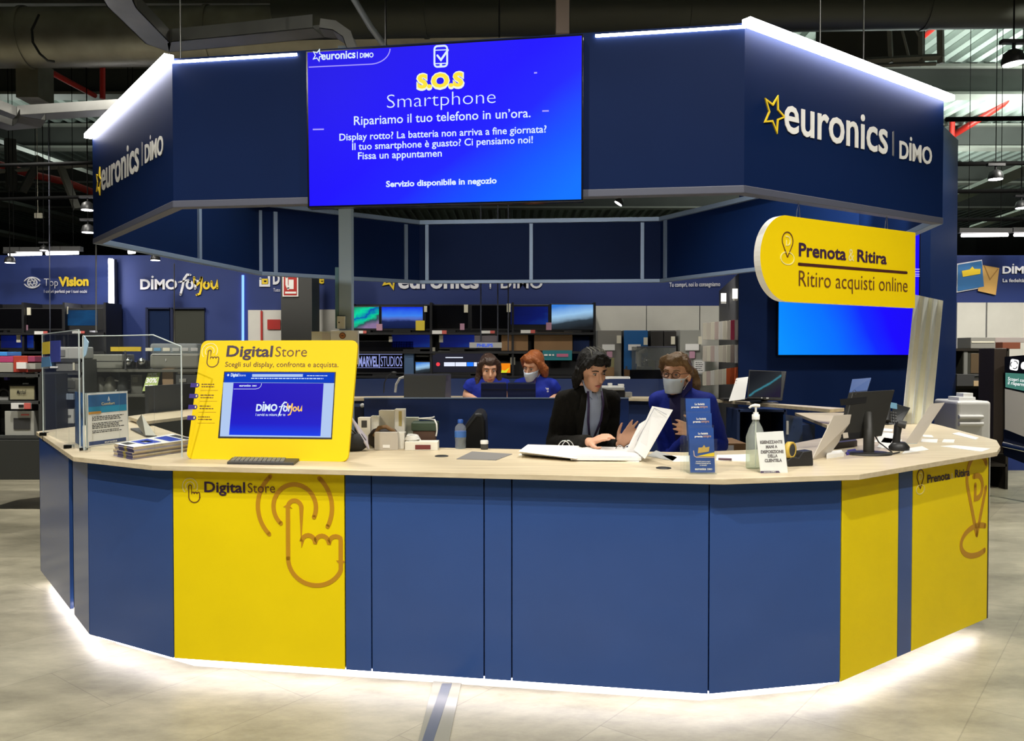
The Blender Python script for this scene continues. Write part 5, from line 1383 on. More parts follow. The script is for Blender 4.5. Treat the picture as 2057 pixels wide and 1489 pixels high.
# ---- sanitizer notice
P = [onW(1528, 951), onW(1582.5, 950)]; P += [px(1573.5, 866, P[1].y + .03), px(1519, 869, P[0].y + .03)]
t = thing('sanitizer_notice', 'small acrylic stand with a white printed notice in front of the sanitizer', 'notice', P[0]); F = quadfr(P); W2, H2 = (P[1] - P[0]).length, (P[3] - P[0]).length
mb = MB(); quad(mb, P, .004); mb.build('card', PAPER, t)
mb = MB(); mb.hexa([P[0] + V((0, 0, .0)), P[1], P[1] + V((0, .06, 0)), P[0] + V((0, .06, 0)), P[0] + V((0, 0, .003)), P[1] + V((0, 0, .003)), P[1] + V((0, .06, .003)), P[0] + V((0, .06, .003))]); mb.add([F.w(-.004, 0, .003), F.w(W2 + .004, 0, .003), F.w(W2 + .004, H2 + .004, .003), F.w(-.004, H2 + .004, .003)], [(0, 1, 2, 3)]); mb.build('acrylic_cover', ACR, t)
mb = MB(); INK = mat('grey_ink', (.16, .14, .14), .6)
for s_, x0, x1, yb, ye in (('IGIENIZZANTE', 1526.8, 1571.7, 891.5, 890.5), ('MANI A', 1538.5, 1561.5, 900.8, 900), ('DISPOSIZIONE', 1528.5, 1574, 911, 910), ('DELLA', 1542.5, 1562, 919.2, 918.6), ('CLIENTELA', 1536, 1570.7, 928.5, 927.5)):
    mb.tpx(F, s_, (x0, yb), (x1, ye), yb - 6.2, off=.045, t=.0015)
mb.prism([F.at(1527.8, 951), F.at(1567, 950), F.at(1564, 946), F.at(1527.5, 946.5)], 0, .0012, 1, F=F); mb.tpx(F, 'euronics DIMO', (1534, 949.6), (1558, 949.2), 947, off=.02, t=.002, mi=2); mb.build('lettering', [INK, mat('plum_bar', (.10, .07, .13), .5), PAPER], t)
# ---- tape dispenser
c = onW(1584, 938); c2 = onW(1634, 936); F = Fr(c, c2 - c, (0, 0, 1)); L = (c2 - c).length
t = thing('tape_dispenser', 'black desk tape dispenser with a yellow roll right of the sanitizer notice', 'tape dispenser', c); mb = MB()
mb.prism([(0, 0), (L, 0), (L * 1.0, .022), (L * .95, .075), (L * .58, .070), (L * .42, .040), (L * .12, .046), (-.004, .030)], -.06, 0, F=F); mb.build('body', BLACK, t, bevel=.004)
mb = MB(); m_ = F.w(.022, .078, -.02); R_ = Matrix((F.u, F.v, F.n)).transposed() @ Matrix.Rotation(.5, 3, 'Y')
for q in ([(.030, -.012), (.040, -.012), (.040, .012), (.030, .012), (.030, -.012)],):
    mb.lathe(m_, q, 26, M=R_)
mb.build('tape_roll', mat('yellow_tape', (.62, .42, .06), .4), t); mb = MB(); mb.lathe(m_, [(.030, -.011), (.030, .011)], 20, M=R_); mb.build('hub', DGREY, t)
# ---- leaning sheets
for P, lab in ((((1631, 925), (1664, 917), (1726, 832), (1675, 835), 0, .30), 'grey back of a leaning price sheet left of the turned monitor'), (((1817, 893), (1842, 892), (1898, 809), (1871, 811), 0, .30), 'grey back of a leaning price sheet right of the telephone')):
    a, b = onW(*P[0]), onW(*P[1]); q = [a, b, px(*P[2], b.y + .16), px(*P[3], a.y + .16)]
    t = thing('sheet_stand', lab, 'sheet stand', a); mb = MB(); quad(mb, q, .004); mb.build('sheet', PAPERG, t); mb = MB(); mb.hexa([a, b, b + V((.05, .10, 0)), a + V((.05, .10, 0)), a + V((0, 0, .004)), b + V((0, 0, .004)), b + V((.05, .10, .004)), a + V((.05, .10, .004))]); mb.build('foot', ACRE, t)
# ---- turned monitor
f_ = onW(1745, 913)
t, h, F, W2, H2 = monitor('black monitor turned away, standing on the right part of the counter', [px(1690, 886, 4.38), px(1772, 876, 4.52), px(1798, 783, 4.62), px(1713, 788, 4.48)], .03, mat('monitor_black', (.022, .021, .018), .5), BLACK, 0, (f_.x, f_.y, WZ), .028)
mb = MB(); mb.fbox(F, W2 * .12, W2 * .88, H2 * .64, H2 * .76, .0, .002, 0); mb.fbox(F, W2 * .02, W2 * .5, H2 * .02, H2 * .12, 0, .002, 0); mb.ribbon(F, arc(W2 * .5, H2 * .86, .013, 0, 360, 20)[:-1], .002, .002, 1, closed=True); mb.build('vent_panel', [BLACK, DGREY], h)
mb = MB(); mb.fbox(F, W2 * .05, W2 * .17, H2 * .04, H2 * .14, .002, .004); mb.build('sticker', PAPERG, h)
mb = MB(); a = V((f_.x + .02, f_.y + .03, WZ)); mb.tube([V((f_.x + .03, f_.y + .06, WZ + .15)), a + V((.06, .03, .06)), a + V((.12, .0, .008)), a + V((.05, -.02, .006)), a + V((.1, -.05, .006)), a + V((.17, .02, .006))], .004, 6); tag(mb.build('cable', BLACK), 'black cable curling around the foot of the turned monitor', 'cable')
# ---- telephone
a = onW(1800, 846); t = thing('telephone', 'black desk telephone with a lit display behind the scanner cradle', 'telephone', a); Y = a.y - .35
P = [px(1777, 851, Y), px(1806, 856, Y - .02), px(1829, 819, Y + .1), px(1799, 811, Y + .12)]; mb = MB(); quad(mb, P, .035); b_ = mb.build('body', mat('phone_black', (.028, .03, .033), .4), t, bevel=.004)
F = quadfr(P); W2, H2 = (P[1] - P[0]).length, (P[3] - P[0]).length; mb = MB()
for r in range(4):
    for k in range(3):
        mb.fbox(F, W2 * (.38 + .18 * k), W2 * (.50 + .18 * k), H2 * (.12 + .12 * r), H2 * (.2 + .12 * r), 0, .004)
mb.build('keypad', DGREY, t); mb = MB(); mb.fbox(F, W2 * .42, W2 * .92, H2 * .70, H2 * .94, 0, .003); mb.build('display', glow('phone_lcd', (.22, .42, .52), .8), t)
mb = MB(); mb.tube([F.w(W2 * .14, H2 * .05, .02), F.w(W2 * .14, H2 * .3, .035), F.w(W2 * .14, H2 * .75, .035), F.w(W2 * .14, H2 * 1.02, .02)], [.026, .020, .020, .026], 10); mb.build('handset', BLACK, t)
mb = MB(); c = (P[0] + P[1]) / 2; mb.hexa([V((p.x, p.y, WZ)) for p in (P[0], P[1], P[1] + V((.02, .16, 0)), P[0] + V((.02, .16, 0)))] + [P[0] + V((0, .03, -.005)), P[1] + V((0, .03, -.005)), P[1] + V((.02, .16, .09)), P[0] + V((.02, .16, .09))]); mb.build('stand', BLACK, t)
# ---- scanner cradle
c = onW(1806, 905); t = thing('barcode_scanner', 'black handheld barcode scanner upright in its cradle before the telephone', 'scanner', c)
mb = MB(); mb.lathe(c, [(.055, 0), (.057, .02), (.040, .042), (.030, .048)], 20, sx=1.0, sy=.8); mb.build('cradle', BLACK, t)
mb = MB(); p = px(1807, 850, c.y); mb.tube([c + V((-.018, 0, .03)), c + V((-.012, 0, .09)), p + V((-.008, 0, -.02)), p + V((.004, 0, 0))], [.022, .019, .022, .018], 12); mb.build('grip', BLACK, t)
mb = MB(); mb.tube([p + V((-.012, -.01, -.002)), p + V((.022, -.03, -.010))], [.020, .022], 12); mb.build('head', DGREY, t)
# ---- loose papers on the right of the counter
for i, (P, lab) in enumerate(((((1660, 922), (1695, 917), (1690, 911), (1664, 914)), 'small white note nearest the counter edge left of the monitor foot'), (((1762, 899), (1800, 905), (1812, 884), (1776, 880)), 'white sheet between the monitor foot and the scanner'), (((1756, 888), (1790, 891), (1800, 872), (1772, 868)), 'white sheet behind the scanner sheet'), (((1812, 912), (1866, 904), (1852, 897), (1822, 902)), 'white sheet right of the scanner cradle'), (((1888, 897), (1972, 908), (1990, 902), (1918, 895)), 'long white sheet at the right corner of the counter'), (((1850, 888), (1882, 890), (1884, 883), (1852, 882)), 'small white slip beside the right leaning sheet'), (((1892, 889), (1916, 890), (1918, 884), (1896, 883)), 'small printed slip in the middle of the right wing'), (((1912, 872), (1960, 884), (1966, 880), (1926, 869)), 'pale sheet near the back edge of the right wing'), (((1772, 866), (1792, 868), (1794, 863), (1776, 861)), 'small white slip under the telephone'), (((1855, 878), (1876, 880), (1872, 875), (1852, 874)), 'small dark edged slip in front of the fluted sheets'))):
    Q = [onW(*p) for p in P]; mb = MB(); mb.hexa(Q + [q + V((0, 0, .0022 if i else .02)) for q in Q]); tag(mb.build('paper_sheet', PAPER), lab, 'paper')
Q = [onW(*p) for p in ((1672, 903), (1722, 897), (1712, 888), (1678, 891))]; mb = MB(); mb.hexa(Q + [q + V((0, 0, .035)) for q in Q]); tag(mb.build('document_tray', mat('plum_tray', (.05, .035, .04), .5), bevel=.002), 'dark document tray under the turned monitor', 'tray')
Q = [onW(*p) for p in ((1700, 915), (1722, 912), (1718, 905), (1702, 908))]; mb = MB(); mb.hexa(Q + [q + V((0, 0, .010)) for q in Q]); tag(mb.build('notepad', mat('violet_pad', (.05, .03, .25), .5)), 'violet notepad at the left of the monitor foot', 'notepad')
# papers in the middle of the counter
for P, lab in ((((1300, 917), (1352, 927), (1360, 920), (1318, 906)), 'grey folder between the binder and the leaflet holder'), (((1352, 928), (1384, 928), (1384, 917), (1330, 916)), 'white sheet left of the leaflet holder'), (((1438, 926), (1506, 928), (1506, 913), (1440, 915)), 'white sheet between the leaflet holder and the sanitizer')):
    Q = [onW(*p) for p in P]; mb = MB(); mb.hexa(Q + [q + V((0, 0, .003)) for q in Q]); tag(mb.build('paper_sheet', LGREY if 'grey' in lab else PAPER), lab, 'paper')
Q = [onW(*p) for p in ((917, 923), (996, 925.5), (1029, 913), (948, 908))]; mb = MB(); mb.hexa(Q + [q + V((0, 0, .003)) for q in Q]); tag(mb.build('desk_mat', mat('mat_grey', (.19, .18, .17), .7)), 'grey desk mat lying on the worktop left of the ring binder', 'mat')
a, b = onW(1443, 926), onW(1470, 927); mb = MB(); mb.tube([a + V((0, 0, .010)), b + V((0, 0, .010))], .006, 8); tag(mb.build('pen', mat('plum_pen', (.10, .05, .08), .4)), 'dark pen at the edge of the white sheet beside the sanitizer', 'pen')
# ---- open ring binder
t = thing('ring_binder', 'open white ring binder full of pages, its right cover standing up', 'binder', onW(1180, 925)); A4 = [onW(1042, 915), onW(1284, 929), onW(1296, 907), onW(1070, 902)]
mb = MB(); mb.hexa(A4 + [q + V((0, 0, .004)) for q in A4]); mb.build('back_cover', PAPER, t)
l = [onW(1048, 915, .005), onW(1160, 926, .006), onW(1180, 905, .008), onW(1074, 898, .008)]; u = [pz(1041, 907, WZ + .035), pz(1158, 922, WZ + .018), onW(1182, 904, .022), pz(1060, 893, WZ + .06)]
mb = MB(); mb.hexa(l + u); mb.build('left_pages', PAPER, t, bevel=.002)
l = [onW(1146, 927, .005), onW(1288, 928, .005), onW(1300, 910, .005), onW(1168, 906, .005)]; mb = MB(); mb.hexa(l + [q + V((0, 0, .016)) for q in l]); mb.build('right_pages', PAPER, t, bevel=.002)
for k in range(5):
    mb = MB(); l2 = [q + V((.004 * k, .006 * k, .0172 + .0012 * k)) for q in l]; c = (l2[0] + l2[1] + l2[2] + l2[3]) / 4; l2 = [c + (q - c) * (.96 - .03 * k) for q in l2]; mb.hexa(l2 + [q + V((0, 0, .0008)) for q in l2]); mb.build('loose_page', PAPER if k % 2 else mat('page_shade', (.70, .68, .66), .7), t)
P = [px(1271, 902, 4.32), px(1294, 921, 4.06), px(1350, 823, 4.10), px(1310, 816, 4.36)]; mb = MB(); quad(mb, P, .005); cv = mb.build('standing_cover', PAPER, t)
F = quadfr(P); W2, H2 = (P[1] - P[0]).length, (P[3] - P[0]).length; mb = MB(); mb.ribbon(F, [(.008, .02), (.008, H2 - .008), (W2 - .004, H2 - .008)], .0016, .001); mb.build('seam', mat('navy_seam', (.06, .06, .16), .6), cv)
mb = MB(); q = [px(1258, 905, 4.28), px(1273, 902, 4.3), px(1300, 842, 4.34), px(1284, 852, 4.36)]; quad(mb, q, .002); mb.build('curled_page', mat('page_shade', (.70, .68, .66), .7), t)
for x, y, r in ((1133, 907, .034), (1245, 912, .022)):
    for d in (0, .022 if r > .03 else .05):
        c = onW(x, y, .018) + V((d, d * .5, 0)); mb = MB(); mb.tube([c + V((r * math.cos(math.radians(k)), 0, r * 1.25 * math.sin(math.radians(k)))) for k in range(-20, 201, 20)], .0035, 8); mb.build('ring', CHROME, t)

# ---- pile of boxes and bags behind the stand
def bx(name, label, cat, x0, x1, yt, yb, Y, d, m_, zb=None, rz=0, extra=None, bev=.002):
    p, q = px(x0, yb, Y), px(x1, yt, Y); z0 = WZ if zb is None else zb
    t = thing(name, label, cat, ((p.x + q.x) / 2, Y + d / 2, z0)); mb = MB(); mb.box(((p.x + q.x) / 2, Y + d / 2, (z0 + q.z) / 2), (q.x - p.x, d, q.z - z0), rz=rz); mb.build('body', m_, t, bevel=bev)
    if extra:
        x_0, y_0, x_1, y_1, mm, nm = extra; mb = MB(); fb(mb, x_0, y_0, x_1, y_1, Y - .002, .003); mb.build(nm, mm, t)
    return t, q.z


BEI = mat('beige_box', (.50, .46, .40), .6); CRM = mat('cream_box', (.66, .62, .50), .6); IVO = mat('ivory_box', (.74, .71, .62), .6)
bx('small_box', 'beige box with a white label at the front of the box pile', 'box', 752, 799, 869, 902, 4.62, .05, BEI, extra=(769, 894, 783, 900, PAPER, 'label'))
bx('small_box', 'white box right behind the labelled beige box', 'box', 796, 812, 870, 900, 4.67, .09, IVO)
bx('small_box', 'flat white box with a red and black end in the box pile', 'box', 813, 879, 888, 903, 4.60, .10, IVO, extra=(834, 894, 865, 903, mat('maroon_end', (.16, .03, .03), .4), 'printed_end'))
bx('small_box', 'white phone box with a dark picture at the left of the pile', 'box', 719, 744, 839, 900, 4.80, .06, IVO, extra=(726, 845, 737, 859, DGREY, 'picture'))
bx('small_box', 'small upright white box left of the cream box', 'box', 745, 761, 836, 900, 4.82, .06, IVO)
bx('small_box', 'cream box on top of the pile, second tallest', 'box', 761, 792, 825, 900, 4.86, .07, CRM)
bx('small_box', 'tall white and gold box, tallest in the pile', 'box', 793, 813, 822, 900, 4.80, .06, IVO, extra=(801, 826, 807, 856, mat('gold_strip', (.45, .36, .12), .5), 'gold_strip'))
bx('small_box', 'pale mint box right of the tall white and gold one', 'box', 810, 840, 839, 900, 4.86, .05, mat('mint_box', (.58, .60, .50), .6))
t_, zt = bx('small_box', 'brown box under the dark green case', 'box', 830, 874, 866, 900, 4.74, .09, mat('brown_box', (.10, .05, .03), .5))
t_, zg = bx('green_case', 'dark green case with a white cable on top, right of the box pile', 'case', 826, 879, 848, 866, 4.73, .10, mat('green_case', (.035, .06, .035), .5), zb=zt, bev=.008)
mb = MB(); c = px(860, 845, 4.78); c.z = zg; mb.tube([c + V((.045 * math.cos(k * .5) - .01, .03 * math.sin(k * .5), .006 + .0015 * k)) for k in range(14)], .005, 7); mb.tube([c + V((.04, -.03, .012)), c + V((.055, -.06, -.01)), c + V((.058, -.065, -.05)), c + V((.052, -.066, -.08))], .005, 7); tag(mb.build('cable', WHITE), 'white cable coiled on the dark green case', 'cable')
mb = MB(); c = onW(832, 893); c.y = 4.66; c.z = px(832, 888, 4.62).z
rnd = random.Random(5)
pts = [c + V((.045 * math.cos(k * .9) * (1 - k / 60) + .02, .03 * math.sin(k * .9), .006 + .0012 * k)) for k in range(26)]; mb.tube(pts, .006, 7); tag(mb.build('charger_cable', WHITE), 'white charger cable coiled on the flat white box', 'cable')
t = thing('pouch', 'dark leather pouch slumped among the boxes', 'pouch', onW(766, 898)); c = px(772, 898, 4.76); mb = MB(); mb.lathe((c.x, 4.76, WZ), [(.06, 0), (.085, .02), (.085, .07), (.06, .105), (.02, .12), (0, .12)], 16, sx=1.1, sy=.35); mb.build('body', mat('dark_leather', (.03, .018, .018), .5, bump=.5, bscale=20), t)
mb = MB(); mb.tube([V((c.x - .05, 4.72, WZ + .07)), V((c.x - .02, 4.70, WZ + .12)), V((c.x + .02, 4.70, WZ + .125)), V((c.x + .06, 4.71, WZ + .10)), V((c.x + .09, 4.72, WZ + .05))], .012, 8); mb.build('strap', mat('tan_leather', (.24, .13, .05), .5), t)
t = thing('envelope', 'pale padded envelope leaning between the stand and the box pile', 'envelope', onW(728, 902)); mb = MB(); quad(mb, [px(722, 868, 4.58), px(743, 902, 4.56), px(738, 878, 4.66), px(706, 836, 4.66)], .012); mb.build('body', mat('mauve_paper', (.50, .46, .52), .5), t, bevel=.004)
t = thing('bag', 'soft black bag lying beside the right edge of the yellow stand', 'bag', onW(712, 908)); c = onW(712, 908); mb = MB(); mb.lathe((c.x - .02, c.y + .06, WZ), [(.05, 0), (.078, .02), (.075, .06), (.05, .095), (0, .105)], 18, sy=.8); mb.build('body', mat('soft_black', (.012, .012, .012), .7, bump=.4, bscale=15), t); mb = MB(); mb.tube([(c.x - .07, c.y + .05, WZ + .06), (c.x - .02, c.y + .03, WZ + .12), (c.x + .04, c.y + .05, WZ + .06)], .006, 6); mb.build('handle', BLACK, t)
# ---- water bottle, jar, office chair
c = onW(925, 901); t = thing('water_bottle', 'clear water bottle with a blue cap left of the office chair', 'bottle', c); WBL = clear('bottle_plastic', (.62, .76, .92), .18); mb = MB()
mb.lathe(c, [(.028, 0), (.032, .01), (.030, .04), (.033, .06), (.030, .09), (.033, .11), (.030, .125), (.014, .142), (.013, .15)], 18); mb.build('body', WBL, t); mb = MB(); mb.lathe(c, [(.0155, .146), (.0155, .164), (.012, .167)], 14); mb.build('cap', mat('blue_cap', (.02, .10, .45), .4), t)
mb = MB(); mb.lathe(c, [(.0335, .065), (.0335, .10)], 18); mb.build('label', mat('bottle_label', (.05, .16, .5), .5), t)
c = onW(973, 903); t = thing('jar', 'small dark jar with a white lid right of the office chair', 'jar', c); mb = MB(); mb.lathe(c, [(.020, 0), (.022, .004), (.022, .032)], 16); mb.build('body', DGREY, t); mb = MB(); mb.lathe(c, [(.023, .032), (.023, .05), (.02, .052)], 16); mb.build('lid', WHITE, t)
cx_ = px(948, 880, 5.35).x; t = thing('office_chair', 'black office chair turned sideways behind the counter', 'chair', (cx_, 5.35, 0)); LE = mat('black_leather', (.014, .014, .014), .42)
pr = [(-.02, .60), (-.085, .72), (-.10, .90), (-.075, 1.06), (-.03, 1.16), (.03, 1.235), (.075, 1.235), (.095, 1.19), (.10, 1.06), (.085, .85), (.07, .62)]
mb = MB(); mb.prism(pr, -.22, .22, F=Fr((cx_, 5.35, 0), (1, 0, 0), (0, 0, 1))); mb.build('backrest', LE, t, bevel=.03, seg=3)
mb = MB(); mb.tube([(cx_ - .06, 5.122, .75), (cx_ - .072, 5.122, 1.0), (cx_ - .03, 5.122, 1.13), (cx_ + .04, 5.122, 1.215)], .008, 6); mb.build('piping', DGREY, t)
mb = MB(); mb.box((cx_ + .24, 5.35, .49), (.46, .46, .09)); mb.build('seat', LE, t, bevel=.03); mb = MB(); mb.tube([(cx_ + .24, 5.35, .45), (cx_ + .24, 5.35, .1)], .03, 10); mb.build('gas_column', CHROME, t)
mb = MB(); mb.tube([(cx_ + .2, 5.35, .45), (cx_ + .03, 5.35, .48), (cx_ + .02, 5.35, .68)], .02, 8); mb.build('back_bracket', BLACK, t)
for k in range(5):
    a = k * 2 * math.pi / 5; e = V((cx_ + .24 + .29 * math.cos(a), 5.35 + .29 * math.sin(a), .06)); mb = MB(); mb.tube([(cx_ + .24, 5.35, .12), e], [.025, .015], 8); o = mb.build('leg', BLACK, t); mb = MB(); mb.lathe((e.x, e.y, .028), [(.0, -.02), (.028, -.02), (.028, .02), (0, .02)], 12, M=Matrix.Rotation(math.pi / 2, 3, 'X')); mb.build('caster', BLACK, o)
# ---- fluted sheets standing on the right wing
t = thing('fluted_sheets', 'tall pale fluted plastic sheets leaning on the right wing', 'sheet', onW(1842, 851)); cB = [V((*onW(1813 + 57 * k / 6, 851 + 1.2 * k / 6)[:2], WZ)) for k in range(7)]; cT = [px(1838 + 56 * k / 6, 592 + 12 * k / 6, 6.55 + (.05 if k % 2 else 0)) for k in range(7)]
FL = [mat('fluted_%d' % i, c, .4, noise=.12, nscale=3) for i, c in enumerate(((.80, .82, .80), (.80, .76, .58), (.74, .77, .76), (.80, .77, .56), (.76, .79, .78), (.84, .81, .66)))]
for k in range(6):
    j = V((0, .04 if k % 2 else 0, 0)); j2 = V((0, 0 if k % 2 else .04, 0)); mb = MB(); quad(mb, [cB[k] + j, cB[k + 1] + j2, cT[k + 1], cT[k]], .006); mb.build('sheet', FL[k], t)

# ================================================================== STOCK ON THE LEFT
def gondola(label, x0, x1, Y, d, zs, m_, z0=0):
    p0, p1 = px(x0, 800, Y).x, px(x1, 800, Y).x; t = thing('display_shelf', label, 'shelf', ((p0 + p1) / 2, Y + d / 2, 0))
    for z in zs:
        mb = MB(); mb.box(((p0 + p1) / 2, Y + d / 2, z - .015), (p1 - p0, d, .03)); mb.build('shelf_board', m_, t)
    mb = MB(); mb.box(((p0 + p1) / 2, Y + d - .01, (z0 + max(zs)) / 2), (p1 - p0, .02, max(zs) - z0)); mb.build('back_panel', m_, t)
    for x in (p0, p1):
        mb = MB(); mb.box((x, Y + d / 2, (z0 + max(zs)) / 2), (.03, d, max(zs) - z0)); mb.build('end_panel', m_, t)
    return t


OLV = mat('olive_shelf', (.10, .10, .082), .5); SHD = mat('charcoal_shelf', (.05, .052, .05), .5)
zz = lambda y, Y: px(0, y, Y).z
gondola('charcoal display shelf with appliances behind the second acrylic screen', 172, 410, 9.2, .55, (zz(742, 9.2), zz(792, 9.2), .45, .12), OLV)
gondola('charcoal display shelf with appliances behind the first acrylic screen', 84, 166, 8.9, .28, (zz(722, 8.9), zz(748, 8.9), zz(791, 8.9), zz(852, 8.9), .12), SHD)
gondola('dark display shelf with the cream speaker at the left edge', -60, 80, 8.4, .5, (zz(752, 8.4), zz(806, 8.4), zz(876, 8.4)), SHD, zz(876, 8.4) - .03)
solid('base_cabinet', 'dark grey base cabinet under the boxed speaker at the left edge', 'cabinet', -60, 884, 80, 964, 8.38, .5, mat('cabinet_charcoal', (.035, .037, .034), .5))


def app(name, label, cat, x0, y0, x1, y1, Y, d, m_, bev=.02, bits=()):
    t = thing(name, label, cat, base(x0, x1, y1, Y, d)); mb = MB(); fb(mb, x0, y0, x1, y1, Y, d); mb.build('body', m_, t, bevel=bev, seg=3)
    for nm, a, b, c, e, mm in bits:
        mb = MB(); fb(mb, a, b, c, e, Y - .006, .012); mb.build(nm, mm, t, bevel=.002)
    return t


OG = mat('olive_grey_plastic', (.19, .19, .16), .35); MG = mat('moss_grey_metal', (.28, .28, .23), .3, metal=.5)
SIL = mat('silver_plastic', (.36, .36, .33), .3, metal=.5)
app('soundbar', 'large glossy grey soundbar behind the yellow stand on the left', 'soundbar', 300, 710, 400, 741, 9.3, .3, OG, .03, (('highlight_strip', 305, 711, 365, 713.5, LGREY), ('badge', 332, 721, 334, 726, LGREY)))
app('cabinet_box', 'olive grey flat appliance left of the twin chrome domes', 'appliance', 176, 712, 246, 741, 9.3, .3, OG, .012, (('panel_line', 176, 725, 246, 726, DGREY), ('lamp_dot', 185, 728, 190, 731, PT)))
for x, lab in ((256, 'left chrome dome speaker above the shelf'), (283, 'right chrome dome speaker above the shelf')):
    c = px(x, 727, 9.3); t = thing('dome_speaker', lab, 'speaker', (c.x, 9.35, zz(742, 9.2))); mb = MB(); mb.box((c.x, 9.38, zz(742, 9.2) + .05), (.13, .12, .10)); mb.build('body', BLACKG, t, bevel=.02); mb = MB(); mb.lathe((c.x, 9.33, c.z), [(0, -.045), (.03, -.035), (.045, 0), (.03, .035), (0, .045)], 16); mb.build('dome', CHROME, t)
for i, (x, r, lab) in enumerate(((200, .085, 'dark round kettle under the olive grey appliance'), (222, .075, 'dark round kettle with a pale handle, middle of three'), (248, .07, 'dark round kettle, right of three'))):
    c = px(x, 790, 9.35); z0 = zz(792, 9.2); t = thing('kettle', lab, 'kettle', (c.x, 9.35, z0)); mb = MB(); mb.lathe((c.x, 9.35, z0), [(r * .8, 0), (r, .03), (r * .9, .12), (r * .5, .18), (0, .2)], 18); mb.build('body', (OG, MG, SHD)[i], t); mb = MB(); mb.tube([(c.x + r * .8, 9.33, z0 + .15), (c.x + r * 1.5, 9.33, z0 + .14), (c.x + r * 1.4, 9.33, z0 + .05), (c.x + r * .9, 9.33, z0 + .03)], .012, 8); mb.build('handle', LGREY if i == 1 else BLACK, t)
t = thing('offer_sign', 'green offer sign reading 30 leaning on the shelf behind the second acrylic screen', 'sign', base(287, 320, 788, 9.15)); P = [px(286, 786, 9.17), px(314, 785, 9.17), px(322, 748, 9.26), px(297, 749, 9.26)]; mb = MB(); quad(mb, P, .006); mb.build('card', mat('lime_card', (.34, .44, .10), .5), t); F = quadfr(P); mb = MB(); mb.tpx(F, '30%', (293, 769.5), (315, 769), 760, off=.03, t=.003); lines(mb, F, 298, 316, (753, 757), .012, .002, 0, 0); lines(mb, F, 291, 310, (776, 780), .012, .002, 0, 0); mb.build('lettering', WHITEP, t)
app('carton', 'tall tan cardboard box between the green sign and the yellow stand', 'box', 326, 741, 348, 792, 9.25, .2, mat('tan_carton', (.26, .17, .09), .7), .003)
app('coffee_machine', 'dark coffee machine with a silver bar beside the yellow stand', 'appliance', 353, 742, 400, 792, 9.22, .3, SHD, .012, (('silver_bar', 357, 747, 392, 751, SIL), ('cup', 360, 761, 374, 768, SIL)))
app('radio', 'charcoal box between the kettles and the green sign', 'appliance', 262, 752, 286, 792, 9.3, .2, OLV, .012, (('dial', 266, 757, 276, 768, MG),))
app('rail_sign', 'yellow rail sign above the appliance shelf', 'sign', 222, 697, 283, 706, 9.15, .02, mat('yellow_rail', (.56, .40, .02), .5), .001, (('stem', 250, 705, 253, 744, DGREY),))
app('clear_hood', 'transparent domed hood with small labels on the appliance shelf', 'appliance', 300, 690, 396, 710, 9.34, .2, clear('hood_clear', (.75, .78, .78), .25), .03, tuple(('label', a, 699, a + 14, 705.5, m_) for a, m_ in ((292, PT), (309, mat('blue_lbl', (.12, .30, .5), .5)), (327, PT), (346, LGREY), (364, LGREY), (383, LGREY))))
solid('hood_riser', 'black riser under the domed hood', 'riser', 300, 709, 396, 711, 9.34, .2, BLACK) if False else None
app('printer', 'pale grey printer on the top shelf behind the first acrylic screen', 'printer', 106, 697, 165, 722, 8.91, .25, LGREY, .015, (('panel', 112, 703, 130, 716, GREY),))
app('printer', 'dark grey printer with a white tray on the second shelf behind the first acrylic screen', 'printer', 112, 724, 158, 747, 8.91, .25, GREY, .012, (('tray', 100, 736, 116, 740, PAPER), ('slot', 146, 726, 150, 744, PT)))
app('oven_box', 'mossy grey rounded appliance on the third shelf behind the first acrylic screen', 'appliance', 112, 757, 165, 790, 8.91, .25, MG, .03, (('window', 120, 764, 150, 780, OLV),))
app('cool_box', 'sage green appliance at the left of the third shelf', 'appliance', 90, 763, 112, 790, 8.91, .25, mat('sage', (.20, .21, .14), .5), .02)
for x0, x1, m_, lab in ((87, 104, RW, 'red rail label behind the first acrylic screen'), (106, 122, PT, 'cream rail label behind the first acrylic screen'), (123, 147, mat('ice_label', (.40, .48, .62), .5), 'pale blue rail label behind the first acrylic screen')):
    solid('rail_label', lab, 'price label', x0, 791, x1, 803, 8.87, .03, m_, bevel=0)
app('boxed_product', 'white carton with a dark picture on the lowest shelf behind the first acrylic screen', 'box', 100, 822, 148, 851, 8.91, .25, PAPER, .004, (('picture', 106, 806 + 20, 118, 846, BLACK), ('lettering', 122, 834, 142, 838, GREY)))
app('boxed_product', 'grey blue printed panel at the left end of the lowest shelf', 'box', 84, 815, 101, 851, 8.91, .2, mat('grey_blue_print', (.30, .34, .36), .5), .002)
# far left shelf
t = app('speaker', 'cream fronted portable speaker with black body at the left edge', 'speaker', 17, 773, 71, 805, 8.45, .2, BLACK, .008, (('grille', 20, 776, 68.5, 803, mat('cream_grille', (.36, .33, .20), .8, bump=.4, bscale=300)),))
F = FRONTAL(8.44); mb = MB(); a, b = F.at(34, 792); mb.text(F, 'Marshall', a, b, F.at(53, 792)[0], .045, off=.01, t=.003, italic=.3); mb.build('lettering', BLACK, t)
mb = MB()
for x in (47, 50, 53, 56):
    c = px(x, 772, 8.52); mb.lathe(c, [(.008, 0), (.008, .012)], 8)
mb.build('knob', LGREY, t)
t = app('headphones', 'dark headphones on a pale stand left of the cream speaker', 'headphones', -8, 797, 17, 805, 8.48, .15, LGREY, .01); c = px(8, 797, 8.55); mb = MB(); mb.tube([c + V((.06 * math.cos(math.radians(k)), 0, .08 * math.sin(math.radians(k)))) for k in range(0, 181, 20)], .018, 8); mb.build('headband', BLACK, t)
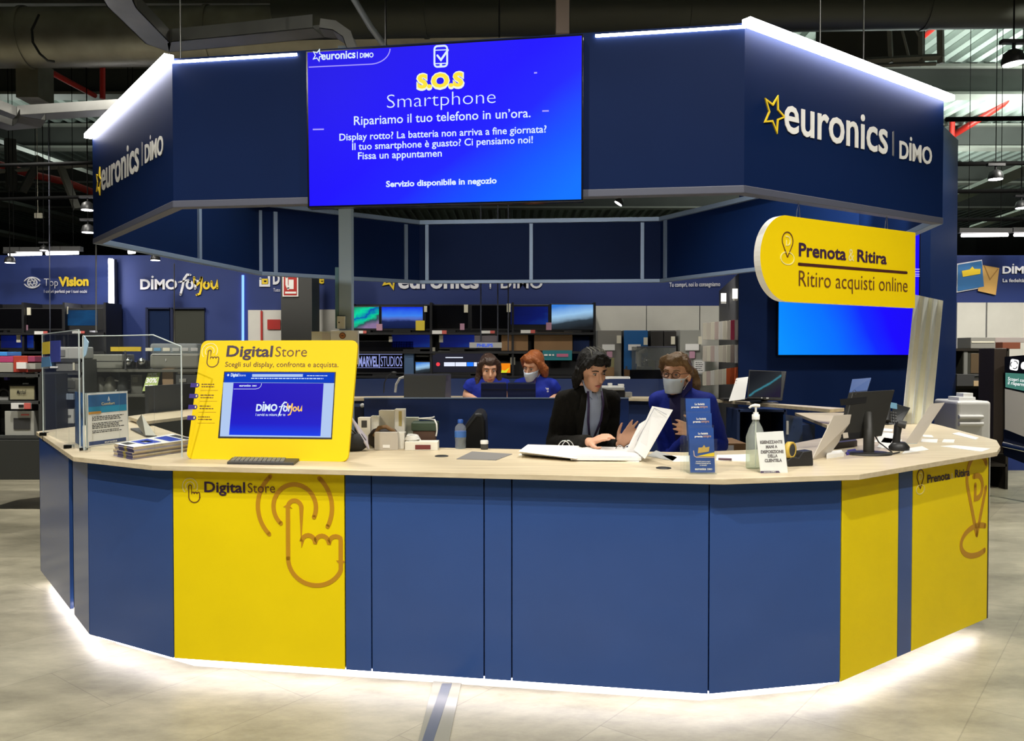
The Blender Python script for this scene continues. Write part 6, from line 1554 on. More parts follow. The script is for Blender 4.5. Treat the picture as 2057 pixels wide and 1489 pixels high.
app('rail_label', 'white label with a red end below the cream speaker', 'price label', 22, 810, 61, 822, 8.375, .02, PAPER, .001, (('red_end', 48, 810, 61, 822, RW), ('print', 37, 813, 47, 819, BLACK)))
app('boxed_speaker', 'white boxed speaker with a dark product picture below the cream speaker', 'box', 10, 826, 68, 875, 8.42, .3, mat('box_silver', (.42, .42, .38), .5), .003, (('picture', 27, 840, 60, 863, DGREY), ('script_mark', 42, 832, 58, 835, RW)))
for i, (x0, y0, x1, y1, rgb, lab) in enumerate(((-10, 707, 14, 715, (.05, .28, .75), 'bright blue carton on the top shelf at the left edge'), (-10, 716, 26, 728, (.45, .05, .16), 'magenta carton under the bright blue one'), (-10, 729, 26, 748, (.36, .35, .30), 'grey banded carton under the magenta one'), (27, 715, 55, 748, (.42, .05, .03), 'red carton with a white notch card at the left edge'), (56, 716, 70, 727, (.33, .05, .12), 'dark pink carton right of the red carton'), (52, 730, 71, 742, (.38, .37, .33), 'grey carton under the dark pink carton'))):
    solid('carton', lab, 'box', x0, y0, x1, y1, 8.45, .25, mat('left_carton_%d' % i, rgb, .5), bevel=.003)
solid('notch_card', 'white card on the red carton at the left edge', 'card', 33, 728, 52, 741, 8.43, .02, PAPER, bevel=0)
solid('phone_pack', 'small violet lit pack on the middle shelf at the left edge', 'packet', 8, 752, 15, 764, 8.7, .05, mat('violet_pack', (.12, .10, .55), .4), bevel=0)
solid('phone_pack', 'small white pack on the middle shelf at the left edge', 'packet', 52, 748, 70, 760, 8.7, .05, PAPER, bevel=0)

# ================================================================== STOCK ON THE RIGHT
gondola('dark display shelf right of the blue pillar', 1915, 2024, 9.7, .6, (zz(776, 9.7), zz(700, 9.7), .3), mat('brown_black_shelf', (.022, .018, .014), .4))
app('appliance_box', 'grey slatted box on the top shelf right of the pillar', 'box', 1950, 678, 2000, 700, 9.75, .3, mat('slate_slat', (.26, .25, .22), .5), .004, (('slat', 1952, 686, 1998, 689, PT),))
app('appliance_box', 'small rust red box on the top shelf right of the grey slatted box', 'box', 2014, 688, 2050, 701, 9.75, .3, mat('rust_box', (.20, .06, .03), .5), .003)
app('appliance_box', 'long pale box behind the small rust red box', 'box', 1996, 678, 2075, 688, 10.0, .3, mat('mauve_pale', (.35, .31, .29), .5), .003)
app('glass_oven', 'glass fronted oven with a brown inside right of the pillar', 'oven', 1934, 703, 1998, 752, 9.72, .4, mat('oven_frame', (.05, .05, .04), .3), .004, (('door_glass', 1950, 710, 1994, 750, mat('oven_brown', (.12, .085, .05), .15)), ('chrome_post', 1936, 706, 1944, 752, SIL)))
app('hob_tray', 'tan hob tray with chrome burners under the glass oven', 'hob', 1922, 752, 2001, 776, 9.66, .5, DGREY, .004, (('tan_edge', 1956, 765, 2001, 776, mat('tan_edge', (.50, .36, .20), .5)), ('burner', 1958, 755, 1970, 759, CHROME), ('burner', 1980, 755, 1997, 760, CHROME)))
t = app('washing_machine', 'white ribbed appliance side panel behind the right end of the counter', 'appliance', 1922, 806, 1992, 905, 7.85, .45, mat('white_enamel', (.66, .65, .62), .3), .03)
mb = MB(); p, q = px(1922, 905, 7.85), px(1992, 905, 7.85); mb.box(((p.x + q.x) / 2, 8.09, p.z / 2), (q.x - p.x, .44, p.z)); mb.build('lower_body', MATS['white_enamel'], t)
for y in (838, 852):
    a, b = px(1926, y, 7.84), px(1974, y, 7.84); mb = MB(); mb.tube([a, b], .022, 10); mb.build('pressed_rib', MATS['white_enamel'], t)
solid('dark_plinth', 'tall dark end panel between the white appliance and the display counter', 'panel', 1995, 700, 2022, 912, 9.0, .3, mat('umber_panel', (.035, .026, .020), .35)) 
app('parts_tray', 'white trays on the white ribbed appliance', 'tray', 1926, 798, 1960, 806, 7.95, .2, PAPER, .004)
t = thing('display_counter', 'white fronted display counter with a green lit header at the right edge', 'counter', base(2018, 2100, 940, 8.6)); YY = 8.6
mb = MB(); quad(mb, [px(2018.5, 862, YY + .3), px(2075, 885, YY), px(2075, 794, YY), px(2018.5, 781, YY + .3)], .3); mb.build('front_panel', mat('counter_white', (.56, .53, .48), .4), t)
mb = MB(); P = [px(2018, 780, YY + .3), px(2075, 792, YY), px(2075, 712, YY), px(2018, 717, YY + .3)]; quad(mb, P, .3); hd = mb.build('header', BLACKG, t)
F = quadfr(P); mb = MB(); q = lambda pts, t_, mi: mb.add([F.w(*F.at(*p), t_) for p in pts], [tuple(range(len(pts)))], mi)
q(((2020, 778), (2075, 789), (2075, 752), (2020, 749)), .003, 1)
mb.prism([(a, b) for a, b in rrect(*F.at(2028, 742.5), *F.at(2047.5, 723.5), .02)], 0, .004, 0, F=F); c = F.at(2038, 733)
for k in range(3):
    an = math.radians(120 * k + 60); mb.ribbon(F, arc(c[0] + .012 * math.cos(an), c[1] + .012 * math.sin(an), .03, math.degrees(an) - 50, math.degrees(an) + 50, 8), .008, .006, 2)
mb.tpx(F, 'e', (2050, 740), (2062, 741), 726, off=.06, t=.004, mi=0); mb.tpx(F, 'Scopri con noi', (2025, 764), (2075, 770), 757, off=.01, t=.005, mi=0); mb.tpx(F, 'il risparmio', (2025, 772), (2065, 777), 765, off=.01, t=.005, mi=0)
mb.build('header_lettering', [glow('header_white', (1, 1, 1), 1.1), glow('header_green', (.06, .20, .16), 1.0), BLACK], hd)
mb = MB(); P = [px(2016, 915, YY + .35), px(2080, 940, YY), px(2080, 886, YY), px(2016, 862, YY + .35)]; quad(mb, P, .3); mb.build('plinth', mat('plinth_navy', (.010, .014, .035), .3), t)
mb = MB(); mb.tube([px(2017, 893, YY + .32), px(2080, 908, YY - .02)], .035, 10); mb.build('chrome_foot', CHROME, t)
solid('white_cube', 'white riser box between the trays and the pillar', 'box', 1935, 790, 1955, 798.5, 7.98, .13, PAPER)
# ================================================================== PEOPLE
def ell(mb, c, r, R=None, n=14):
    pr = [(math.sin(math.pi * k / n), -math.cos(math.pi * k / n)) for k in range(n + 1)]; pr[0] = (.02, -1); pr[-1] = (.02, 1)
    S = Matrix.Diagonal(V(r)); mb.lathe(c, pr, 18, M=(R if R is not None else Matrix.Identity(3)) @ S); return mb


def fuse(mb, name, m_, parent, vox, sm=3, disp=0, dsc=.05):
    """weld overlapping volumes into one continuous smooth skin"""
    o = mb.build('tmp', m_); r = o.modifiers.new('r', 'REMESH'); r.mode = 'VOXEL'; r.voxel_size = vox
    s = o.modifiers.new('s', 'SMOOTH'); s.iterations = sm; s.factor = .5
    if disp:
        t = bpy.data.textures.new('cloth_folds', 'CLOUDS'); t.noise_scale = dsc; d = o.modifiers.new('d', 'DISPLACE'); d.texture = t; d.strength = disp; d.mid_level = .5
    bpy.context.view_layer.update()
    me = bpy.data.meshes.new_from_object(o.evaluated_get(bpy.context.evaluated_depsgraph_get())); bpy.data.objects.remove(o)
    me.materials.clear(); me.materials.append(m_); me.polygons.foreach_set('use_smooth', [True] * len(me.polygons)); me.update()
    q = bpy.data.objects.new(name, me); COL.objects.link(q)
    if parent is not None:
        q.parent = parent
    return q


def handmesh(mb, w, tip, up, side, curl, sc=1.0, spread=.1, thumb=.75):
    """open hand from wrist w pointing to tip; up = back of the hand; side = +1/-1 thumb side along d x up"""
    w = V(w); d = (V(tip) - w).normalized(); n = V(up); n = (n - d * n.dot(d)).normalized(); s = d.cross(n) * side
    for i in range(4):
        k = w + d * (.088 - .006 * abs(i - 1)) * sc + s * (.030 - .020 * i) * sc
        mb.tube([w + s * (.014 - .009 * i) * sc, w + d * .045 * sc + s * (.024 - .016 * i) * sc, k], [.013 * sc, .0135 * sc, .0105 * sc], 8)
        L = (.072, .080, .074, .060)[i] * sc; P = [k]; th = 0
        for j, f in enumerate((.45, .32, .23)):
            th += curl[i] * (.6, .9, .7)[j]; dd = d * math.cos(th) - n * math.sin(th) + s * spread * (1.5 - i); P.append(P[-1] + dd.normalized() * L * f)
        mb.tube(P, [.0095 * sc, .009 * sc, .0083 * sc, .0065 * sc], 8); ell(mb, P[-1], (.0068 * sc,) * 3, n=6)
    r0 = w + d * .022 * sc + s * .026 * sc; t1 = r0 + (d * .55 + s * thumb - n * .25).normalized() * .04 * sc; t2 = t1 + (d * .8 + s * thumb * .55 - n * .25).normalized() * .032 * sc; t3 = t2 + (d * .95 + s * thumb * .3).normalized() * .024 * sc
    mb.tube([r0 - d * .01 * sc, t1, t2, t3], [.015 * sc, .0115 * sc, .0098 * sc, .0075 * sc], 8); ell(mb, t3, (.0075 * sc,) * 3, n=6)


def person(label, org, yaw, neck, head, hyaw, hpit, hroll, arms, cloth, mats, vox=.0065, hs=1.0, hand=True, shw=.150, zs=1.385, legs=DGREY):
    """arms: list of dicts with sh (side -1/+1), elbow & wrist & tip & up in world coordinates; neck, head in world too"""
    root = thing('person', label, 'person', (org[0], org[1], 0)); root.rotation_euler = (0, 0, yaw); M = T(org[0], org[1], 0, yaw); Mi = M.inverted()
    L = lambda p: Mi @ V(p)
    nk, hd = L(neck), L(head)
    Rh = Matrix.Rotation(hyaw - yaw, 3, 'Z') @ Matrix.Rotation(hroll, 3, 'Y') @ Matrix.Rotation(hpit, 3, 'X')
    h = lambda x, y, z: hd + Rh @ (V((x, y, z)) * hs)
    ax, ay = nk.x, nk.y
    sp = lambda f, z, dy=0: V((ax * f, ay * f + dy, z))
    spine = [sp(0, .80, .02), sp(0, .95, .01), sp(.25, 1.08), sp(.6, zs - .16), sp(.78, zs - .085), sp(.88, zs - .035), sp(.95, zs + .005), sp(1, zs + .04)]
    Y_ = (0, 1, 0)
    mb = MB()
    # head
    ell(mb, h(0, .012, .030), (.074 * hs, .092 * hs, .093 * hs), Rh); ell(mb, h(0, -.024, -.045), (.057 * hs, .064 * hs, .075 * hs), Rh); ell(mb, h(0, -.055, -.100), (.026 * hs, .022 * hs, .019 * hs), Rh)
    for s in (-1, 1):
        ell(mb, h(.034 * s, -.050, -.030), (.026 * hs, .030 * hs, .030 * hs), Rh, 8); ell(mb, h(.078 * s, .012, -.012), (.009 * hs, .020 * hs, .032 * hs), Rh, 8)
    ell(mb, h(0, -.066, .030), (.056 * hs, .022 * hs, .018 * hs), Rh, 8)
    mb.tube([h(0, -.084, .012), h(0, -.098, -.012), h(0, -.106, -.030)], [.008 * hs, .010 * hs, .013 * hs], 8); ell(mb, h(0, -.106, -.033), (.015 * hs, .012 * hs, .010 * hs), Rh, 8)
    ell(mb, h(0, -.080, -.064), (.024 * hs, .010 * hs, .012 * hs), Rh, 8)
    mb.tube([h(0, .030, -.05), (hd + nk) * .5 + V((0, .02, 0)), sp(1, zs + .03), spine[4]], [.052 * hs, .049, .052, .08], 12)
    # torso, legs
    mb.tube(spine, [(.10, .155), (.098, .148), (.088, .122), (.098, .138), (.085, .145), (.065, .115), (.05, .07), (.045, .052)], 16, ref=Y_)
    for s in (-1, 1):
        mb.tube([(.085 * s, .01, .92), (.09 * s, .0, .50), (.095 * s, .02, .10), (.095 * s, .02, .04)], [.088, .062, .042, .045], 12); mb.tube([(.095 * s, .04, .035), (.10 * s, -.10, .03), (.10 * s, -.16, .02)], [.035, .038, .022], 10)
    J = []
    for a in arms:
        s = a['sh']; S = sp(.82, zs - .068) + V((shw * s, 0, 0)); E, Wr, Tp = L(a['elbow']), L(a['wrist']), L(a['tip']); J.append((S, E, Wr, Tp, a))
        mb.tube([spine[5], S], [.045, .046], 10); mb.tube([S, (S + E) / 2, E], [.046, .041, .034], 10); mb.tube([E, E * .6 + Wr * .4, Wr], [.036, .036, .025], 10)
        up = M.to_3x3().inverted() @ V(a['up']); handmesh(mb, Wr, Tp, up, a['th'], a.get('curl', (.3, .3, .35, .4)), .98)
    fuse(mb, 'body', mats['skin'], root, vox, 2)
    # trousers and shoes
    mb = MB()
    mb.tube([(0, .02, 1.0), (0, .02, .86)], [(.112, .165), (.118, .175)], 16, ref=Y_)
    for s in (-1, 1):
        mb.tube([(.085 * s, .01, .90), (.09 * s, .0, .50), (.095 * s, .02, .07)], [.104, .08, .072], 12)
    fuse(mb, 'trousers', legs, root, .014, 3)
    for s in (-1, 1):
        mb = MB(); mb.tube([(.095 * s, .07, .045), (.10 * s, -.06, .045), (.10 * s, -.15, .035), (.10 * s, -.185, .03)], [.045, .050, .044, .02], 12); sh_ = mb.build('shoe', BLACK); sh_.parent = root
    # upper garment
    ca = cloth
    mb = MB(); k = ca.get('fat', .022)
    tor = [V((0, .02, ca.get('hem', .82)))] + spine[1:7] + [sp(1, zs + .028, .008)]
    rad = [(.122 + k, .160 + k), (.106 + k, .152 + k), (.096 + k, .128 + k), (.106 + k, .142 + k), (.092 + k, .148 + k), (.070 + k, .120 + k), (.056 + k * .6, .078 + k * .5), (.056, .062)]
    mb.tube(tor, rad, 20, ref=Y_)
    for S, E, Wr, Tp, a in J:
        mb.tube([spine[5] + V((0, 0, .002)), S + V((0, 0, .004))], [.052 + k * .5, .053 + k * .5], 12); ell(mb, S, (.056 + k * .45,) * 3, n=10)
        if ca.get('short'):
            mb.tube([S, S * .5 + E * .5], [.060, .066], 12)
        else:
            Wc = Wr + (E - Wr).normalized() * .03; mb.tube([S, (S + E) / 2, E], [.055 + k * .4, .052 + k * .4, .047 + k * .3], 12); mb.tube([E, (E + Wc) / 2, Wc], [.050 + k * .3, .047 + k * .2, .037 + k * .2], 12)
    g = fuse(mb, ca['name'], ca['m'], root, .012, 3, ca.get('fold', .012), .07)
    return root, h, Rh, hs, L, M, tor, rad, g


def eyes(root, h, hs, Rh, brow, lids=True, mouth=True):
    for s in (-1, 1):
        mb = MB(); ell(mb, h(.031 * s, -.077, .006), (.0115 * hs, .0085 * hs, .0055 * hs), Rh, 8); e = mb.build('eye', mat('eye_shade', (.38, .33, .30), .4)); e.parent = root
        mb = MB(); ell(mb, h(.031 * s, -.0845, .0045), (.0055 * hs, .003 * hs, .0048 * hs), Rh, 8); i = mb.build('iris', EYED); i.parent = e
        mb = MB(); mb.tube([h(.014 * s, -.089, .026), h(.032 * s, -.088, .031), h(.052 * s, -.073, .026)], [.003 * hs, .0038 * hs, .002 * hs], 6); b = mb.build('eyebrow', brow); b.parent = root
    if mouth:
        mb = MB(); mb.tube([h(-.022, -.083, -.066), h(0, -.0925, -.063), h(.022, -.083, -.066)], [.002 * hs, .0048 * hs, .002 * hs], 8); mb.tube([h(-.018, -.083, -.069), h(0, -.092, -.072), h(.018, -.083, -.069)], [.002 * hs, .0052 * hs, .002 * hs], 8); o = mb.build('lips', LIP); o.parent = root


def hairdo(root, h, hs, Rh, m_, locks, vox=.006, front=.0, name='hair'):
    mb = MB(); ell(mb, h(0, .030 + front, .042), (.081 * hs, .092 * hs, .092 * hs), Rh); ell(mb, h(0, .056, .0), (.076 * hs, .062 * hs, .084 * hs), Rh)
    ell(mb, h(0, -.012 + front, .078), (.066 * hs, .078 * hs, .050 * hs), Rh)
    for path, r in locks:
        mb.tube([h(*p) for p in path], r, 10)
    return fuse(mb, name, m_, root, vox, 2, .012, .018)


def facemask(root, h, hs, Rh):
    mb = MB(); n = 9
    rows = []
    for j in range(7):
        v = j / 6; z = -.018 - .088 * v
        for i in range(n):
            u = (i / (n - 1)) * 2 - 1; x = .066 * u * (1 - .28 * v); y = -.062 - .062 * (1 - u * u) ** .7 * (1 - .35 * abs(v - .35)); rows.append(h(x, y + .030 * u * u, z))
    F_ = [(j * n + i, j * n + i + 1, (j + 1) * n + i + 1, (j + 1) * n + i) for j in range(6) for i in range(n - 1)]
    mb.add(rows, F_, 0, True); o = mb.build('face_mask', MASK); o.parent = root; sd = o.modifiers.new('t', 'SOLIDIFY'); sd.thickness = .003
    for s in (-1, 1):
        mb = MB(); mb.tube([h(.064 * s, -.034, -.022), h(.078 * s, -.005, -.005), h(.081 * s, .028, .004), h(.078 * s, .02, -.03), h(.06 * s, -.03, -.085)], .0018, 5); q = mb.build('ear_loop', WHITE); q.parent = o


def frontpatch(root, tor, rad, rows, name, m_, lift=.006, n=9):
    """garment panel following the chest; rows = (z, x left, x right)"""
    vs = []
    for z, x0, x1 in rows:
        i = max(k for k in range(len(tor) - 1) if tor[k].z <= z); f = (z - tor[i].z) / (tor[i + 1].z - tor[i].z); c = tor[i].lerp(tor[i + 1], f); ra = rad[i][0] + (rad[i + 1][0] - rad[i][0]) * f; rb = rad[i][1] + (rad[i + 1][1] - rad[i][1]) * f
        for k in range(n):
            x = x0 + (x1 - x0) * k / (n - 1); vs.append((c.x + x, c.y - (ra + lift) * math.sqrt(max(0, 1 - (x / (rb + lift)) ** 2)), z))
    mb = MB(); m = len(rows); mb.add(vs, [(j * n + i, j * n + i + 1, (j + 1) * n + i + 1, (j + 1) * n + i) for j in range(m - 1) for i in range(n - 1)], 0, True); o = mb.build(name, m_); o.parent = root; s = o.modifiers.new('t', 'SOLIDIFY'); s.thickness = .004; s.offset = 0
    return o, vs


# ---- standing woman in the black jacket
ox = px(1164, 800, 5.12).x
R1 = person('person with dark hair in a black jacket pointing at the open binder', (ox, 5.12), math.radians(16), px(1184, 775, 4.98), px(1190, 744, 4.90), math.radians(26), math.radians(20), math.radians(-4),
            [dict(sh=-1, elbow=px(1112, 893, 5.02), wrist=px(1187, 888, 4.52), tip=px(1240, 868, 4.40), up=(0, -.55, .85), th=1, curl=(.10, .25, .45, .6)),
             dict(sh=1, elbow=px(1226, 900, 5.10), wrist=px(1247, 893, 4.66), tip=px(1286, 846, 4.62), up=(-.25, -.9, .2), th=-1, curl=(.25, .3, .35, .4))],
            dict(name='jacket', m=JACKET, fat=.018, hem=.80, fold=.010), dict(skin=SKIN), hs=1.0, zs=1.385)
root, h, Rh, hs, L, M, tor, rad, g = R1
eyes(root, h, hs, Rh, HAIRB)
lk = []
for s in (-1, 1):
    lk += [([(.050 * s, -.035, .090), (.074 * s, -.02, .05), (.078 * s, .004, .0), (.076 * s, .016, -.055), (.070 * s, .03, -.09)], [.016 * hs, .018 * hs, .018 * hs, .018 * hs, .012 * hs]), ([(.01 * s, -.05, .115), (.055 * s, -.066, .085), (.078 * s, -.045, .04)], [.016 * hs, .022 * hs, .016 * hs])]
lk += [([(-.06, .045, .0), (-.072, .05, -.07), (-.066, .055, -.13)], [.032, .032, .02]), ([(.06, .06, 0), (.06, .07, -.08), (.05, .07, -.12)], [.035, .032, .02]), ([(0, .085, 0), (0, .085, -.08), (0, .08, -.12)], [.04, .038, .02])]
hr = hairdo(root, h, hs, Rh, HAIRB, lk)
for a, nm in ((-.03, 0), (-.008, 1), (.016, 2), (.04, 3)):
    mb = MB(); mb.tube([h(a, .05, .134), h(a * 1.2, -.01, .133), h(a * 1.5, -.045, .108)], [.001, .003, .001], 6); q = mb.build('grey_streak', mat('grey_hair', (.22, .21, .17), .45)); q.parent = hr
sh_, _ = frontpatch(root, tor, rad, [(.90, -.050, .055), (1.0, -.054, .06), (1.10, -.062, .06), (1.18, -.066, .060), (1.26, -.064, .056), (1.32, -.056, .05), (1.37, -.046, .045)], 'shirt', SHIRT, .014)
for s in (-1, 1):
    frontpatch(root, tor, rad, [(.98, .050 * s, .066 * s), (1.10, .054 * s, .080 * s), (1.20, .058 * s, .104 * s), (1.26, .056 * s, .112 * s), (1.27, .054 * s, .092 * s), (1.37, .044 * s, .074 * s)], 'lapel', JACKET, .022, 5)
    mb = MB(); nk = L(px(1184, 775, 4.98)); c0 = V((nk.x * .95, nk.y * .95, 1.42)); mb.add([c0 + V((.012 * s, -.075, -.022)), c0 + V((.062 * s, -.045, .03)), c0 + V((.052 * s, -.088, -.055)), c0 + V((.018 * s, -.105, -.085))], [(0, 1, 2, 3) if s < 0 else (3, 2, 1, 0)]); q = mb.build('collar', SHIRT); q.parent = root; sd = q.modifiers.new('t', 'SOLIDIFY'); sd.thickness = .006
_, vs = frontpatch(root, tor, rad, [(1.10, -.012, .0), (1.20, -.040, -.026), (1.30, -.048, -.034), (1.38, -.046, -.034)], 'lanyard', mat('plum_lanyard', (.05, .03, .10), .6), .024, 3)
frontpatch(root, tor, rad, [(1.10, .018, .030), (1.20, .044, .056), (1.30, .048, .060), (1.38, .042, .054)], 'lanyard', MATS['plum_lanyard'], .024, 3)
frontpatch(root, tor, rad, [(1.00, -.004, .034), (1.10, -.024, .010)], 'badge', mat('grey_badge', (.40, .42, .44), .35), .028, 3)

# ---- masked woman with the pony tail
ox = px(1392, 800, 5.10).x
R2 = person('person with pony tail, glasses and mask in a blue jacket, hand raised', (ox, 5.10), math.radians(-28), px(1366, 785, 5.0), px(1358, 752, 4.97), math.radians(-31), math.radians(3), math.radians(3),
            [dict(sh=-1, elbow=px(1345, 925, 5.12), wrist=px(1398, 866, 4.70), tip=px(1350, 856, 4.60), up=(-.1, -1, .1), th=1, curl=(.35, .45, .5, .55)),
             dict(sh=1, elbow=px(1447, 893, 5.08), wrist=px(1424, 922, 4.86), tip=px(1390, 926, 4.8), up=(0, -.2, 1), th=-1)],
            dict(name='jacket', m=ROYAL, fat=.020, hem=.82, fold=.010), dict(skin=SKIN), hs=1.02, zs=1.375)
root, h, Rh, hs, L, M, tor, rad, g = R2
eyes(root, h, hs, Rh, HAIRL, mouth=False); facemask(root, h, hs, Rh)
lk = [([(.03 * s, -.045, .112), (.068 * s, -.045, .085), (.084 * s, -.01, .04), (.082 * s, .03, .0)], [.016, .022, .022, .016]) for s in (-1, 1)]
lk += [([(.03, .10, .03), (.055, .135, .0), (.075, .14, -.06), (.085, .125, -.125), (.082, .11, -.17)], [.032, .036, .034, .026, .010])]
hairdo(root, h, hs, Rh, HAIRL, lk)
mb = MB()
for s in (-1, 1):
    mb.tube([h(.033 * s + .024 * math.cos(k * .45), -.098 + .006 * abs(math.cos(k * .45)), .004 + .018 * math.sin(k * .45)) for k in range(14)], .0022, 6, closed=True); mb.tube([h(.057 * s, -.092, .010), h(.078 * s, -.03, .012), h(.082 * s, .015, .006)], .002, 6)
mb.tube([h(-.010, -.101, .008), h(0, -.105, .011), h(.010, -.101, .008)], .0022, 6); q = mb.build('glasses', mat('brown_frame', (.08, .03, .015), .3)); q.parent = root
frontpatch(root, tor, rad, [(.95, -.045, .045), (1.10, -.050, .05), (1.25, -.052, .05), (1.36, -.045, .042)], 'vest', mat('deep_navy_cloth', (.012, .010, .075), .8), .013)
for s in (-1, 1):
    mb = MB(); nk = L(px(1366, 785, 5.0)); c0 = V((nk.x * .95, nk.y * .95, 1.425)); mb.add([c0 + V((.030 * s, -.070, -.03)), c0 + V((.078 * s, -.02, .035)), c0 + V((.085 * s, -.045, -.02)), c0 + V((.045 * s, -.110, -.085))], [(0, 1, 2, 3) if s < 0 else (3, 2, 1, 0)]); q = mb.build('collar', mat('collar_navy', (.012, .012, .12), .75)); q.parent = root; sd = q.modifiers.new('t', 'SOLIDIFY'); sd.thickness = .008

# ---- two people at the back
for lab, xb, nkp, hdp, hy, hp, hr_, hm, hx in (
        ('person with long dark hair in a blue polo shirt behind the island desk', 974, (981, 770), (982, 742), 10, 14, 0, HAIRD, 'long'),
        ('person with ginger hair and face mask behind the island desk', 1080, (1076, 765), (1071, 735), -32, 22, 8, HAIRR, 'bob')):
    yw = math.radians(hy * .5); ox = px(xb, 800, 7.28).x; dx = -1
    R3 = person(lab, (ox, 7.28), yw, px(nkp[0], nkp[1], 7.2), px(hdp[0], hdp[1], 7.16), math.radians(hy), math.radians(hp), math.radians(hr_),
                [dict(sh=-1, elbow=px(xb - 38, 795, 7.22), wrist=px(xb - 14, 806, 6.98), tip=px(xb + 8, 808, 6.88), up=(0, 0, 1), th=1), dict(sh=1, elbow=px(xb + 42, 797, 7.22), wrist=px(xb + 22, 806, 6.98), tip=px(xb + 2, 809, 6.90), up=(0, 0, 1), th=-1)],
                dict(name='polo_shirt', m=ROYAL, fat=.016, short=True, fold=.010), dict(skin=SKIN), vox=.009, hs=1.02, shw=.145, zs=1.395)
    root, h, Rh, hs, L, M, tor, rad, g = R3
    eyes(root, h, hs, Rh, hm, mouth=(hx == 'long'))
    lk = [([(.03 * s, -.05, .112), (.075 * s, -.035, .06), (.085 * s, -.005, 0), (.082 * s, .01, -.06)], [.018, .026, .026, .022]) for s in (-1, 1)]
    if hx == 'long':
        lk += [([(.075 * s, .01, 0), (.088 * s, .005, -.09), (.092 * s, -.02, -.165), (.085 * s, -.035, -.21)], [.03, .034, .032, .016]) for s in (-1, 1)] + [([(x, .07, 0), (x, .08, -.1), (x, .07, -.19)], [.045, .045, .03]) for x in (-.04, .04)]
    else:
        lk += [([(.07, .02, .02), (.095, .03, -.03), (.088, .035, -.085), (.06, .05, -.10)], [.032, .038, .034, .02]), ([(-.06, .03, 0), (-.075, .045, -.05)], [.03, .022]), ([(0, .085, 0), (.02, .085, -.08)], [.04, .03])]
        facemask(root, h, hs, Rh)
    hairdo(root, h, hs, Rh, hm, lk, .008)
    o, _ = frontpatch(root, tor, rad, [(1.28, -.016, .016), (1.34, -.020, .020), (1.40, -.028, .028)], 'placket', mat('plum_cloth', (.03, .012, .10), .7), .010, 5)
    F = Fr((.045, -.155, 1.295), (1, .25, 0), (0, .0, 1)); mb = MB(); mb.text(F, 'euronics', 0, 0, .09, .018, off=.04, t=.0); mb.text(F, 'DIMO', .045, -.022, .09, .014, off=.04, t=0); q = mb.build('lettering', WHITEP); q.parent = root
# ================================================================== CEILING SERVICES
def beam(label, Y, z0, z1, m_, x0=-16.8, x1=16.8, w=.3):
    t = thing('roof_beam', label, 'beam', (0, Y, z0)); mb = MB(); mb.box(((x0 + x1) / 2, Y, z0 + .02), (x1 - x0, w, .04)); mb.build('lower_flange', m_[0], t); mb = MB(); mb.box(((x0 + x1) / 2, Y, (z0 + z1) / 2), (x1 - x0, .06, z1 - z0 - .06)); mb.build('web', m_[1], t)
    mb = MB(); mb.box(((x0 + x1) / 2, Y, z1 - .02), (x1 - x0, w, .04)); mb.build('upper_flange', m_[0], t)


for Y, lab in ((9.4, 'nearest dark roof beam along the top of the picture'), (12.6, 'second dark roof beam from us, above the right end of the canopy'), (15.8, 'third dark roof beam from us'), (19.0, 'fourth dark roof beam from us'), (22.2, 'fifth dark roof beam, farthest visible')):
    beam(lab, Y, 5.52, 5.98, (GREYBEAM, DARKBEAM))
# round duct on the left and its continuation
t = thing('air_duct', 'large round dull steel air duct crossing the upper left', 'duct', (-4, 8.6, 4.9)); a, b = px(-160, 84, 8.5), px(1290, 66, 8.9); a.x -= 4
mb = MB(); mb.tube([a, b], .30, 32); mb.build('duct_wall', STEELD, t)
for x in (60, 420, 830, 990, 1288):
    f = (px(x, 75, 8.7).x - a.x) / (b.x - a.x); c = a + (b - a) * f; d = (b - a).normalized(); mb = MB(); mb.tube([c - d * .02, c + d * .02], .315, 32); mb.build('joint_ring', STEELD, t)
t = thing('air_duct', 'dark upper air duct running along the top edge above the display', 'duct', (2, 7.8, 5.2)); a, b = px(560, 28, 8.0), px(2100, 0, 7.6); mb = MB(); mb.tube([a, b], .24, 28); mb.build('duct_wall', mat('dark_duct', (.05, .055, .045), .5, metal=.5), t)
for f in (.2, .55, .85):
    c = a + (b - a) * f; d = (b - a).normalized(); mb = MB(); mb.tube([c - d * .02, c + d * .02], .25, 28); mb.build('joint_ring', MATS['dark_duct'], t)
for p, q, r, lab in ((px(20, 230, 8.0), px(62, 130, 8.8), .0, ''),):
    pass
t = thing('duct_box', 'square dull steel duct drop below the round duct at the left', 'duct', px(53, 195, 8.9)); mb = MB(); fb(mb, 32, 120, 76, 195, 8.75, .3); mb.build('duct_wall', STEELD, t)


TRD = mat('dull_tray_steel', (.15, .15, .14), .4, metal=.8, noise=.12, nscale=5)


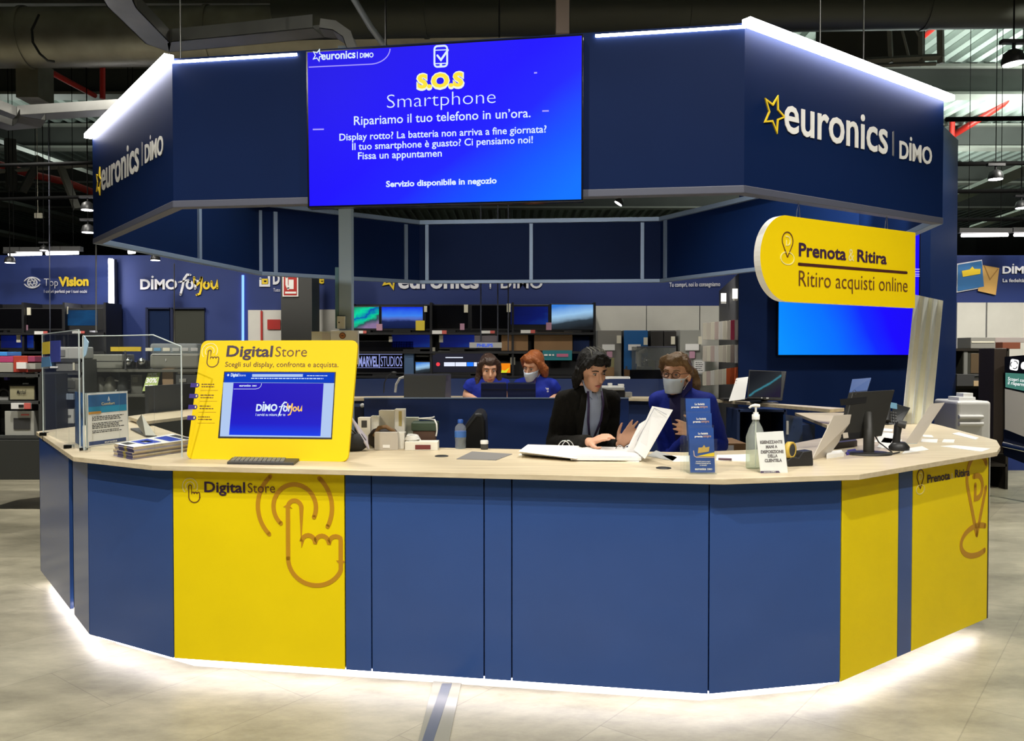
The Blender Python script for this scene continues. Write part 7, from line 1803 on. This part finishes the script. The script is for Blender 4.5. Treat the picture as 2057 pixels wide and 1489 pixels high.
def tray(label, pts, w, h, m_=STEEL):
    """cable tray: an open channel following points, sides standing up"""
    t = thing('cable_tray', label, 'cable tray', pts[0]); P = [V(p) for p in pts]; n = len(P)
    mb = MB(); ring = []
    for i in range(n):
        d = (P[min(i + 1, n - 1)] - P[max(i - 1, 0)]).normalized(); s = d.cross(V((0, 0, 1)))
        if s.length < .2:
            s = V((0, -1, 0)) if False else ring[-1][0] * 1
        s.normalize(); u = s.cross(d).normalized(); ring.append((s, u))
    def strip(name, f0, f1, th):
        mb = MB()
        for i in range(n - 1):
            c = []
            for k in (i, i + 1):
                s, u = ring[k]; c.append([P[k] + s * f0[0] + u * f0[1], P[k] + s * f1[0] + u * f1[1], P[k] + s * (f1[0] + th[0]) + u * (f1[1] + th[1]), P[k] + s * (f0[0] + th[0]) + u * (f0[1] + th[1])])
            mb.hexa(c[0] + c[1])
        mb.build(name, m_, t)
    strip('tray_floor', (-w / 2, 0), (w / 2, 0), (0, .004)); strip('tray_side', (-w / 2, 0), (-w / 2, h), (.006, 0)); strip('tray_side', (w / 2, 0), (w / 2, h), (-.006, 0))
    return t


zt_ = 3.56
P = [pz(205, -60, zt_), pz(245, 15, zt_), pz(318, 88, zt_)]; P += [pz(338, 96, zt_), pz(362, 93, zt_), pz(480, 82, zt_), pz(640, 66, zt_)]
tray('galvanised cable tray bending above the left canopy corner', P, .16, .08)
c = P[-1]; tray('galvanised cable tray elbow dropping behind the display', [c + V((.02, 0, 0)), c + V((.10, 0, -.01)), c + V((.16, 0, -.05)), c + V((.19, 0, -.14)), c + V((.195, 0, -.42))], .14, .06)
tray('galvanised cable tray at the left edge under the duct', [pz(-60, 205, 3.9), pz(20, 236, 3.9), pz(50, 237, 3.9), pz(330, 220, 3.9)], .2, .09, TRD)
tray('lower galvanised cable tray curling at the left edge', [pz(-60, 232, 3.6), pz(20, 258, 3.6), pz(58, 252, 3.6), pz(66, 238, 3.62)], .2, .06, TRD)


def pipe(label, pts, r, m_, name='pipe', cat='pipe', bands=()):
    mb = MB(); mb.tube(pts, r, 10); o = mb.build(name, m_); tag(o, label, cat); return o


pipe('red sprinkler pipe slanting down under the duct at the left', [px(74, 130, 9.0), px(190, 192, 11.5)], .035, RED)
pipe('short upright red pipe left of the lit canopy edge', [px(206, 133, 10.8), px(206, 198, 10.8)], .035, RED)
pipe('faint long red pipe in the dark at the left', [px(-20, 325, 13), px(60, 350, 13), px(130, 365, 13.5), px(190, 388, 14)], .06, RED)
pipe('red sprinkler pipe crossing the corrugated deck at the upper right', [px(1850, 78, 11.5), px(1950, -6, 10.0)], .035, RED)
pipe('red sprinkler pipe slanting above the blue pillar', [px(1898, 282, 16), px(1985, 228, 15), px(2080, 165, 14)], .06, RED)
pipe('short upright red pipe above the blue pillar', [px(1913, 238, 15.5), px(1912, 276, 15.5)], .05, RED)
pipe('grey slanting conduit above the display', [px(700, -20, 6.3), px(745, 55, 6.4), px(782, 105, 6.5)], .025, mat('conduit_grey', (.30, .33, .36), .4, metal=.5))
pipe('black looped hose hanging over the round duct', [px(78, 30, 8.30), px(64, 60, 8.20), px(66, 85, 8.19), px(80, 108, 8.21), px(96, 122, 8.26), px(110, 124, 8.3)], .012, BLACK, 'hose', 'hose')
mb = MB(); p, q = px(1112, -20, 5.4), px(1141, 72, 5.4); mb.box(((p.x + q.x) / 2 + .01, 5.4, (p.z + q.z) / 2), (.085, .10, p.z - q.z)); tag(mb.build('hanger_post', mat('rosy_steel', (.42, .33, .28), .4, metal=.5)), 'rosy steel post hanging down to the display top', 'post')
for x, y1, lab in ((775, 95, 'thin black hanger rod left of the touch symbol'), (1003, 75, 'thin black hanger rod above the display'), (1143, 70, 'thin black hanger rod beside the rosy post')):
    p = px(x, y1, 6.2); mb = MB(); mb.tube([p, (p.x, p.y, 5.95)], .008, 6); tag(mb.build('hanger_rod', BLACK), lab, 'rod')
# lattice truss at the upper right
t = thing('roof_truss', 'grey lattice truss above the right end of the canopy', 'truss', px(1800, 130, 8.6)); YT = 8.6
for x0, y0, x1, y1, r in ((1783, -20, 1790, 126, .028), (1850, -20, 1850, 126, .03), (1888, -20, 1890, 128, .04), (1797, 0, 1826, 115, .015), (1803, -10, 1856, 92, .012), (1740, 122, 1893, 114, .035), (1755, 132, 1880, 128, .02)):
    mb = MB(); mb.tube([px(x0, y0, YT), px(x1, y1, YT)], r, 4, sm=False); mb.build('strut', GREYBEAM, t)
t = thing('dark_soffit', 'dark boxed panel behind the lattice truss', 'panel', px(1700, 60, 8.9)); mb = MB(); fb(mb, 1645, -112, 1860, 128, 8.9, .1); mb.build('board', mat('soffit_brown', (.028, .026, .020), .7), t)
# dark steelwork at the left
t = thing('roof_truss', 'dark lattice truss in the shadows at the left', 'truss', px(30, 350, 12)); YT = 12
for x0, y0, x1, y1, r in ((20, 280, 24, 385, .09), (82, 315, 45, 385, .07), (120, 330, 155, 420, .06), (-10, 345, 200, 330, .03)):
    mb = MB(); mb.tube([px(x0, y0, YT), px(x1, y1, YT)], r, 4, sm=False); mb.build('strut', DARKBEAM if r > .065 else GREYBEAM, t)
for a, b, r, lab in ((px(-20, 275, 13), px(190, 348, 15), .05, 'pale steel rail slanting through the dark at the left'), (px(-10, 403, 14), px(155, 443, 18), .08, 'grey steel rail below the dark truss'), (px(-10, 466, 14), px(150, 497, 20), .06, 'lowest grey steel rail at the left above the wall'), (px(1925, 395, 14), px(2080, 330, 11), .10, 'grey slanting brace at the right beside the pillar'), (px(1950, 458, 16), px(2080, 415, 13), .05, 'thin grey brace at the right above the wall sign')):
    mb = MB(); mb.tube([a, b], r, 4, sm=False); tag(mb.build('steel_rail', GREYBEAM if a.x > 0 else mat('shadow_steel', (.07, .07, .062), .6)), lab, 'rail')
for y, Y, lab in ((240, 9.6, 'upper'), (330, 10.2, 'second'), (385, 10.6, 'third'), (442, 11.0, 'lowest')):
    p, q = px(1900, y, Y), px(2120, y - 3, Y); mb = MB(); mb.tube([p, q], .028, 6); tag(mb.build('lighting_track', DRK), lab + ' black lighting track at the right', 'track')
for y, Y, lab in ((330, 9.6, 'upper'), (398, 10.2, 'lower')):
    p, q = px(-60, y + 4, Y), px(190, y - 3, Y); mb = MB(); mb.tube([p, q], .022, 6); tag(mb.build('lighting_track', DRK), lab + ' black lighting track at the left', 'track')
# track spotlights
def spot(label, x, y, Y, r, tilt=0):
    c = px(x, y, Y); t = thing('track_spotlight', label, 'spotlight', c); R_ = Matrix.Rotation(tilt, 3, 'Y')
    mb = MB(); mb.lathe(c, [(r, 0), (r * 1.02, r * .3), (r * .8, r * 1.0), (r * .35, r * 1.3)], 18, M=R_); mb.build('housing', BLACK, t)
    mb = MB(); mb.lathe(c, [(r * .9, -r * .06), (r * .9, r * .02)], 18, M=R_); mb.build('lens', LAMPW, t)
    mb = MB(); mb.tube([c + V((0, 0, r * 1.2)), c + V((0, 0, r * 1.9))], r * .15, 6); mb.box(c + V((0, 0, r * 2.0)), (r * 2.4, r * .6, r * .35)); mb.build('track_adapter', BLACK, t)
    mb = MB(); mb.tube([c + V((0, 0, r * 2.0)), (c.x, c.y, 6.14)], .005, 5); mb.build('drop_rod', DRK, t)


spot('big track spotlight at the upper right edge', 2036, 128, 5.2, .068, -.1)
for x, y, Y, r, lab in ((2000, 360, 9.8, .085, 'track spotlight above the right wall sign'), (2052, 418, 10.4, .075, 'track spotlight at the right edge above the linear lamp'), (176, 422, 9.6, .075, 'upper track spotlight left of the canopy'), (177, 467, 9.8, .075, 'lower track spotlight left of the canopy'), (20, 528, 10.6, .065, 'track spotlight above the eye icon sign at the far left'), (88, 503, 10.7, .05, 'track spotlight between the two linear lamps'), (312, 523, 10.4, .06, 'track spotlight under the canopy rail above the brush script sign')):
    spot(lab, x, y, Y, r)
p = px(1017, 406, 9.6); spot('track spotlight seen under the display', 1242, 409, 9.0, .05, .6)
# linear lamps
for x0, x1, y0, y1, Y, lab in ((18, 83, 511, 510, 10.8, 'left linear lamp above the eye icon sign'), (93, 157, 509.5, 508, 10.8, 'right linear lamp above the eye icon sign'), (1932, 2024, 473, 472, 10.6, 'left linear lamp above the card and envelope sign'), (2038, 2120, 472, 471, 10.6, 'right linear lamp above the card and envelope sign'), (258, 271, 507, 506, 10.6, 'short lamp behind the left canopy rail')):
    t = thing('linear_lamp', lab, 'lamp', px((x0 + x1) / 2, y0, Y)); a, b = px(x0, y0, Y), px(x1, y1, Y); mb = MB(); mb.tube([a, b], .022, 10); mb.build('tube', LAMPW, t)
    mb = MB(); mb.box(((a.x + b.x) / 2, Y, a.z + .06), (b.x - a.x + .1, .08, .06)); mb.build('housing', DGREY, t)
    for s in (.15, .85):
        c = a + (b - a) * s; mb = MB(); mb.tube([c + V((0, 0, .08)), (c.x, Y, 6.14)], .004, 5); mb.build('suspension_wire', DRK, t)
mb = MB(); fb(mb, 69, 428, 83, 438, 11.2, .03); c_ = px(76, 428, 11.2); mb.tube([(c_.x, 11.2, c_.z), (c_.x, 11.2, 6.14)], .004, 5); tag(mb.build('tag_plate', mat('plate_cream', (.40, .38, .30), .6)), 'small cream plate hanging on the grey steel rail at the left', 'plate')
for x, y0, y1, Y, top, lab in ((193, 493, 668, 5.44, 2.335, 'thin cable from the canopy corner to the far left acrylic screen'), (350, 528, 690, 6.62, 2.33, 'thin cable hanging from the canopy rail in front of the brush script sign'), (101, 515, 690, 10.6, 6.14, 'thin vertical cable beside the eye icon sign')):
    p, q = px(x, y1, Y), px(x, y0, Y); mb = MB(); mb.tube([p, (q.x, q.y, top)], .004 if Y < 7 else .006, 6); tag(mb.build('hanging_cable', ALUW if Y > 8 else GREY), lab, 'cable')
# metal channel let into the floor in front of the counter
t = thing('floor_channel', 'clear edged floor cable channel with a grey strip in front of the counter', 'floor channel', pz(870, 1430, 0)); P = [pz(838, 1500, 0), pz(900, 1500, 0), pz(928, 1368, 0), pz(872, 1366, 0)]
mb = MB(); mb.hexa(P + [p + V((0, 0, .006)) for p in P]); mb.build('cover_strip', mat('channel_beige', (.27, .26, .20), .25), t); P = [pz(845, 1500, 0), pz(868, 1500, 0), pz(908, 1376, 0), pz(888, 1376, 0)]; mb = MB(); mb.hexa([p + V((0, 0, .006)) for p in P] + [p + V((0, 0, .0075)) for p in P]); mb.build('grey_strip', mat('channel_grey', (.085, .10, .13), .35), t)
